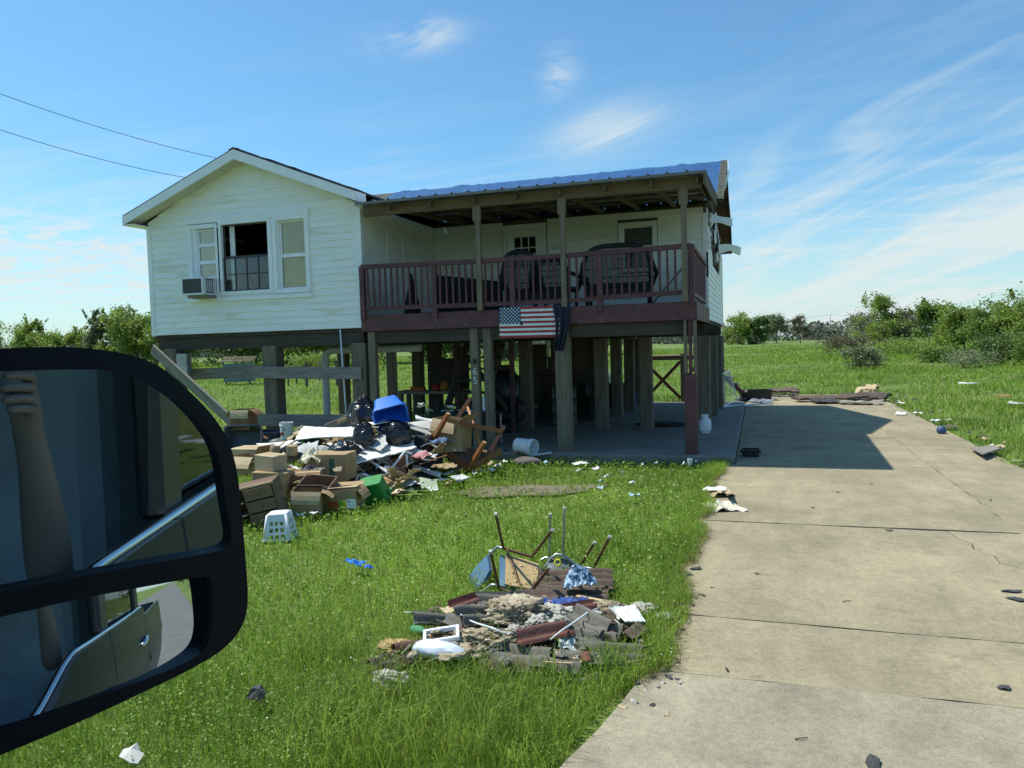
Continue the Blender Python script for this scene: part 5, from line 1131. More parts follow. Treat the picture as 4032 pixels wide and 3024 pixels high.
sheet4('wallboard', 'long broken white wallboard sloping above the white table legs', 'wallboard', [pt(1402, 1774, -2.8), pt(1627, 1729, -2.1), pt(1634, 1765, -2.5), pt(1405, 1829, -3.35)], group=GD, jag=0.05, bend=0.03, th=0.016)
sheet4('wallboard', 'narrow broken wallboard strip leaning towards the upturned chair', 'wallboard', [pt(1583, 1680, -1.9), pt(1612, 1665, -1.8), pt(1704, 1704, -1.5), pt(1692, 1716, -1.7)], group=GD, mat=DRYG, jag=0.03)
sheet4('white_board', 'thin white shelf board behind the narrow wallboard strip', 'board', [pt(1635, 1638, -1.0), pt(1706, 1655, -1.0), pt(1703, 1671, -1.15), pt(1637, 1652, -1.15)], mat=WHITEP, jag=0.0, th=0.025, group='loose boards on the heap')
sheet4('grey_board', 'pale grey panel lying below the thin white shelf board', 'board', [pt(1600, 1668, -1.2), pt(1690, 1655, -1.1), pt(1705, 1690, -1.35), pt(1640, 1690, -1.45)], mat=DRYG, jag=0.01, th=0.02, group='loose boards on the heap')
sheet4('green_wallboard', 'pale green broken panel leaning at the foot of the heap', 'panel', [pt(1646, 1882, -2.75), pt(1724, 1888, -2.65), pt(1716, 1922, -2.85), pt(1660, 1926, -2.95)], mat=M('pale_green', (0.38, 0.46, 0.32), 0.8, 0.08), jag=0.03)
sheet4('white_tray', 'white plastic lid lying flat on the grass below the upturned chair', 'lid', [PZ(1771, 1882, 0.06), PZ(1822, 1868, 0.05), PZ(1854, 1881, 0.05), PZ(1803, 1899, 0.06)], mat=WHITEP, jag=0.0, th=0.02)
sheet4('cardboard_sheet', 'shaded tan cardboard sheet leaning beside the green crate', 'cardboard', [pt(1494, 1889, -3.15), pt(1545, 1860, -3.05), pt(1577, 1921, -3.3), pt(1513, 1924, -3.35)], mat=CARD, jag=0.02, th=0.005, bend=0.03)
sheet4('cardboard_sheet', 'pale cardboard lying flat on the grass beside the green crate', 'cardboard', [PZ(1513, 1919, 0.07), PZ(1577, 1919, 0.07), PZ(1610, 1937, 0.03), PZ(1524, 1956, 0.03)], mat=CARDL, jag=0.02, th=0.005, bend=0.03)
sheet4('white_board', 'white sheet under the rim of the blue bin', 'board', [pt(1450, 1663, -2.2), pt(1512, 1652, -2.1), pt(1560, 1664, -2.3), pt(1470, 1674, -2.4)], mat=PAPER, jag=0.02, th=0.008)
sheet4('brown_panel', 'reddish brown panel standing between the white table legs', 'panel', [pt(1560, 1812, -2.7), pt(1597, 1783, -2.6), pt(1596, 1874, -2.75), pt(1535, 1872, -2.9)], mat=CHERRY, jag=0.005, th=0.015)
sheet4('grey_sheet', 'curved light grey sheet behind the wooden off-cuts', 'panel', [pt(1195, 1738, -3.2), pt(1255, 1742, -3.1), pt(1240, 1800, -3.6), pt(1155, 1795, -3.7)], mat=DRYG, jag=0.02, th=0.006, bend=0.06)
sheet4('white_sheet', 'white board slanting below the leaning grey timber', 'board', [pt(1010, 1752, -2.9), pt(1150, 1732, -2.6), pt(1190, 1745, -2.9), pt(1060, 1780, -3.4)], mat=PAPER, jag=0.02, th=0.01)
# white folding table legs
t = thing('folding_table', 'white folding table frame with crossed legs in the heap', 'table', Matrix.Translation((0, 0, 0)))
for a, b in (((1458, 1814, -3.0), (1540, 1869, -3.15)), ((1596, 1776, -2.7), (1514, 1878, -3.0)), ((1594, 1778, -2.7), (1623, 1787, -2.65)), ((1601, 1788, -2.68), (1603, 1840, -2.7)), ((1500, 1812, -2.75), (1463, 1880, -2.9)), ((1462, 1850, -2.8), (1490, 1880, -2.8))):
    stick('leg', None, None, pt(*a), pt(*b), 0.028, 0.028, WHITEP, parent=t)
# bags
GB = 'black bin bags on the heap'
lump('bin_bag', 'shiny creased black bag left of the blue bin', 'bag', pt(1432, 1668, -1.95), (0.23, 0.22, 0.24), BAGM, 1, 0.30, 1.7, 4, 0.10, GB, ridged=True)
lump('bin_bag', 'round black bag directly below the blue bin', 'bag', pt(1556, 1755, -2.25), (0.27, 0.24, 0.27), BAGM, 2, 0.2, 1.3, 4, 0.05, GB)
lump('bin_bag', 'black bag with a green wrapper poking out of its top', 'bag', pt(1432, 1752, -2.72), (0.16, 0.15, 0.20), BAGM, 3, 0.25, 1.5, 4, 0.06, GB, ridged=True)
lump('bin_bag', 'small black bag beside the water bottle', 'bag', pt(1355, 1792, -3.25), (0.20, 0.16, 0.11), BAGM, 4, 0.3, 1.8, 4, 0.08, GB, ridged=True)
lump('dark_cloth', 'large heap of dark cloth between bags and upturned chair', 'cloth', pt(1640, 1850, -1.95), (0.36, 0.42, 0.34), DARKCL, 5, 0.25, 1.4, 4, 0.06)
cloth('green_wrapper', 'crumpled green and tan wrapper on a black bag', 'wrapper', pt(1456, 1690, -2.5), 0.28, 0.12, M('wrapper_green', (0.16, 0.36, 0.10), 0.6, 0.3, 7, 0.3, c2=(0.55, 0.44, 0.26)), 0.03, 12, 20, seed=3)
cloth('printed_bag', 'blue and white printed packet under the blue bin', 'packet', pt(1570, 1668, -2.15), 0.32, 0.14, M('packet_print', (0.04, 0.05, 0.14), 0.5, 0.2, 26, 0.3, c2=(0.72, 0.73, 0.76), lo=0.48, hi=0.54), 0.025, 12, 5, seed=5)
# blue bin, upside down
_z = (RT * 0.30 - UPV * 0.52 - FW * 0.72).normalized(); _x = (RT + _z * -RT.dot(_z)).normalized(); _x = (_x + UPV * 0.10).normalized(); _x = (_x - _z * _x.dot(_z)).normalized()
tub('blue_bin', 'bright blue plastic bin tipped over on top of the heap', 'bin', frame(pt(1522, 1590, -2.0), _x, _z.cross(_x)), 0.50, 0.38, 0.36, BLUEP, 0.72, 0.06)
# green crate
_z = (RT * 0.22 - UPV * 0.80 + FW * 0.35).normalized(); _x = (RT - _z * RT.dot(_z)).normalized()
tub('green_crate', 'green plastic crate lying upturned on the grass', 'crate', frame(pt(1456, 1893, -3.95), _x, _z.cross(_x)), 0.38, 0.30, 0.27, GREENP, 0.82, 0.05)
# cartons
GC = 'cardboard boxes on the heap'
INK = M('green_ink', (0.04, 0.12, 0.06), 0.8, 0.15)
big = carton('cardboard_box', 'large closed cardboard box with green lettering on its side', TR((1.36, -3.55, 0.20), 0, 0, 8), 0.56, 0.40, 0.37, CARD, group=GC)
mb = MB(); mb.bb((0.035, -0.2013, 0.05), (0.115, -0.2004, 0.31)); mb.build('print', INK, big)
for q in range(6): mb = MB(); mb.bb((-0.035, -0.2013, 0.07 + 0.04 * q), (0.005, -0.2004, 0.085 + 0.04 * q)); mb.build('print', M('brown_ink', (0.22, 0.15, 0.08), 0.8, 0.1), big)
carton('cardboard_box', 'flattened open box under the large lettered box', TR((1.60, -3.85, 0.0), 0, 0, 12), 0.46, 0.36, 0.19, CARD, (10, None, None, -15), False, GC)
OR_, GR_, YE_ = M('orange_print', (0.42, 0.11, 0.03), 0.7, 0.1), M('lime_print', (0.18, 0.42, 0.05), 0.7, 0.1), M('yellow_print', (0.70, 0.60, 0.05), 0.7, 0.1)
carton('cardboard_box', 'cardboard box with orange, green and yellow printing at the grass edge', TR((2.02, -4.42, 0.0), 0, -3, 12), 0.46, 0.34, 0.26, CARD, (-55, None, 6, None), False, GC,
       prints=((-0.22, 0.01, 0.005, 0.125, OR_, 'f'), (0.005, 0.02, 0.055, 0.13, GR_, 'f'), (0.055, 0.02, 0.10, 0.135, YE_, 'f'), (0.10, 0.03, 0.22, 0.14, PAPER, 'f'), (0.115, 0.105, 0.15, 0.118, BLACKM, 'f')))
mb = MB(); 
sheet4('cardboard_flap', 'loose pale flap closing the orange printed box', 'cardboard', [Vector((1.80, -4.50, 0.25)), Vector((2.23, -4.36, 0.29)), Vector((2.26, -4.52, 0.30)), Vector((1.83, -4.64, 0.26))], mat=CARDL, jag=0.01, th=0.005, bend=0.008)
sheet4('cardboard_flap', 'torn pale flap lying in front of the orange printed box', 'cardboard', [PZ(1375, 1995, 0.02), PZ(1432, 1972, 0.10), PZ(1434, 1980, 0.08), PZ(1385, 2010, 0.0)], mat=CARDL, jag=0.02, th=0.005, bend=0.02)
carton('cardboard_box', 'torn open cardboard box caught in the upturned chair', TR(pt(1775, 1760, -1.45), 0, 6, -14), 0.50, 0.42, 0.46, CARD, (40, None, None, -70), False, GC)
carton('cardboard_box', 'open cardboard box standing behind the leaning grey timber', TR(pt(962, 1690, -1.9), 0, 0, 10), 0.34, 0.30, 0.34, M('dark_card', (0.20, 0.115, 0.06), 0.85, 0.2), (-35, -50, None, -80), False, GC)
carton('printed_box', 'flat tan box with red printing beside the truck mirror', TR(pt(1000, 1800, -3.25), 0, 0, 4), 0.56, 0.42, 0.15, CARDL, None, True, GC, prints=((-0.05, -0.19, 0.19, 0.0, REDB, 'r'), (0.20, 0.02, 0.275, 0.13, REDB, 'f'), (0.215, 0.04, 0.265, 0.11, PAPER, 'f')))
carton('cardboard_box', 'open tan box below the red printed box', TR(pt(985, 1858, -3.75), 0, 0, -6), 0.46, 0.36, 0.24, CARD, (60, -70, None, -60), False, GC)
carton('cardboard_box', 'plain closed cardboard box stacked behind the dresser', TR((1.02, -4.45, 0.16), 0, 3, 18), 0.44, 0.36, 0.30, CARD, None, True, GC)
carton('cardboard_box', 'small closed box resting on the plain box behind the dresser', TR((0.98, -4.42, 0.465), 0, 3, -8), 0.32, 0.26, 0.20, CARDL, None, True, GC)
carton('cardboard_box', 'open brown box pressed between dresser and drawer', TR((1.74, -4.80, 0.0), 0, 4, 24), 0.36, 0.32, 0.30, CARD, (-30, -60, None, -70), False, GC)
carton('cardboard_box', 'dented box lying behind the open wooden drawer', TR((1.30, -4.15, 0.12), 6, 0, 30), 0.42, 0.34, 0.28, M('dark_card', (0.20, 0.115, 0.06)), None, True, GC)
# dresser with drawers pulled out
def dresser():
    t = thing('dresser', 'brown wooden dresser lying askew with empty drawer openings', 'dresser', TR((1.36, -5.28, -0.04), 5, -12, 18, 0.74)); w, d, h, th = 0.98, 0.42, 0.66, 0.022
    mb = MB(); mb.cbox((-w / 2, 0, h / 2), (th, d, h), 0.003); mb.build('side_panel', PANELB, t); mb = MB(); mb.cbox((w / 2, 0, h / 2), (th, d, h), 0.003); mb.build('side_panel', PANELB, t)
    mb = MB(); mb.cbox((0, 0, h), (w + 0.03, d + 0.02, th), 0.003); mb.build('top', WALNUT, t); mb = MB(); mb.cbox((0, d / 2 - 0.01, h / 2), (w, 0.01, h), 0.002); mb.build('back_panel', WALNUT, t)
    mb = MB(); mb.cbox((0, -d / 2 - 0.012, h + 0.004), (w + 0.05, 0.02, 0.034), 0.003); mb.build('edge_strip', PINE, t)
    mb = MB(); mb.cbox((0.02, -0.01, h / 2), (th, d - 0.03, h - 0.03), 0.003); mb.build('divider', PANELB, t)
    for z in (0.03, 0.23, 0.43): mb = MB(); mb.cbox((-w / 4, -0.01, z), (w / 2 - 0.03, d - 0.04, 0.018), 0.003); s = mb.build('shelf', PANELB, t); mb = MB(); mb.cbox((-w / 4, -d / 2 + 0.008, z + 0.002), (w / 2 - 0.04, 0.012, 0.024), 0.003); mb.build('edge_strip', PINE, s)
    for z, dy, rx in ((0.44, -0.02, 3), (0.235, -0.01, 0), (0.03, 0.0, -2)):
        mb = MB(); mb.cbox((0, 0, 0.10), (w / 2 - 0.05, 0.02, 0.18), 0.004); f = mb.build('drawer_front', PANELB, t, T=TR((w / 4 + 0.01, -d / 2 + dy, z), rx, 0, 0)); mb = MB(); mb.lathe([(0, 0), (0.008, 0), (0.010, 0.015), (0.018, 0.022), (0.012, 0.032), (0, 0.034)], 12, T=TR((0, -0.01, 0.10), 90, 0, 0)); mb.build('knob', WALNUT, f, True)
    mb = MB(); mb.prism([(-0.40, 0.25), (-0.22, 0.25), (-0.40, 0.42)], -0.12, -0.11); mb.build('broken_panel', PINE, t)
dresser()
def drawer(name, label, T, w, d, h):
    t = thing(name, label, 'drawer', T, 'loose drawers'); th = 0.014
    for c, s in (((-w / 2, 0, h / 2), (th, d, h)), ((w / 2, 0, h / 2), (th, d, h)), ((0, d / 2, h / 2), (w - th, th, h))): mb = MB(); mb.cbox(c, s, 0.002); mb.build('drawer_side', PANELB, t)
    mb = MB(); mb.cbox((0, -d / 2, h / 2), (w + 0.04, 0.02, h + 0.02), 0.003); mb.build('drawer_front', PANELB, t); mb = MB(); mb.cbox((0, 0, 0.012), (w - th, d - th, 0.008), 0.002); mb.build('drawer_bottom', CHERRY, t)
drawer('drawer', 'open wooden drawer with reddish inside beside the dresser', TR((1.62, -4.35, 0.16), 22, 4, 6), 0.42, 0.34, 0.17)
drawer('drawer', 'wooden drawer standing on end behind the dresser', TR((1.72, -4.62, 0.16), 78, 0, 10), 0.34, 0.30, 0.14)
# white laundry basket upside down
def basket():
    t = thing('laundry_basket', 'small white plastic laundry basket standing upside down on the grass', 'basket', TR((2.06, -5.82, -0.02), 0, -2, 20)); w0, w1, h = 0.30, 0.205, 0.27
    for k in range(4):
        mb = MB()
        def P_(u, v): ww = w0 + (w1 - w0) * v; return Vector(((u - 0.5) * ww * 0.94, -ww / 2, v * h))
        us = [0, 0.19, 0.35, 0.425, 0.585, 0.66, 0.82, 1.0]; vs = [0, 0.07, 0.23, 0.33, 0.49, 0.59, 0.74, 1.0]
        for i in range(7):
            for j in range(7):
                if i in (1, 3, 5) and j in (1, 3, 5): continue
                mb.grid(lambda u, v: P_(us[i] + (us[i + 1] - us[i]) * u, vs[j] + (vs[j + 1] - vs[j]) * v), 1, 1, thick=-0.004)
        mb.build('basket_side', WHITEP, t, T=Matrix.Rotation(R(90 * k), 4, 'Z'))
    mb = MB(); loft(mb, [[(x, y, h - 0.004) for x, y in rrect(w1 + 0.006, w1 + 0.006, 0.03)], [(x, y, h + 0.006) for x, y in rrect(w1 + 0.002, w1 + 0.002, 0.035)], [(x, y, h + 0.012) for x, y in rrect(w1 - 0.02, w1 - 0.02, 0.04)], [(x, y, h + 0.012) for x, y in rrect(w1 - 0.05, w1 - 0.05, 0.03)], [(x, y, h + 0.008) for x, y in rrect(w1 - 0.06, w1 - 0.06, 0.03)]]); mb.build('basket_base', WHITEP, t, 40)
    for k in range(4):   # rounded corner posts
        a = R(45 + 90 * k); mb = MB(); mb.tube([(math.cos(a) * w0 * 0.665, math.sin(a) * w0 * 0.665, 0.0), (math.cos(a) * w1 * 0.665, math.sin(a) * w1 * 0.665, h)], [0.018, 0.015], 8); mb.build('corner_post', WHITEP, t, True)
    mb = MB(); loft(mb, [[(x, y, 0.0) for x, y in rrect(w0 + 0.03, w0 + 0.03, 0.03)], [(x, y, 0.014) for x, y in rrect(w0 + 0.03, w0 + 0.03, 0.03)], [(x, y, 0.014) for x, y in rrect(w0 - 0.01, w0 - 0.01, 0.03)], [(x, y, 0.0) for x, y in rrect(w0 - 0.01, w0 - 0.01, 0.03)]], False, False); mb.build('basket_rim', WHITEP, t, 40)
basket()
# upturned wooden chair
t = thing('wooden_chair', 'reddish brown wooden chair lying upturned with its legs in the air', 'chair', Matrix.Translation((0, 0, 0)))
def taperleg(a, b, w0, w1, mat=CHERRY):
    a, b = pt(*a), pt(*b); d = b - a; T = frame(a, d, d.cross(Vector((0, 0.3, 1)))); mb = MB(); L_ = d.length
    loft(mb, [[(0, y * w0, z * w0) for y, z in ((-0.5, -0.5), (0.5, -0.5), (0.5, 0.5), (-0.5, 0.5))], [(L_, y * w1, z * w1) for y, z in ((-0.5, -0.5), (0.5, -0.5), (0.5, 0.5), (-0.5, 0.5))]]); o = mb.build('leg', mat, t, T=T)
    mb = MB(); mb.bb((-0.003, -w0 * 0.45, -w0 * 0.45), (-0.0005, w0 * 0.45, w0 * 0.45)); mb.build('leg_end', PINE, o)
taperleg((1850, 1571, -1.0), (1800, 1648, -1.15), 0.055, 0.065); taperleg((1766, 1628, -1.85), (1700, 1742, -1.75), 0.058, 0.07); taperleg((1985, 1678, -1.15), (1920, 1795, -1.35), 0.055, 0.065); taperleg((1908, 1741, -1.95), (1845, 1846, -1.85), 0.055, 0.065)
stick('rail', None, None, pt(1763, 1655, -1.8), pt(1978, 1700, -1.2), 0.03, 0.07, CHERRY, parent=t); stick('back_slat', None, None, pt(1837, 1590, -1.0), pt(1892, 1760, -1.6), 0.04, 0.05, M('orange_wood', (0.42, 0.17, 0.04), 0.35, 0.2, 2, 0.1, st=(1, 5, 5)), parent=t, roll=20)
stick('rail', None, None, pt(1700, 1742, -1.75), pt(1848, 1846, -1.85), 0.035, 0.10, CHERRY, parent=t); stick('rail', None, None, pt(1848, 1846, -1.85), pt(1972, 1775, -1.35), 0.035, 0.10, CHERRY, parent=t)
mb = MB(); A_, B_, C_, D_ = pt(1688, 1745, -1.8), pt(1790, 1868, -1.85), pt(1815, 1862, -1.75), pt(1712, 1740, -1.6)
def seatf(u, v): p = A_.lerp(B_, u); q = D_.lerp(C_, u); return p.lerp(q, v) + Vector((-0.10, 0.0, -0.06)) * math.sin(math.pi * u)
mb.grid(seatf, 16, 3, thick=0.02); mb.build('curved_apron', WALNUT, t, 40)
sheet4('seat_panel', None, None, [pt(1715, 1750, -1.7), pt(1900, 1770, -1.2), pt(1960, 1790, -1.3), pt(1800, 1850, -1.8)], th=0.02, mat=WALNUT, jag=0, parent=t)
cloth('blue_packet', 'blue and white food packet lying under the upturned chair', 'packet', PZ(1830, 1832, 0.06), 0.30, 0.20, M('packet_blue', (0.03, 0.12, 0.42), 0.5, 0.2, 12, 0.3, c2=(0.55, 0.62, 0.75), lo=0.5, hi=0.62), 0.05, 9, 30, seed=8)
sheet4('cardboard_sheet', 'torn cardboard triangle inside the upturned chair', 'cardboard', [pt(1815, 1735, -1.3), pt(1850, 1770, -1.3), pt(1870, 1800, -1.4), pt(1825, 1775, -1.5)], mat=CARD, jag=0.02, th=0.005)
sheet4('cardboard_sheet', 'drooping cardboard flap below the torn open box', 'cardboard', [pt(1745, 1745, -1.75), pt(1815, 1738, -1.6), pt(1822, 1775, -1.7), pt(1755, 1785, -1.85)], mat=CARD, jag=0.01, th=0.005)
# bucket lying on the patio edge
def bucket(nm, label, T, mat, r_=0.145, h=0.36, dot=True):
    t = thing(nm, label, 'bucket', T, 'white buckets'); mb = MB(); mb.lathe([(0, 0), (r_ * 0.86, 0), (r_ * 0.87, 0.01), (r_ * 0.97, h * 0.80), (r_ * 1.06, h * 0.81), (r_ * 1.06, h * 0.86), (r_ * 0.985, h * 0.87), (r_, h), (r_ * 1.03, h), (r_ * 0.96, h - 0.004), (r_ * 0.84, 0.012), (0, 0.012)], 28); mb.build('bucket_body', mat, t, 40)
    mb = MB(); mb.tube([(r_ * 1.05 * math.cos(a), -0.02 - 0.55 * r_ * math.sin(a), h * 0.83 + 0.6 * r_ * math.sin(a)) for a in np.linspace(0, math.pi, 14)], 0.003, 6); mb.build('bucket_handle', METAL, t, True)
    if dot:
        mb = MB(); mb.lathe([(0, 0.0), (0.036, 0.0), (0.036, 0.003), (0, 0.003)], 20, T=TR((-0.02, -r_ * 0.91, h * 0.34), 90, 0, 0)); mb.build('red_mark', REDB, t)
        for q in range(4): mb = MB(); mb.bb((-0.012 + 0.014 * q, -r_ * 0.945, h * 0.52), (-0.006 + 0.014 * q, -r_ * 0.925, h * 0.72)); mb.build('print', BLACKM, t)
    return t
bucket('bucket', 'white bucket with a red mark lying on its side at the patio edge', frame(pt(2036, 1752, -0.35), (0.15, 0.5, 0.55), (0.30, -0.75, 0.35)) @ Matrix.Identity(4), WHITEP)
bpy.data.objects['bucket'].matrix_world = frame(Vector((2.98, -0.30, 0.235)), (0.12, 0.62, 0.78), (-0.25, -0.75, 0.6)) if False else Matrix.Translation(pt(2035, 1752, -0.30)) @ Euler((R(0), R(96), R(-18)), 'XYZ').to_matrix().to_4x4() @ Matrix.Rotation(R(55), 4, 'Z')
bucket('bucket', 'white bucket with a red mark standing behind the lower brace board', TR(pt(1130, 1728, -0.9)), WHITEP, 0.12, 0.30)
lump('pillow', 'dark grey pillow lying in the grass beside the white bucket', 'pillow', PZ(2078, 1826, 0.0), (0.24, 0.17, 0.075), GREYC, 6, 0.12, 1.2, 4, 0.02)
tag(MB().tube([pt(2098, 1793, -0.45), pt(2172, 1783, -0.28)], 0.018, 8).build('white_pipe', PVC, None, True), 'short white plastic pipe lying behind the grey pillow', 'pipe')
lump('black_lump', 'small black bag lying before the white bucket', 'bag', PZ(1998, 1800, 0.0), (0.12, 0.10, 0.085), BAGM, 9, 0.3, 1.7, 3, 0.05)
# long boards and sticks
GST = 'loose sticks and boards on the heap'
stick('leaning_timber', 'long grey timber leaning from the ground against the house wing', 'timber', Vector((-4.32, -0.62, 2.10)), Vector((-1.55, -0.95, 0.12)), 0.05, 0.21, GREYWOODX, roll=10)
stick('board', 'grey board leaning up behind the left black bag', 'board', pt(1280, 1684, -1.5), pt(1468, 1600, -1.0), 0.03, 0.10, GREYWOODX, GST)
stick('board', 'pale edged board just above the largest wallboard sheet', 'board', pt(1330, 1664, -1.5), pt(1440, 1612, -1.1), 0.02, 0.05, PINE, GST)
stick('pole', 'white and purple tube sloping into the grass', 'tube', pt(1612, 1830, -2.3), pt(1730, 1872, -2.5), 0.06, 0.05, M('purple_print', (0.70, 0.68, 0.72), 0.5, 0.1, 3, 0.05, third=((0.16, 0.06, 0.30), 2.2, 0.52, 0.58)), GST)
stick('pole', 'short rolled white tube below the upturned chair', 'tube', pt(1748, 1868, -2.0), pt(1785, 1856, -1.95), 0.035, 0.035, PAPER, GST)
stick('stick', 'white stick lying over the curved grey sheet', 'stick', pt(1150, 1754, -3.3), pt(1228, 1783, -3.5), 0.025, 0.02, WHITEP, GST)
stick('stick', 'pale stick pointing up between the log ends', 'stick', pt(1077, 1774, -3.6), pt(1122, 1738, -3.0), 0.03, 0.02, PINE, GST)
stick('stick', 'grey stick beside the pale stick at the log ends', 'stick', pt(1092, 1774, -3.6), pt(1168, 1734, -2.9), 0.035, 0.02, GREYWOODX, GST)
stick('stick', 'brown stick lying below the tan box', 'stick', pt(940, 1828, -3.9), pt(1040, 1802, -3.7), 0.03, 0.02, PINE, GST)
stick('stick', 'broken reddish stick before the leaning timber', 'stick', pt(985, 1690, -1.6), pt(1055, 1728, -1.7), 0.05, 0.02, CHERRY, GST)
stick('stick', 'brown strip behind the dresser top', 'stick', pt(985, 1826, -4.0), pt(1052, 1798, -3.9), 0.04, 0.03, CHERRY, GST)
for k, (px, py, r_) in enumerate(((1080, 1786, 0.07), (1150, 1784, 0.075))):
    p = pt(px, py, -3.75); mb = MB(); mb.lathe([(0, 0), (r_ * 0.95, 0), (r_, 0.01), (r_ * 0.98, 0.13), (r_ * 0.92, 0.135), (0, 0.135)], 18); tag(mb.build('log_end', M('log', (0.34, 0.26, 0.16), 0.85, 0.3, 8, 0.3), None, 40, T=TR((p.x, p.y, p.z - 0.02), 12 * (k - 0.5), 8, 0)), ['short round post off-cut at the edge of the pale stick', 'short round post off-cut beside the curved grey sheet'][k], 'log', 'post off-cuts')
cloth('crumpled_cloth', 'crumpled cream cloth behind the large lettered box', 'cloth', pt(1228, 1835, -3.75), 0.30, 0.26, M('cream_cloth', (0.66, 0.62, 0.46), 0.9, 0.1), 0.10, 8, 10, seed=11, dome=0.12)
cloth('crumpled_cloth', 'dark cloth with pale papers beside the open drawer', 'cloth', pt(1225, 1875, -4.0), 0.30, 0.25, M('dark_mixed', (0.03, 0.03, 0.05), 0.8, 0.3, 12, 0.4, c2=(0.30, 0.28, 0.28), lo=0.5, hi=0.65), 0.07, 9, 10, seed=12, dome=0.06)
# water bottle on the small bag
p = pt(1342, 1772, -3.25); mb = MB(); mb.lathe([(0, 0), (0.055, 0), (0.06, 0.01), (0.06, 0.04), (0.055, 0.05), (0.06, 0.06), (0.058, 0.10), (0.03, 0.13), (0.02, 0.15), (0, 0.15)], 18); tag(mb.build('water_bottle', glassm('bottle_blue', (0.50, 0.68, 0.85), 0.08), None, 40, T=TR(p, 20, 10, 0)), 'pale blue water bottle standing on the small black bag', 'bottle')
# tubs behind
tub('plastic_tub', 'dark blue tub standing behind the lower brace board', 'tub', TR((-1.75, -0.75, 0.10)), 0.75, 0.5, 0.42, DKBLUE, 0.85, 0.06)
tub('plastic_tub', 'grey tub lying beside the foot of the leaning timber', 'tub', TR(pt(975, 1740, -1.9), 70, 0, 20), 0.60, 0.42, 0.30, M('grey_tub', (0.09, 0.10, 0.11), 0.5, 0.15), 0.85, 0.06)
lump('dark_bag', 'dark grey bag slumped at the foot of the wing post', 'bag', Vector((-1.25, -0.9, 0.05)), (0.34, 0.24, 0.22), M('grey_bag', (0.07, 0.075, 0.08), 0.5, 0.3), 21, 0.25, 1.5, 4, 0.06, ridged=True)
tub('plastic_tub', 'black tub standing beside the drain pipe foot', 'tub', TR((-0.75, -0.55, 0.12)), 0.42, 0.36, 0.40, BLACKM, 0.85, 0.05)
# small litter spilling from the heap
GP = 'scraps of paper and board round the heap'
k = 0
for (px, py, s_, mt_) in ((1655, 1905, .22, PAPER), (1690, 1930, .3, PAPER), (1745, 1895, .26, PAPER), (1610, 1885, .15, PAPER), (1650, 1868, .2, DRYW), (1770, 1905, .16, CARDL), (1720, 1870, .25, DRYW), (1560, 1940, .14, PAPER), (1930, 1830, .16, CARDL), (1960, 1838, .2, PAPER), (1990, 1822, .14, PAPER), (2010, 1812, .12, CARDL), (1900, 1856, .1, PAPER), (1940, 1855, .12, PAPER), (1870, 1868, .09, PAPER), (1240, 2030, .16, PAPER), (1180, 2035, .12, M('teal_bag', (0.05, 0.16, 0.24), 0.5, 0.2)), (1290, 1990, .1, PAPER), (1620, 1935, .1, PAPER), (1820, 1840, .15, PAPER), (1950, 1795, .16, PAPER), (1180, 1812, .18, PAPER)):
    p = PZ(px, py, 0.02); scrap('litter_scrap', 'torn KIND scrap lying in the grass round the heap', 'litter', p, s_, mt_, GP, 100 + k, up=0.06); k += 1
for (px, py, y, s_, mt_) in ((1420, 1785, -3.0, .2, PAPER), (1520, 1790, -2.8, .22, M('rainbow_page', (0.20, 0.40, 0.62), 0.6, 0.4, 9, 0.05, c2=(0.75, 0.45, 0.40))), (1300, 1755, -2.9, .2, DRYW), (1270, 1770, -3.2, .25, DRYG), (1220, 1755, -3.1, .18, PAPER), (1660, 1600, -0.6, .2, PAPER), (1770, 1606, -0.2, .25, PAPER), (1690, 1618, -0.5, .14, CARDL), (1480, 1700, -2.5, .16, CARDL), (1640, 1735, -1.9, .2, DRYW), (1560, 1640, -1.7, .2, PAPER), (1330, 1850, -3.85, .15, CARDL), (1225, 1862, -4.0, .14, PAPER)):
    scrap('litter_scrap', 'torn KIND scrap lying on top of the heap', 'litter', pt(px, py, y), s_, mt_, 'scraps lying on the heap', 100 + k, up=0.05, tilt=25); k += 1
# the loose stuff that fills the heap: broken board, laths, rags and packaging between the bigger things
FILL = [(DRYW, 'broken white wallboard fragment on the heap', 'wallboard'), (DRYG, 'broken grey wallboard fragment on the heap', 'wallboard'), (PAPER, 'crumpled white sheet on the heap', 'paper'), (CARDL, 'torn tan cardboard piece on the heap', 'cardboard'), (CARD, 'torn brown cardboard piece on the heap', 'cardboard'), (WALNUT, 'broken dark furniture panel on the heap', 'board'), (PINE, 'splintered pale lath on the heap', 'stick'), (GREYWOODX, 'splintered grey lath on the heap', 'stick'), (CHERRY, 'splintered reddish lath on the heap', 'stick'), (DARKCL, 'dark rag on the heap', 'rag'), (GREYC, 'grey rag on the heap', 'rag'), (M('faded_blue_cloth', (0.10, 0.16, 0.28), 0.9, 0.3), 'faded blue rag on the heap', 'rag'), (M('pink_cloth', (0.45, 0.20, 0.20), 0.9, 0.3), 'faded pink rag on the heap', 'rag')]
def heap_y(px, py): return -0.75 - 2.9 * max(0.0, min(1.0, (py - 1640) / 270.0)) - (0.9 if px < 1250 else 0) * max(0.0, min(1.0, (py - 1700) / 200.0))
fr = random.Random(77)
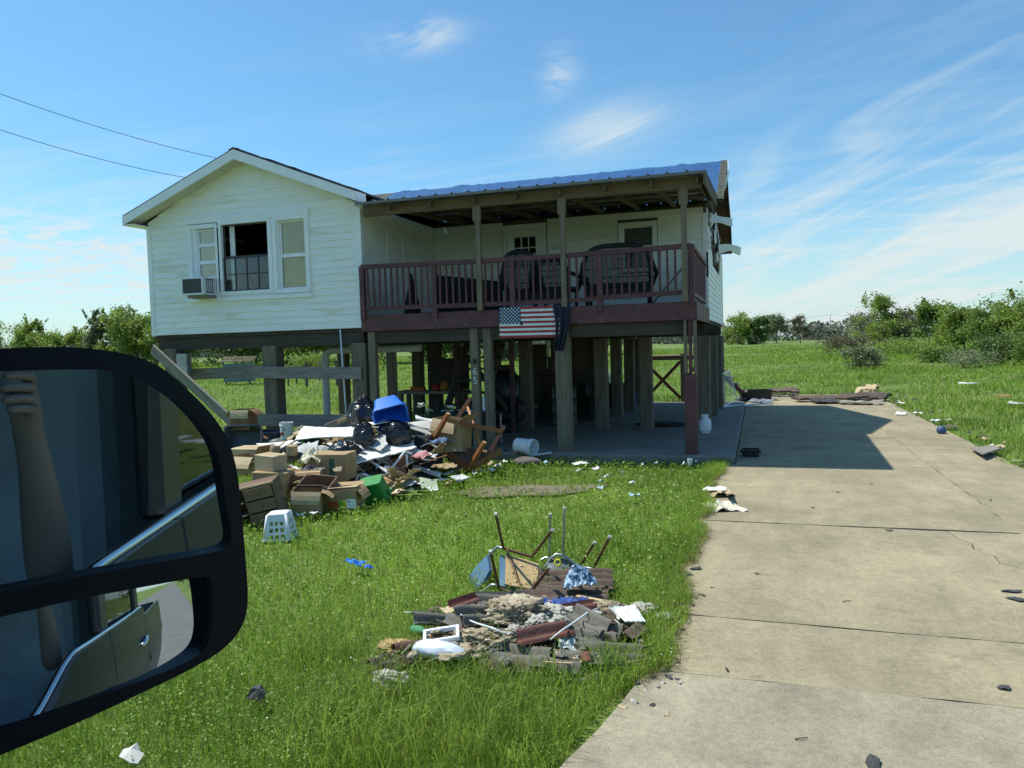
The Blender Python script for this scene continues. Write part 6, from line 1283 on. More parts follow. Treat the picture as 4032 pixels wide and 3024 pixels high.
for k in range(120):
    px = fr.uniform(985, 1760); lo = 1735 if px < 1150 else (1690 if px < 1400 else 1700); hi = 1985 if px < 1250 else (1945 if px < 1500 else 1920 - (px - 1500) * 0.12); py = fr.uniform(lo, hi)
    if 1235 < px < 1410 and 1770 < py < 1900: continue
    mt_, lb, ct = fr.choice(FILL[:6] if k % 3 else FILL); p = pt(px, py, heap_y(px, py)); p.z = max(p.z, 0.03)
    if ct == 'stick':
        an = fr.uniform(0, 6.28); L_ = fr.uniform(0.25, 0.7); d_ = Vector((math.cos(an), math.sin(an) * 0.7, fr.uniform(-0.25, 0.35))) * L_ / 2; stick('lath', lb, ct, p - d_, p + d_, fr.uniform(0.02, 0.05), fr.uniform(0.01, 0.02), mt_, 'filling of the first heap')
    elif ct == 'rag': cloth('rag', lb, ct, p, fr.uniform(0.18, 0.34), fr.uniform(0.12, 0.24), mt_, 0.05, 10, fr.uniform(0, 360), 'filling of the first heap', k, dome=0.05, n=12)
    else:
        u_ = Euler((fr.uniform(-0.7, 0.9), fr.uniform(-0.5, 0.5), fr.uniform(0, 6.28))).to_matrix(); w_, h_ = fr.uniform(0.12, 0.36), fr.uniform(0.10, 0.24)
        sheet4('broken_piece', lb, ct, [p + u_ @ Vector(q) for q in ((-w_ / 2, h_ / 2, 0), (w_ / 2, h_ / 2, 0), (w_ / 2, -h_ / 2, 0), (-w_ / 2, -h_ / 2, 0))], 0.012 if ct in ('wallboard', 'board') else 0.004, mt_, 0.05, 0.02, 'filling of the first heap', 8, 6, rough=0.0 if ct in ('wallboard', 'board') else 0.05)
fr = random.Random(78)
for k in range(70):
    px = fr.uniform(1600, 2520); py = fr.uniform(2395, 2610) if px > 1750 else fr.uniform(2450, 2590); p = PZ(px, py, fr.uniform(0.03, 0.10)); q = fr.random()
    if q < 0.45:
        an = fr.uniform(0, 6.28); L_ = fr.uniform(0.06, 0.22); d_ = Vector((math.cos(an), math.sin(an), fr.uniform(-0.1, 0.2))) * L_ / 2; mt_, nm_ = fr.choice(((PINE, 'pale'), (GREYWOODX, 'grey'), (ONDB, 'dark'))); stick('splinter', nm_ + ' wood splinter in the second heap', 'splinter', p - d_, p + d_, fr.uniform(0.006, 0.018), 0.006, mt_, 'splinters in the second heap')
    elif q < 0.75: lump('insulation_wisp', 'thin wisp of insulation caught in the second heap', 'insulation', p, (fr.uniform(0.02, 0.06), fr.uniform(0.015, 0.04), fr.uniform(0.008, 0.02)), fr.choice((INSW, INSB, INSB)), k, 0.6, 2.2, 3, 0.3, 'insulation wisps in the second heap', fr.uniform(0, 360), ridged=True)
    else: mt_ = fr.choice((SHG, ONDG, ONDB, CARDL)); scrap('broken_bit', 'small broken KIND bit in the second heap', 'rubble', p, fr.uniform(0.05, 0.12), mt_, 'small broken bits in the second heap', 1500 + k, up=0.04, th=0.006, tilt=fr.uniform(-30, 30))
# ------------------------------------------------------------------ second heap: broken roof sheets and two kitchen chairs
def tubepart(nm, pts, r_, mat, par, n=8): mb = MB(); mb.tube(pts, r_, n); return mb.build(nm, mat, par, 50)
def foot(par, p, d): mb = MB(); d = Vector(d).normalized(); mb.tube([Vector(p) - d * 0.012, Vector(p) + d * 0.012], 0.0145, 10); mb.build('foot_cap', DRYG, par)
ca = thing('kitchen_chair', 'overturned metal kitchen chair with blue pads and a bare chipboard seat base', 'chair', Matrix.Translation((0, 0, 0)), 'overturned kitchen chairs')
LG = [((1952, 2024, -7.02), (1982, 2159, -6.72)), ((2175, 2087, -7.05), (2094, 2192, -6.72)), ((1931, 2172, -7.38), (1965, 2318, -7.08)), ((2165, 2233, -7.40), (2072, 2350, -7.10))]
at_ = []
for a, b in LG:
    A, B = pt(*a), pt(*b); at_.append(B); d = (A - B); o = tubepart('leg', [A, A.lerp(B, 0.5), B], 0.0125, RUST, ca); foot(o, A, d)
tubepart('seat_frame', [at_[0], at_[1]], 0.0135, RUST, ca); tubepart('seat_frame', [at_[2], at_[3]], 0.0135, RUST, ca); tubepart('seat_frame', [at_[0].lerp(at_[1], 0.12), at_[3].lerp(at_[2], 0.08)], 0.011, RUST, ca)
cs = [pt(1990, 2186, -6.70), pt(2119, 2226, -6.68), pt(2116, 2331, -7.02), pt(1988, 2306, -7.04)]
nrm_ = (cs[1] - cs[0]).cross(cs[3] - cs[0]).normalized(); nrm_ = nrm_ if nrm_.y < 0 else -nrm_
sheet4('seat_base', None, None, [p + nrm_ * 0.004 for p in cs], th=0.014, mat=CHIP, jag=0.004, bend=0.0, parent=ca)
out_ = [cs[0] + (cs[0] - cs[1]) * 0.16, cs[1] + (cs[1] - cs[0]) * 0.04, cs[2] + (cs[2] - cs[3]) * 0.04, cs[3] + (cs[3] - cs[2]) * 0.16]
sheet4('seat_pad', None, None, [p - nrm_ * 0.012 for p in out_], th=-0.045, mat=VINYLB, jag=0.002, bend=0.006, parent=ca)
sheet4('back_pad', None, None, [pt(1930, 2192, -6.72), pt(1936, 2250, -6.86), pt(1856, 2364, -7.0), pt(1845, 2300, -6.66)], th=0.03, mat=VINYLB, jag=0.0, bend=0.02, parent=ca)
tubepart('back_frame', [at_[0], pt(1960, 2152, -6.70), pt(1935, 2176, -6.70), pt(1880, 2240, -6.66), pt(1846, 2305, -6.66), pt(1852, 2366, -6.98), pt(1900, 2330, -7.06), pt(1935, 2303, -7.08), pt(1955, 2303, -7.08), at_[2]], 0.0125, STEEL, ca)
for k in range(9): lump('stuffing', None, None, cs[0].lerp(cs[1], random.random()).lerp(cs[3].lerp(cs[2], random.random()), random.choice((0.06, 0.3, 0.9, 0.97))) + nrm_ * 0.006, (0.018, 0.012, 0.010), INSW, k, 0.4, 2, 2, 0.2, parent=ca)
cb = thing('kitchen_chair', 'overturned chair with silver front legs behind the one with blue pads', 'chair', Matrix.Translation((0, 0, 0)), 'overturned kitchen chairs')
for a, b, mt_ in (((2167, 2027, -6.35), (2163, 2200, -6.30), STEEL), ((2223, 2003, -6.45), (2217, 2186, -6.42), STEEL), ((2341, 2137, -6.35), (2282, 2232, -6.25), RUST), ((2400, 2114, -6.55), (2336, 2240, -6.45), RUST)):
    A, B = pt(*a), pt(*b); o = tubepart('leg', [A, A.lerp(B, 0.5), B], 0.0125, mt_, cb); foot(o, A, A - B)
tubepart('seat_frame', [pt(2144, 2236, -6.45), pt(2172, 2196, -6.43), pt(2192, 2182, -6.42), pt(2217, 2186, -6.42), pt(2250, 2212, -6.42), pt(2282, 2232, -6.40), pt(2336, 2240, -6.45)], 0.013, STEEL, cb)
tubepart('seat_frame', [pt(2130, 2205, -6.30), pt(2150, 2195, -6.28), pt(2163, 2200, -6.30), pt(2240, 2225, -6.25), pt(2282, 2232, -6.25)], 0.013, STEEL, cb)
sheet4('seat_pad', None, None, [pt(2160, 2212, -6.40), pt(2220, 2194, -6.38), pt(2290, 2244, -6.38), pt(2150, 2262, -6.52)], th=0.035, mat=M('grey_vinyl', (0.12, 0.135, 0.145), 0.5, 0.2), jag=0.0, bend=0.01, parent=cb)
mb = MB(); mb.lathe([(0.018, -0.006), (0.03, -0.008), (0.034, 0), (0.03, 0.008), (0.018, 0.006), (0.018, -0.006)], 18, T=frame(pt(2196, 2216, -6.50), (1, 0.1, 0.05), (0.05, 0.3, 1))); mb.build('yellow_ring', YE_, cb, True)
# broken corrugated roofing
def onp(px, py, z=0.0): return PZ(px, py, z)
sheets = [ # px, py, z, length, width, mat, rz, tilt, roll, text
 (2262, 2290, 0.05, 0.62, 0.30, ONDB, 12, 6, 0, 'dark brown corrugated sheet behind the blue plastic bag'),
 (2300, 2500, 0.07, 0.44, 0.34, ONDG, -4, 10, 3, 'grey corrugated sheet sloping below the white vented strip'),
 (2375, 2585, 0.03, 0.50, 0.26, ONDG, 6, 6, 0, 'grey corrugated sheet along the front edge of the second heap'),
 (2060, 2585, 0.04, 0.36, 0.22, ONDG, -6, 6, -2, 'grey corrugated scrap in front of the red roof tiles'),
 (1722, 2448, 0.06, 0.34, 0.18, ONDG, 34, 20, 12, 'grey corrugated flap lifted beside the blue capped bottle'),
 (1640, 2548, 0.03, 0.28, 0.10, ONDR, 40, 4, 0, 'narrow red corrugated strip beside the green bottle'),
 (1545, 2612, 0.01, 0.26, 0.30, ONDB, 70, 2, 0, 'brown corrugated piece sunk in the grass at the heap end'),
 (2140, 2495, 0.12, 0.36, 0.20, ONDR, 36, 14, -6, 'red corrugated piece with insulation tufts stuck on it'),
 (1858, 2395, 0.06, 0.30, 0.22, ONDR, 60, 12, 0, 'red corrugated piece under the grey cloth'),
 (2262, 2408, 0.09, 0.34, 0.14, ONDR, 40, 12, 0, 'red corrugated ridge behind the white insulation'),
 (2460, 2500, 0.06, 0.30, 0.24, ONDB, 80, -12, 10, 'brown curled corrugated sheet at the driveway side of the heap'),
 (1950, 2540, 0.03, 0.40, 0.30, ONDG, 20, 4, 0, 'grey corrugated base piece under the tan insulation'),
 (1850, 2470, 0.05, 0.34, 0.22, ONDG, -20, 8, 4, 'grey broken piece behind the white plastic frame'),
 (2000, 2620, 0.01, 0.30, 0.18, ONDB, 15, 2, 0, 'brown scrap half buried in grass before the heap'),
 (2170, 2600, 0.02, 0.42, 0.24, ONDG, 0, 5, 0, 'grey wavy scrap beside the clear plastic sheet'),
 (2240, 2350, 0.03, 0.60, 0.34, ONDB, 8, 2, 0, 'flat brown sheet below the blue jeans'),
 (1800, 2520, 0.03, 0.36, 0.24, ONDR, 30, 4, 0, 'red broken piece under the white plastic frame'),
 (2080, 2440, 0.05, 0.45, 0.34, ONDG, -14, 4, 0, 'grey sheet under the big insulation lump'),
 (1985, 2378, 0.06, 0.40, 0.26, ONDG, 28, 12, 4, 'dark grey sheet tilted under the blue padded chair'),
 (2110, 2372, 0.06, 0.42, 0.24, ONDB, -12, 10, -4, 'brown sheet propped between chair and jeans'),
 (1895, 2440, 0.09, 0.34, 0.24, ONDG, 48, 18, 8, 'grey sheet propped up beside the white cord'),
 (2320, 2455, 0.11, 0.30, 0.20, ONDG, -30, 20, 10, 'grey sheet tipped up before the vented strip'),
 (2380, 2430, 0.05, 0.40, 0.26, ONDB, 5, 3, 0, 'brown wavy sheet under the white vented strip')]
for k, (px, py, z, lx, ly, mt_, rz, ti, ro, lb) in enumerate(sheets): corrugated('roof_sheet', lb, onp(px, py, z), lx, ly, mt_, rz, ti, ro, seed=k * 1.7, pitch=0.115, amp=0.024)
# insulation wool
GI = 'tufts of torn insulation'
for k, (px, py, z, sz, mt_, lb) in enumerate(((2048, 2425, 0.10, (0.15, 0.11, 0.065), INSB, 'largest tan insulation lump in the middle of the second heap'), (2180, 2425, 0.10, (0.12, 0.08, 0.035), INSW, 'white insulation tuft spread behind the red ridge'), (2122, 2470, 0.10, (0.06, 0.05, 0.04), INSW, 'small white insulation tuft in front of the tan lump'), (2205, 2462, 0.13, (0.05, 0.04, 0.03), INSW, 'white insulation tuft on the red corrugated piece'),
        (1900, 2520, 0.05, (0.14, 0.07, 0.035), INSB, 'frayed tan insulation streak beside the white frame'), (1850, 2580, 0.02, (0.09, 0.07, 0.035), INSB, 'frayed tan insulation end beside the white plastic sack'), (1540, 2695, 0.0, (0.08, 0.05, 0.04), INSW, 'white shredded tuft in the grass before the heap'), (1980, 2450, 0.08, (0.11, 0.07, 0.03), INSB, 'flat tan insulation beside the white rope'), (2030, 2500, 0.07, (0.05, 0.05, 0.03), INSW, 'little white tuft beside the red corrugated piece'), (2540, 2410, 0.0, (0.07, 0.07, 0.03), INSW, 'white fluff at the grass edge behind the vented strip'), (2395, 2405, 0.05, (0.08, 0.05, 0.035), INSB, 'tan tuft behind the vented strip'), (1560, 2560, 0.0, (0.09, 0.07, 0.03), M('dry_leaves', (0.40, 0.28, 0.14), 0.9, 0.4), 'dry tan leaves at the heap end beside the grass'))):
    lump('insulation_tuft', lb, 'insulation', onp(px, py, z), sz, mt_, 31 + k * 3, 0.62, 2.2, 5, 0.34, GI, ridged=True)
# odds and ends
t = thing('picture_frame', 'small white plastic frame lying on the broken roofing', 'frame', TR(onp(1738, 2500, 0.10), 8, -6, 22))
for c, s in (((0, 0.07, 0), (0.24, 0.022, 0.03)), ((0, -0.07, 0), (0.24, 0.022, 0.03)), ((0.109, 0, 0), (0.022, 0.118, 0.03)), ((-0.109, 0, 0), (0.022, 0.118, 0.03))): mb = MB(); mb.cbox(c, s, 0.003); mb.build('frame_bar', WHITEP, t)
lump('plastic_sack', 'pale bluish white plastic sack lying at the front of the heap', 'sack', onp(1727, 2580, 0.03), (0.19, 0.07, 0.06), M('milky_plastic', (0.62, 0.68, 0.80), 0.35, 0.06, 3, 0.3, 14), 61, 0.12, 1.2, 4, 0.03, rz=-6)
mb = MB(); mb.lathe([(0, 0), (0.032, 0), (0.034, 0.01), (0.034, 0.10), (0.030, 0.12), (0.014, 0.155), (0.014, 0.17), (0, 0.17)], 16); tag(mb.build('green_bottle', M('green_pet', (0.08, 0.26, 0.10), 0.15, 0.1, coat=0.5), None, 40, T=TR(onp(1628, 2478, 0.05), 0, 80, -35)), 'green plastic bottle lying in the grass beside the heap', 'bottle')
t = thing('capped_bottle', 'dark bottle with a bright blue cap among the roof pieces', 'bottle', TR(onp(1769, 2440, 0.08), 30, 20, 0)); mb = MB(); mb.lathe([(0, -0.10), (0.028, -0.10), (0.03, -0.02), (0.014, 0.0), (0, 0.0)], 14); mb.build('bottle_body', CLEARP, t, True); mb = MB(); mb.lathe([(0, 0.0), (0.019, 0.0), (0.019, 0.022), (0, 0.022)], 16); mb.build('bottle_cap', BLUEP, t, 40)
cloth('grey_rag', 'ribbed grey rag on the red roof piece', 'rag', onp(1930, 2405, 0.09), 0.26, 0.12, GREYC, 0.035, 16, 25, seed=21)
t_ = cloth('plastic_bag', 'crinkled blue patterned plastic bag on the dark brown sheet', 'bag', onp(2282, 2325, 0.10), 0.24, 0.18, M('blue_pattern', (0.03, 0.07, 0.16), 0.3, 0.3, 30, 0.6, 25, c2=(0.42, 0.58, 0.72), lo=0.45, hi=0.55), 0.07, 11, 15, seed=22, dome=0.12)
cloth('blue_jeans', 'folded blue jeans lying behind the white insulation', 'jeans', onp(2225, 2385, 0.07), 0.34, 0.12, M('denim', (0.045, 0.09, 0.28), 0.9, 0.35, 8, 0.5, 40), 0.04, 12, 10, seed=23)
stick('wood_strip', 'pale split wood strip lying before the blue plastic bag', 'stick', onp(2269, 2348, 0.09), onp(2396, 2372, 0.08), 0.035, 0.02, PINE, 'wood strips in the second heap'); stick('wood_strip', 'pale wood strip under the blue plastic bag', 'stick', onp(2170, 2345, 0.07), onp(2260, 2352, 0.08), 0.03, 0.02, PINE, 'wood strips in the second heap'); stick('wood_strip', 'thin reddish lath pointing up behind the jeans', 'stick', onp(2140, 2346, 0.10), onp(2205, 2400, 0.09), 0.03, 0.012, M('lath', (0.30, 0.18, 0.11), 0.8, 0.2), 'wood strips in the second heap')
stick('wood_strip', 'splintered pale wood in front of the clear plastic sheet', 'stick', onp(2225, 2572, 0.05), onp(2300, 2605, 0.03), 0.04, 0.015, PINE, 'wood strips in the second heap')
def vented():
    c = [onp(2408, 2398, 0.12), onp(2500, 2384, 0.10), onp(2542, 2450, 0.10), onp(2462, 2450, 0.12)]; t = sheet4('vented_strip', 'white ribbed vinyl strip at the driveway side of the heap', 'vinyl', c, 0.006, WHITEP, 0.0, 0.0)
    for u in (0.15, 0.4, 0.62, 0.85):
        a = c[0].lerp(c[1], u); b = c[3].lerp(c[2], u); cen = sum(c, Vector()) / 4; mb = MB(); mb.tube([a - cen + Vector((0, 0, 0.006)), b - cen + Vector((0, 0, 0.006))], 0.007, 6); mb.build('rib', WHITEP, t, True)
vented()
sheet4('plastic_sheet', 'clear plastic sheet lying before the grey roofing', 'plastic', [onp(2200, 2510, 0.11), onp(2262, 2508, 0.11), onp(2290, 2570, 0.06), onp(2195, 2550, 0.08)], 0.002, M('frosted_plastic', (0.42, 0.47, 0.44), 0.2, 0.1, 5, 0.3, coat=0.4), 0.02, 0.02, rough=0.02)
sheet4('plastic_sheet', 'clear plastic wrap beside the white vented strip', 'plastic', [onp(2395, 2395, 0.12), onp(2435, 2378, 0.12), onp(2462, 2430, 0.12), onp(2430, 2440, 0.10)], 0.002, M('frosted_plastic', (0.42, 0.47, 0.44)), 0.02, 0.02, rough=0.02)
ROPE = M('white_cord', (0.66, 0.72, 0.70), 0.6, 0.1)
for pts_, lb in (([(1812, 2418, .14), (1842, 2440, .12), (1880, 2455, .13), (1930, 2470, .14), (1994, 2496, .13)], 'white cord lying across the left part of the second heap'), ([(2168, 2518, .14), (2216, 2480, .17), (2264, 2448, .17), (2310, 2415, .16), (2354, 2396, .14)], 'white cord sloping over the grey corrugated sheet'), ([(1590, 2410, .05), (1640, 2412, .06), (1680, 2420, .06), (1720, 2412, .08)], 'thin white cord in the grass left of the heap'), ([(2420, 2440, .08), (2450, 2465, .07), (2500, 2468, .06), (2560, 2478, .03)], 'thin white wire below the vented strip')):
    mb = MB(); P_ = [onp(*p) for p in pts_]; mb.tube(P_, 0.006 if 'thin' not in lb else 0.003, 6); tag(mb.build('cord', ROPE, None, True), lb, 'cord', 'cords on the second heap')
GQ = 'small broken bits in the second heap'
for k in range(46):
    px = random.uniform(1570, 2540); py = random.uniform(2400, 2610); f = (py - 2400) / 210
    if px < 1640 + 0: py = random.uniform(2500, 2600)
    scrap('broken_bit', 'small broken KIND bit in the second heap', 'rubble', onp(px, py, random.uniform(0.01, 0.06)), random.uniform(0.06, 0.16), random.choice((ONDG, ONDG, ONDB, ONDR, INSB, SHG, CARDL)), GQ, 300 + k, up=0.03, th=0.006)
mb = MB(); mb.grid(lambda u, v: (5.6 + 0.72 * v * math.cos(u * 6.283) * (1 + 0.15 * mnoise.noise((math.cos(u * 6.283), math.sin(u * 6.283), 5))), -7.9 + 0.68 * v * math.sin(u * 6.283), 0.03 * (1 - v) - 0.02 * v), 30, 5); struct(mb.build('second_heap_soil', SOIL), 'stuff')

# ------------------------------------------------------------------ litter on lawn and driveway
GL2 = 'papers scattered on the lawn'
for k, (px, py, s_, mt_) in enumerate(((2285, 1828, .30, PAPER), (2345, 1850, .22, M('lilac_paper', (0.60, 0.55, 0.68), 0.7, 0.2, 8)), (2280, 1855, .12, PAPER), (2380, 1880, .14, PAPER), (2150, 1825, .12, M('blue_paper', (0.35, 0.50, 0.62), 0.6, 0.2)), (2365, 1900, .12, M('blue_paper', (0.35, 0.50, 0.62))), (2365, 1925, .16, M('blue_paper', (0.35, 0.50, 0.62))), (2500, 1955, .2, M('blue_paper', (0.35, 0.50, 0.62))), (2450, 1862, .06, PAPER), (2530, 1833, .07, PAPER), (2583, 1828, .08, PAPER), (2695, 1830, .08, PAPER), (2740, 1822, .07, PAPER), (2490, 1905, .1, PAPER), (520, 2985, .20, M('grey_paper', (0.5, 0.5, 0.46), 0.8, 0.2)))):
    scrap('paper_scrap', 'crumpled KIND scrap lying on the lawn', 'litter', PZ(px, py, 0.045), s_, mt_, GL2, 500 + k, up=0.05, asp=0.55)
mb = MB(); mb.lathe([(0, 0), (0.032, 0), (0.042, 0.10), (0.039, 0.10), (0.030, 0.004), (0, 0.004)], 16); tag(mb.build('paper_cup', PAPER, None, 40, T=TR(PZ(2716, 1830, 0.03), 6, 4, 0)), 'white paper cup standing in the grass by the red post', 'cup')
BRB = M('bright_blue', (0.03, 0.20, 0.60), 0.35, 0.25, 8, 0.5, 20)
cloth('blue_rag', 'crumpled bright blue plastic lying alone in the lawn', 'plastic', PZ(1400, 2232, 0.03), 0.20, 0.09, BRB, 0.04, 14, -10, seed=71, dome=0.03)
cloth('blue_rag', 'small bright blue scrap beside the crumpled blue plastic', 'plastic', PZ(1452, 2248, 0.03), 0.07, 0.06, BLUEP, 0.03, 18, 0, seed=72, dome=0.02)
scrap('dark_scrap', 'black scrap lying in the grass below the truck mirror', 'litter', PZ(1010, 2735, 0.05), 0.14, SHG, None, 601, up=0.06, tilt=30)
sheet4('cardboard_sheet', 'wet crumpled cardboard and paper lying at the driveway edge', 'cardboard', [PZ(2760, 1985, 0.04), PZ(2870, 1970, 0.05), PZ(2945, 2005, 0.04), PZ(2790, 2015, 0.03)], 0.006, M('stained_card', (0.60, 0.55, 0.42), 0.9, 0.2, 5, c2=(0.75, 0.74, 0.68)), 0.04, 0.02, rough=0.05)
sheet4('cardboard_sheet', 'torn brown cardboard behind the wet crumpled cardboard', 'cardboard', [PZ(2785, 1930, 0.05), PZ(2860, 1925, 0.05), PZ(2895, 1950, 0.04), PZ(2800, 1955, 0.04)], 0.006, CARDL, 0.04, 0.02, rough=0.05)
sheet4('cardboard_flap', 'brown cardboard flap standing up at the driveway edge', 'cardboard', [PZ(2862, 1945, 0.18), PZ(2878, 1945, 0.16), PZ(2885, 1948, 0.02), PZ(2860, 1950, 0.03)], 0.005, CARD, 0.02, 0.01)
scrap('paper_scrap', 'white paper on the driveway edge beside the torn cardboard', 'litter', PZ(2810, 1930, 0.06), 0.34, PAPER, None, 640, up=0.08)
GSH = 'roof shingle scraps on the driveway'
for k, (px, py, s_, as_) in enumerate(((2598, 2632, .155, .75), (2862, 2638, .045, .5), (3440, 3010, .13, .5), (3955, 2708, .10, .6), (4010, 2362, .16, .5), (3985, 2330, .15, .4), (2510, 2690, .05, .7), (2710, 2345, .1, .5), (2700, 2260, .14, .6), (2740, 2240, .12, .5), (2640, 2290, .09, .6), (2980, 2260, .05, .4), (3430, 1905, .06, .4), (3300, 1940, .05, .4), (3200, 2000, .04, .5), (3500, 2090, .08, .4), (3900, 1970, .06, .4), (2770, 2345, .04, .7))):
    scrap('shingle_scrap', ('large' if s_ > 0.11 else 'small' if s_ > 0.045 else 'tiny') + ' dark roof shingle scrap lying on the concrete driveway', 'shingle', PZ(px, py, 0.022), s_, SHG, GSH, 700 + k, as_, 0.004, 0.012)
stick('shingle_strip', 'dark narrow strip lying beside the largest shingle scrap', 'shingle', PZ(2620, 2655, 0.025), PZ(2645, 2672, 0.025), 0.018, 0.006, SHG)
for k, (px, py) in enumerate(((3318, 2368), (3130, 2910))): 
    p = PZ(px, py, 0.024); mb = MB(); mb.tube([p, p + Vector((0.03, 0.01, 0.004)), p + Vector((0.06, 0.035, 0.0))], [0.004, 0.003, 0.002], 5); tag(mb.build('twig', BARK, None, True), 'small dark twig lying on the sunlit driveway', 'twig', 'twigs on the driveway')
cloth('wrapper', 'red and blue snack wrapper at the grass edge of the driveway', 'wrapper', PZ(2668, 2388, 0.02), 0.10, 0.07, M('snack_wrap', (0.45, 0.05, 0.04), 0.3, 0.3, 14, c2=(0.08, 0.10, 0.22)), 0.02, 20, 10, seed=31)
cloth('wrapper', 'clear crinkled wrapper at the grass edge of the driveway', 'wrapper', PZ(2620, 2440, 0.02), 0.12, 0.10, M('frosted_plastic', (0.42, 0.47, 0.44)), 0.03, 20, 10, seed=32)
for k in range(60):
    y = random.uniform(-8.9, -6.6); x = 6.40 + random.gauss(0.03, 0.07) - 0.15 * max(0, -8.3 - y)
    scrap('edge_chip', 'small KIND chip along the left driveway edge', 'litter', (x, y, 0.012), random.uniform(0.02, 0.06), random.choice((SHG, SHG, CARDL, ONDG, ONDB, DRYG)), 'chips along the driveway edge', 800 + k, up=0.015)
# right verge
sheet4('roof_board', 'grey roof decking board lying at the right edge of the driveway', 'board', [PZ(3820, 1768, 0.05), PZ(3905, 1755, 0.07), PZ(3940, 1770, 0.08), PZ(3870, 1792, 0.10)], 0.02, GREYWOODX, 0.01, 0.01)
mb = MB(); bm_ = mb.lathe([(0.001, -0.09)] + [(0.09 * math.sin(a), -0.09 * math.cos(a)) for a in np.linspace(0.2, 2.94, 12)] + [(0.001, 0.09)], 18, T=TR(PZ(3707, 1694, 0.08))); tag(mb.build('blue_ball', M('dull_blue', (0.04, 0.08, 0.18), 0.5, 0.2), None, True), 'dull blue ball lying on the right grass verge', 'ball')
GV = 'scraps along the right verge'
for k in range(55):
    y = random.uniform(-0.5, 14); x = 10.65 + abs(random.gauss(0, 0.30)); scrap('verge_scrap', 'KIND scrap lying along the right grass verge', 'litter', (x, y, 0.01), random.uniform(0.05, 0.26), random.choice((SHG, SHG, ONDG, PAPER, DRYG, CARDL, GREYWOODX, ONDB)), GV, 900 + k, up=0.04)
for k, (px, py, s_, lb) in enumerate(((3545, 1632, .5, 'flat pale board lying at the end of the right verge'), (3815, 1511, .75, 'white panel lying far out in the mown field'), (3950, 1560, .5, 'orange brown panel lying in the field grass'), (4000, 1590, .5, 'grey panel lying in the field grass'), (3685, 1660, .3, 'white paper near the dull blue ball'))):
    scrap('field_panel', lb, 'panel', PZ(px, py, 0.06 if k in (1, 2, 3) else 0.02), s_, (DRYW, PAPER, M('rusty_panel', (0.35, 0.20, 0.10), 0.8, 0.2), DRYG, PAPER)[k], 'panels lying in the field', 980 + k, 0.6, 0.02, 0.05)
# far end of the driveway
GF = 'roof debris at the far end of the driveway'
for k, (a, b, w_, t_, mt_, lb) in enumerate((((3130, 1582), (3480, 1572), .5, .16, ONDB, 'long dark beam of roof debris across the driveway end'), ((3200, 1588), (3300, 1586), .7, .10, SHG, 'black shingled panel before the long dark beam'), ((3330, 1570), (3490, 1580), .5, .2, DARKWOODX, 'dark timber lying on the long dark beam'), ((3310, 1590), (3470, 1592), .5, .05, GREYWOODX, 'grey plank lying before the long dark beam'), ((2905, 1580), (3040, 1568), .18, .05, GREYWOODX, 'grey plank lying across the shaded driveway'), ((2960, 1583), (3035, 1585), .5, .03, METAL, 'bent metal flashing on the shaded driveway'), ((3020, 1552), (3140, 1550), .7, .18, ONDB, 'reddish brown roof debris at the grass beyond the driveway'), ((3395, 1557), (3450, 1560), .3, .35, CARDL, 'pale block standing at the far driveway end'), ((3040, 1562), (3140, 1560), .4, .06, DARKWOODX, 'dark plank beside the reddish roof debris'))):
    A, B = PZ(*a, 0.02), PZ(*b, 0.02); d_ = (B - A).normalized(); n_ = Vector((-d_.y, d_.x, 0)) * w_ / 2; up_ = Vector((0, 0, 0.03 + t_ * random.uniform(0.5, 1.0)))
    sheet4('roof_debris', lb, 'debris', [A + n_ + up_ * 0.8, B + n_ + up_ * 1.1, B - n_ + up_ * 0.5, A - n_ + up_ * 0.3], max(0.02, t_ * 0.35), mt_, 0.12, 0.03, group=GF, rough=0.05)
tub('black_tub', 'black plastic tub at the far end of the driveway', 'tub', TR(PZ(2975, 1575, 0.02), 0, 0, 10), 0.95, 0.6, 0.32, BLACKM, 0.9, 0.06)
t = thing('chain_panel', 'leaning mesh gate panel behind the last house posts', 'gate', Matrix.Translation((0, 0, 0)))
gp = [Vector((6.10, 9.2, 0.12)), Vector((6.42, 10.9, 0.12)), Vector((6.18, 10.9, 1.0)), Vector((6.05, 9.2, 1.0))]
for a, b in zip(gp, gp[1:] + gp[:1]): tubepart('gate_bar', [a, b], 0.02, STEEL, t, 6)
for k in range(1, 9): tubepart('gate_wire', [gp[0].lerp(gp[1], k / 9), gp[3].lerp(gp[2], k / 9)], 0.006, STEEL, t, 4)
stick('fallen_pole', 'pale pole lying on the patio beside the mesh gate', 'pole', Vector((6.0, 8.6, 0.14)), Vector((7.4, 10.6, 0.06)), 0.05, 0.05, PVC)
# ------------------------------------------------------------------ things on and under the house
# window air conditioner
t = thing('air_conditioner', 'white box air conditioner hanging from the left front window', 'air conditioner', TR((-3.46, -0.20, 3.13), 0, 0, 0))
mb = MB(); w_, d_, h_ = 0.50, 0.48, 0.34
mb.bb((-w_ / 2, -d_ / 2, 0), (w_ / 2, d_ / 2, 0.03)); mb.bb((-w_ / 2, -d_ / 2, h_ - 0.03), (w_ / 2, d_ / 2, h_)); mb.bb((-w_ / 2, -d_ / 2, 0.03), (-w_ / 2 + 0.025, d_ / 2, h_ - 0.03)); mb.bb((w_ / 2 - 0.025, -d_ / 2, 0.03), (w_ / 2, -d_ / 2 + 0.09, h_ - 0.03)); mb.bb((w_ / 2 - 0.025, d_ / 2 - 0.12, 0.03), (w_ / 2, d_ / 2, h_ - 0.03)); mb.build('cabinet', WHITEP, t)
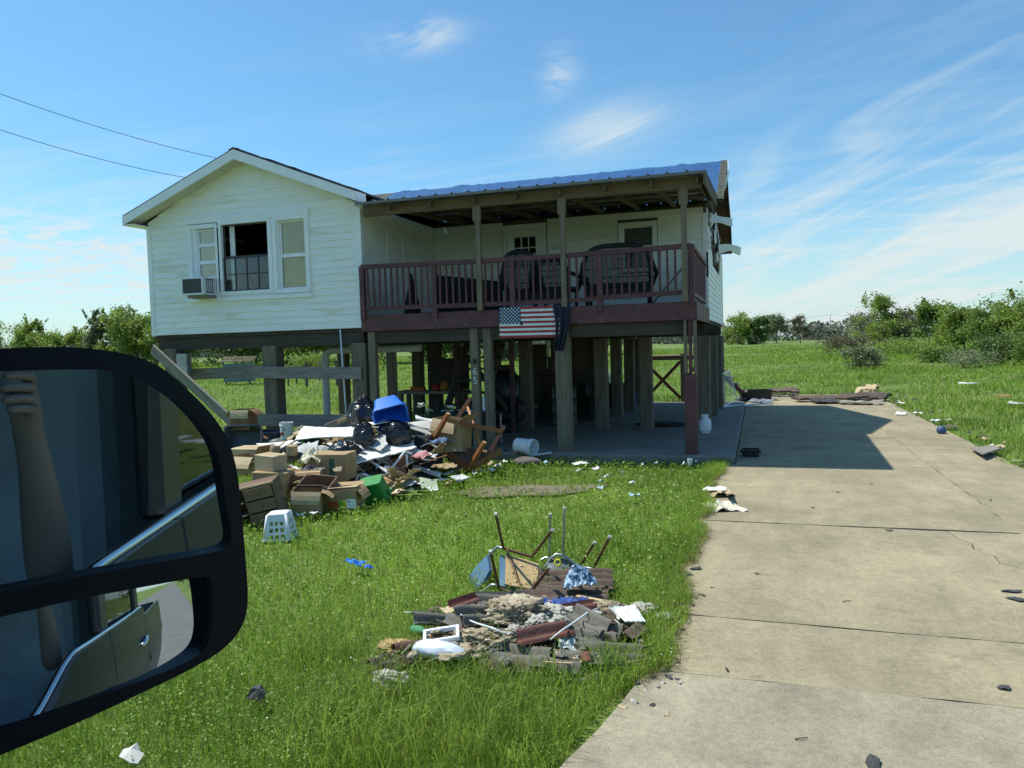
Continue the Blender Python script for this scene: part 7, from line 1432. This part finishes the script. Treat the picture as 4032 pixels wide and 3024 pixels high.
mb = MB(); mb.bb((-w_ / 2 + 0.02, -d_ / 2 + 0.03, 0.02), (w_ / 2 - 0.03, d_ / 2 - 0.02, h_ - 0.02)); mb.build('coil', M('dark_coil', (0.05, 0.055, 0.06), 0.6, 0.2), t)
for k in range(14): mb = MB(); zz = 0.04 + k * (h_ - 0.07) / 14; mb.bb((-w_ / 2 + 0.025, -d_ / 2 + 0.008, zz), (w_ / 2 - 0.03, -d_ / 2 + 0.028, zz + 0.006)); mb.build('grille_bar', M('grey_bar', (0.16, 0.17, 0.18), 0.5, 0.1), t)
for k in range(5): mb = MB(); yy = -d_ / 2 + 0.10 + k * 0.055; mb.bb((w_ / 2 - 0.02, yy, 0.05), (w_ / 2 - 0.004, yy + 0.014, h_ - 0.05)); mb.build('louvre', WHITEP, t)
mb = MB(); mb.bb((-0.18, -0.16, -0.06), (0.26, 0.20, -0.004)); mb.build('bracket', GREYWOODX, t)
# flag sign: painted sheet hung on the porch rim
t = thing('flag_sign', 'weathered stars and stripes sheet hung on the porch rim', 'flag', frame(Vector((3.25, -0.115, 2.365)), (1, 0, -0.01), (0, 0, 1)))
FW_, FH_ = 1.08, 0.53; sh = FH_ / 13; FR = M('flag_red', (0.36, 0.035, 0.04), 0.6, 0.12, 5, 0.1); FWH = M('flag_white', (0.72, 0.76, 0.75), 0.6, 0.08, 5, 0.1, third=((0.25, 0.26, 0.27), 16, 0.66, 0.70)); FB = M('flag_blue', (0.02, 0.06, 0.13), 0.6, 0.1)
mb = MB(); mb.bb((-FW_ / 2, -FH_ / 2, -0.006), (FW_ / 2, FH_ / 2, -0.001)); mb.build('sign_sheet', METAL, t)
for k in range(13):
    y1 = FH_ / 2 - k * sh; x0 = -FW_ / 2 + (0.39 * FW_ * 0.93 if k < 7 else 0); mb = MB(); mb.bb((x0 + 0.001, y1 - sh + 0.0005, 0.0), (FW_ / 2, y1 - 0.0005, 0.004)); mb.build('stripe', FR if k % 2 == 0 else FWH, t)
mb = MB(); mb.bb((-FW_ / 2, FH_ / 2 - 7 * sh, 0.0), (-FW_ / 2 + 0.39 * FW_ * 0.93, FH_ / 2, 0.005)); can = mb.build('canton', FB, t)
cw, chh = 0.39 * FW_ * 0.93, 7 * sh
for r_ in range(9):
    for c_ in range(6 if r_ % 2 == 0 else 5):
        x = -FW_ / 2 + cw * ((c_ + 0.5) / 6 if r_ % 2 == 0 else (c_ + 1.0) / 6); y = FH_ / 2 - chh * (r_ + 0.6) / 9.2; vs = []
        for q in range(10): a = math.pi / 2 + q * math.pi / 5; rr_ = 0.0185 if q % 2 == 0 else 0.0078; vs.append((x + rr_ * math.cos(a), y + rr_ * math.sin(a), 0.0062))
        mb = MB(); mb.add(vs, [tuple(range(10))]); mb.build('star', PAPER, can, fix=False)
lump('flag_hole', None, None, (-0.14, -0.015, 0.0), (0.035, 0.04, 0.004), BLACKM, 3, 0.4, 2, 3, 0.2, parent=t)
# dark cloth hanging beside the flag
def hangf(u, v):
    z = 2.66 - 0.80 * v; x = 3.83 + (0.30 - 0.16 * v) * (u - 0.5) + 0.05 * v * math.sin(v * 5); y = -0.135 - 0.03 * math.sin(u * 17 + v * 2) * (0.4 + v) - (0.0 if v > 0.06 else -0.05 * (0.06 - v) / 0.06)
    return (x, y, z)
mb = MB(); mb.grid(hangf, 26, 22, thick=0.004); tag(mb.build('hanging_cloth', M('navy_cloth', (0.015, 0.022, 0.045), 0.9, 0.3, 6, 0.5), None, 60), 'dark blue cloth hanging over the porch rim beside the flag', 'cloth')
# wicker seats on the porch, their backs to the road
WICK = M('dark_wicker', (0.018, 0.017, 0.018), 0.6, 0.3, 20, 0.4, 80)
def wicker(label, x, y, w, rz, hb=0.62, nm='wicker_chair', cat='chair'):
    t = thing(nm, label, cat, TR((x, y, 2.60), 0, 0, rz), 'dark wicker porch seats'); d = 0.60; zs = 0.38
    def T_(nm2, pts, r_=0.028): mb = MB(); mb.tube(pts, r_, 8); return mb.build(nm2, WICK, t, True)
    for sx in (-1, 1):
        for sy in (-1, 1): T_('leg', [(sx * (w / 2 - 0.05), sy * (d / 2 - 0.05), 0), (sx * (w / 2 - 0.05), sy * (d / 2 - 0.05), zs)], 0.03)
        T_('armrest', [(sx * w / 2, -d / 2, hb * 0.85 + 0.22), (sx * (w / 2 + 0.06), -d / 4, 0.64), (sx * (w / 2 + 0.07), d / 3, 0.60), (sx * (w / 2 + 0.02), d / 2, 0.52), (sx * (w / 2 - 0.03), d / 2, zs)], 0.038)
    mb = MB(); mb.cbox((0, 0, zs), (w, d, 0.09), 0.03); mb.build('seat', WICK, t); mb = MB(); mb.cbox((0, -d / 2 + 0.02, zs - 0.12), (w - 0.1, 0.03, 0.16), 0.01); mb.build('apron', WICK, t)
    top = zs + hb; n = 18; arch = [(w / 2 * math.copysign(abs(math.cos(a)) ** 0.55, math.cos(a)), -d / 2 - 0.06, zs + 0.08 + (hb - 0.08) * math.sin(a) ** 0.6 if 0 < a < math.pi else zs + 0.02) for a in [math.pi * k / n for k in range(n + 1)]]
    bk = T_('back_frame', arch, 0.042)
    mb = MB(); k = -w / 2 - hb
    def inside(px, pz): 
        u = abs(px) / (w / 2); v = (pz - zs) / hb; return u < 0.97 and v < 0.98 * (max(0.0, 1 - u ** 3.2)) ** 0.30 and v > 0.03
    for sgn in (1, -1):
        s = -w - hb
        while s < w + hb:
            run = []
            for q in range(60):
                zz = zs + hb * q / 59; xx = s + sgn * 0.62 * (zz - zs)
                if inside(xx, zz): run.append((xx, -d / 2 - 0.06 + 0.004 * sgn, zz))
                elif len(run) > 1: mb.tube([run[0], run[-1]], 0.0055, 4, False); run = []
                else: run = []
            if len(run) > 1: mb.tube([run[0], run[-1]], 0.0055, 4, False)
            s += 0.036
    for zz in (zs + 0.2 * hb, zs + 0.42 * hb, zs + 0.64 * hb, zs + 0.84 * hb):
        ww = w / 2 * (max(0.0, 1 - ((zz - zs) / hb / 0.98) ** 3.3)) ** 0.31; mb.tube([(-ww, -d / 2 - 0.06, zz), (ww, -d / 2 - 0.06, zz)], 0.010, 5)
    mb.build('lattice', WICK, bk, fix=False)
    return t
wicker('wide dark wicker loveseat behind the porch rail near the red corner post', 4.62, 1.05, 1.20, 4, 0.70, 'wicker_loveseat', 'loveseat')
wicker('dark wicker chair with a low straight back above the flag', 3.42, 1.15, 0.72, -6, 0.52)
wicker('dark wicker chair with a rounded back left of the low one', 2.72, 1.25, 0.62, 12, 0.72)
sheet4('folded_table', 'dark folded table top leaning on the porch behind the railing', 'table', [Vector((0.95, 1.3, 3.40)), Vector((2.35, 1.2, 3.20)), Vector((2.35, 1.2, 2.62)), Vector((0.95, 1.3, 2.62))], 0.05, DARKCL, 0.0, 0.02)
mb = MB(); mb.lathe([(0.17, 0), (0.14, 0.2), (0.07, 0.5), (0.02, 0.78), (0, 0.8)], 12); tag(mb.build('folded_umbrella', DARKCL, None, 40, T=TR((0.75, 0.55, 2.60))), 'dark folded parasol standing at the wing end of the porch', 'parasol')
stick('broom', 'thin brown broom handle leaning on the porch wall', 'broom', Vector((5.15, 1.3, 2.62)), Vector((5.75, 2.4, 3.5)), 0.025, 0.025, BROWNX)
# propane cylinder
t = thing('propane_cylinder', 'white propane cylinder standing on the patio behind the red post', 'gas cylinder', TR((5.98, 2.85, 0.115), 0, 0, 0, 0.78))
mb = MB(); mb.lathe([(0, 0.02), (0.13, 0.03), (0.15, 0.06), (0.155, 0.10), (0.155, 0.28), (0.145, 0.33), (0.10, 0.37), (0.04, 0.385), (0, 0.385)], 24); mb.build('cylinder_body', WHITEP, t, True)
mb = MB(); mb.lathe([(0.105, 0.0), (0.115, 0.0), (0.115, 0.04), (0.105, 0.04), (0.105, 0.0)], 20); mb.build('base_ring', WHITEP, t)
for a0 in (0, 180): mb = MB(); mb.grid(lambda u, v: (0.095 * math.cos(R(a0 + 20 + 130 * u)), 0.095 * math.sin(R(a0 + 20 + 130 * u)), 0.35 + 0.12 * v), 10, 1, thick=0.005); mb.build('collar', WHITEP, t, 40)
mb = MB(); mb.tube([(0, 0, 0.38), (0, 0, 0.44)], 0.02, 8); mb.tube([(-0.03, 0, 0.43), (0.05, 0, 0.43)], 0.014, 8); mb.build('valve', METAL, t)
# covered grill behind the patio
t = thing('covered_grill', 'barbecue grill under a black cover behind the house', 'grill', TR((1.62, 13.2, -0.02)))
mb = MB(); loft(mb, [[(x, y, z) for x, y in rrect(w_, d_, 0.08)] for w_, d_, z in ((1.15, 0.62, 0.06), (1.12, 0.60, 0.6), (1.10, 0.58, 0.85), (1.02, 0.52, 0.95), (0.80, 0.46, 1.12), (0.55, 0.34, 1.18))]); mb.build('cover', BAGM, t, 40)
for sx in (-0.45, 0.45): mb = MB(); mb.tube([(sx, -0.2, 0.0), (sx, -0.2, 0.3)], 0.02, 6); mb.build('leg', METAL, t)
# upright boards, partition and stored things under the house
for k, (x, y, w_, h_, mt_, lb) in enumerate(((0.70, 9.5, 0.50, 1.85, DARKWOODZ, 'dark plank partition board behind the stairs'), (1.24, 9.5, 0.50, 1.45, DARKWOODZ, 'short dark partition board with daylight above it'), (1.78, 9.5, 0.50, 1.90, GREYWOOD, 'grey partition board beside the daylight gap'), (-0.3, 9.5, 0.45, 1.25, DARKWOODZ, 'low dark partition board at the grass end'))):
    mb = MB(); mb.cbox((0, 0, h_ / 2), (w_, 0.03, h_), 0.004); tag(mb.build('partition_board', mt_, None, T=TR((x, y, 0.115))), lb, 'board', 'partition boards under the house')
for k, (x0, w_, h_, y, mt_, lb) in enumerate(((2.05, 0.62, 2.0, 7.2, M('brown_ply', (0.16, 0.12, 0.08), 0.8, 0.2, 2, st=(5, 5, 0.6)), 'tall brown plywood sheet leaning under the house'), (2.62, 0.55, 1.95, 7.3, M('brown_ply2', (0.13, 0.10, 0.065), 0.8, 0.2, 2, st=(5, 5, 0.6)), 'dark plywood sheet leaning beside the tall brown one'), (1.35, 0.6, 1.2, 7.0, DARKWOODZ, 'low dark panel beside the tall brown plywood sheet'))):
    mb = MB(); mb.cbox((0, 0, h_ / 2), (w_, 0.025, h_), 0.004); tag(mb.build('leaning_sheet', mt_, None, T=TR((x0 + w_ / 2, y, 0.115), -4, 0, 2)), lb, 'board', 'sheets leaning under the house')
# dark armchair
t = thing('dark_armchair', 'black high backed armchair standing in the shade under the porch', 'armchair', TR((1.65, 3.1, 0.115), 0, 0, 15)); BL2 = M('black_leather', (0.012, 0.014, 0.016), 0.35, 0.2, 4, 0.2, coat=0.2)
mb = MB(); loft(mb, [[(x, y + dy, z) for x, y in rrect(w_, d_, 0.09)] for w_, d_, z, dy in ((0.70, 0.26, 0.42, 0.0), (0.76, 0.28, 0.8, 0.02), (0.72, 0.26, 1.15, 0.06), (0.55, 0.18, 1.32, 0.09))]); mb.build('backrest', BL2, t, True)
mb = MB(); mb.cbox((0, -0.32, 0.36), (0.66, 0.62, 0.20), 0.07); mb.build('seat', BL2, t, 40)
for sx in (-1, 1): mb = MB(); mb.cbox((sx * 0.40, -0.25, 0.45), (0.16, 0.70, 0.40), 0.06); mb.build('armrest', BL2, t, 40)
mb = MB(); mb.cbox((0, -0.28, 0.12), (0.70, 0.66, 0.22), 0.03); mb.build('base', BL2, t)
# low dark table with papers
t = thing('low_table', 'low dark covered table behind the upturned chair', 'table', TR((1.75, 0.75, 0.115))); mb = MB(); mb.cbox((0, 0, 0.60), (1.25, 0.65, 0.04), 0.006); mb.build('tabletop', DARKCL, t)
mb = MB(); mb.grid(lambda u, v: (-0.64 + 1.28 * u, -0.345 - 0.02 * math.sin(u * 40) * v, 0.625 - 0.45 * v), 60, 4, thick=0.004); mb.build('cloth_front', M('green_black_cloth', (0.02, 0.028, 0.025), 0.9, 0.3), t, 60)
for sx in (-1, 1):
    for sy in (-1, 1): mb = MB(); mb.tube([(sx * 0.55, sy * 0.26, 0), (sx * 0.55, sy * 0.26, 0.58)], 0.02, 6); mb.build('leg', METAL, t)
sheet4('torn_board', 'jagged white board standing on the low dark table', 'board', [Vector((1.95, 0.8, 1.05)), Vector((2.12, 0.8, 1.0)), Vector((2.15, 0.8, 0.74)), Vector((1.97, 0.8, 0.74))], 0.01, PAPER, 0.06, 0.0)
for k, (x, y) in enumerate(((1.35, 0.65), (1.85, 0.6), (2.05, 0.7), (1.6, 0.85))): scrap('paper_scrap', 'paper lying on the low dark table', 'paper', (x, y, 0.74), 0.28, PAPER, 'papers on the low table', 1200 + k, up=0.05)
# work bench with clutter
t = thing('work_bench', 'grey wooden work bench with clutter beside the porch stairs', 'bench', TR((0.05, 3.0, 0.115)))
mb = MB(); mb.cbox((0, 0, 0.86), (1.6, 0.55, 0.07), 0.005); mb.build('bench_top', GREYWOODX, t)
for sx in (-0.7, 0.7):
    for sy in (-0.2, 0.2): mb = MB(); mb.cbox((sx, sy, 0.41), (0.09, 0.09, 0.82), 0.005); mb.build('leg', GREYWOOD, t)
mb = MB(); mb.cbox((0.3, 0.25, 1.25), (0.95, 0.04, 0.7), 0.004); mb.build('back_board', DARKWOODX, t)
tag(MB().tube([(-0.42, 2.85, 1.05), (-0.08, 2.83, 1.05)], 0.06, 14).build('clay_pipe', M('terracotta', (0.45, 0.14, 0.04), 0.7, 0.15), None, 40), 'orange pipe lying on the work bench', 'pipe')
for k, (x, mt_, lb) in enumerate(((0.18, REDB, 'red tool on the work bench'), (0.38, M('mustard', (0.40, 0.20, 0.03), 0.6, 0.2), 'mustard coloured tool on the work bench'), (0.62, BLACKM, 'black tool box on the work bench'))): lump('bench_tool', lb, 'tool', (x, 2.9, 1.01), (0.11, 0.09, 0.09 + 0.05 * k), mt_, 90 + k, 0.3, 2, 3, 0.1, 'clutter on the work bench')
UC = 'dark clutter added in the shade under the house'  # dark clutter added to fill and darken the space under the house
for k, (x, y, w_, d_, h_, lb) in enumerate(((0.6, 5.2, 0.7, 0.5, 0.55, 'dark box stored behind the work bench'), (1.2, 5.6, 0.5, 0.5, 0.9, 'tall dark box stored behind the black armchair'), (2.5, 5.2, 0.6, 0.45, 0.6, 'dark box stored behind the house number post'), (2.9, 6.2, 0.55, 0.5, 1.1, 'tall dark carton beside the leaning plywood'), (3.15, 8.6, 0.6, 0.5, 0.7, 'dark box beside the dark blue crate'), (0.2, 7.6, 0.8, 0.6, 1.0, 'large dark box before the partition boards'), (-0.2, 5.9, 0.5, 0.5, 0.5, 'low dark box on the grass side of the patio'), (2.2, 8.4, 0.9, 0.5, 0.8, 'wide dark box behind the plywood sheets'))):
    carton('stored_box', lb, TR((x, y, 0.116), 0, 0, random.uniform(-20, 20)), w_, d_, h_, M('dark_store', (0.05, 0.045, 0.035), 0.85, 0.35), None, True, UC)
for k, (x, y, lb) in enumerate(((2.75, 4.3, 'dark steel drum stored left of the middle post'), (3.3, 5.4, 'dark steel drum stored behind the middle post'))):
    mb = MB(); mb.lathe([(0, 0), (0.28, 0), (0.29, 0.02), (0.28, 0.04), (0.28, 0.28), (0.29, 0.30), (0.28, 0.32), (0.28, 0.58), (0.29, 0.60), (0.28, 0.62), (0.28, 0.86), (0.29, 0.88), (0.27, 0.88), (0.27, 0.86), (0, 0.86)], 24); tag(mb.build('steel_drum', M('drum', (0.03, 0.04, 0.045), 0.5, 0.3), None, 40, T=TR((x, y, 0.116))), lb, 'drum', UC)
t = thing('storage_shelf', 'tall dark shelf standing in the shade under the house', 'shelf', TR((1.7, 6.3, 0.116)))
for sx in (-0.5, 0.5):
    for sy in (-0.2, 0.2): mb = MB(); mb.cbox((sx, sy, 0.85), (0.04, 0.04, 1.7), 0.004); mb.build('upright', DARKWOODZ, t)
for z in (0.15, 0.6, 1.05, 1.5): mb = MB(); mb.cbox((0, 0, z), (1.08, 0.46, 0.03), 0.004); mb.build('shelf_board', DARKWOODX, t)
# cooler, firewood, litter on the slab
tub('blue_cooler', 'dark blue crate on the patio beside a back post', 'crate', TR((3.45, 9.35, 0.115)), 0.42, 0.36, 0.36, M('navy_plastic', (0.01, 0.03, 0.12), 0.5, 0.1), 0.92, 0.03)
lump('leaf_litter', 'dark drift of leaves on the patio behind the red post', 'leaves', (5.0, 4.2, 0.11), (0.6, 0.35, 0.05), M('wet_leaves', (0.04, 0.03, 0.025), 0.9, 0.4), 55, 0.4, 1.5, 3, 0.2)
tub('black_crate', 'black crate standing on the shaded driveway by the patio corner', 'crate', TR(PZ(2955, 1795, 0.02), 0, 0, 4), 0.28, 0.22, 0.12, BLACKM, 0.92, 0.03)
# back stair platform with cross braces
t = thing('back_stairs', 'wooden back stair platform with crossed braces behind the house', 'stairs', TR((4.55, 11.6, 0)))
for x in (-1.0, 0.2, 1.0):
    for y in (0.0, 1.0): mb = MB(); mb.cbox((x, y, 0.75), (0.11, 0.11, 1.6), 0.006); mb.build('post', MAROON if x < 0 else GREYWOOD, t)
mb = MB(); mb.cbox((0, 0.5, 1.42), (2.2, 1.15, 0.14), 0.006); mb.build('platform', BROWNX, t)
for a, b in (((-0.95, -0.08, 0.15), (0.15, -0.08, 1.3)), ((0.15, -0.10, 0.15), (-0.95, -0.10, 1.3)), ((0.25, -0.08, 0.7), (0.75, -0.08, 1.3))): stick('brace', None, None, Vector(a), Vector(b), 0.03, 0.10, MAROON, parent=t)
stick('handrail', None, None, Vector((1.0, 0, 1.2)), Vector((2.0, 0, 0.3)), 0.04, 0.12, MAROON, parent=t)
for k in range(5): mb = MB(); mb.cbox((1.2 + 0.2 * k, 0.5, 1.2 - 0.22 * k), (0.26, 1.0, 0.04), 0.005); mb.build('tread', BROWNX, t)
# little shed and fence remains far behind the wing
t = thing('animal_hutch', 'small grey hutch with a plank roof in the field behind the wing', 'hutch', TR(tuple(PZ(945, 1514, -0.05)), 0, 0, 25))
mb = MB(); mb.cbox((0, 0, 0.75), (1.7, 1.2, 1.1), 0.02); mb.build('wall', M('hutch_blue', (0.16, 0.21, 0.23), 0.8, 0.25), t)
for k in range(5): mb = MB(); mb.cbox((0, -0.6 + 0.30 * k, 1.45 + 0.07 * k), (2.0, 0.28, 0.05), 0.006); mb.build('roof_plank', PINE if k % 2 else GREYWOODX, t, T=TR((0, 0, 0), 0, 0, random.uniform(-3, 3)))
for sx in (-0.7, 0.7): mb = MB(); mb.cbox((sx, -0.5, 0.12), (0.1, 0.1, 0.4), 0.006); mb.build('leg', GREYWOOD, t)
for k, (px, py) in enumerate(((1136, 1520), (1168, 1512), (1258, 1500))): mb = MB(); mb.tube([(0, 0, -0.2), (0, 0, 1.25)], 0.05, 7); tag(mb.build('fence_post', DARKWOODZ, None, True, T=TR(tuple(PZ(px, py, -0.05)), 3, 2, 0)), 'thin dark fence post in the field behind the wing', 'post', 'old fence posts')
t = thing('field_gate', 'low dark wooden frame standing in the field behind the wing', 'gate', TR(tuple(PZ(1268, 1523, -0.05)), 0, 0, 12))
for c, s in (((-0.85, 0, 0.7), (0.12, 0.1, 1.4)), ((0.85, 0, 0.7), (0.12, 0.1, 1.4)), ((0, 0, 0.55), (1.6, 0.08, 0.14))): mb = MB(); mb.cbox(c, s, 0.006); mb.build('gate_bar', DARKWOODZ, t)
# seen in the mirror: white boards dumped on the verge behind the truck
for k in range(9): a = Vector((22 + random.uniform(-2, 4), -9.6 + random.uniform(-1.0, 1.6), 0.1 + 0.05 * k)); stick('dumped_board', 'white board dumped on the road verge behind the truck', 'board', a, a + Vector((random.uniform(-1.6, 1.6), random.uniform(-1.2, 1.2), random.uniform(-0.05, 0.25))), 0.18, 0.03, WHITEP, 'boards dumped on the road verge')
for k, (x, y) in enumerate(((48, -6.5), (60, -8), (75, -5), (90, -9), (40, 4), (70, 6))): tree((x, y, -0.1), 6 + k % 3, 2.6, k % 3, 'roadside tree behind the truck, seen in the mirror', n=3000, leaf=0.3, seed=140 + k, group='roadside trees behind the truck', low=0.2)
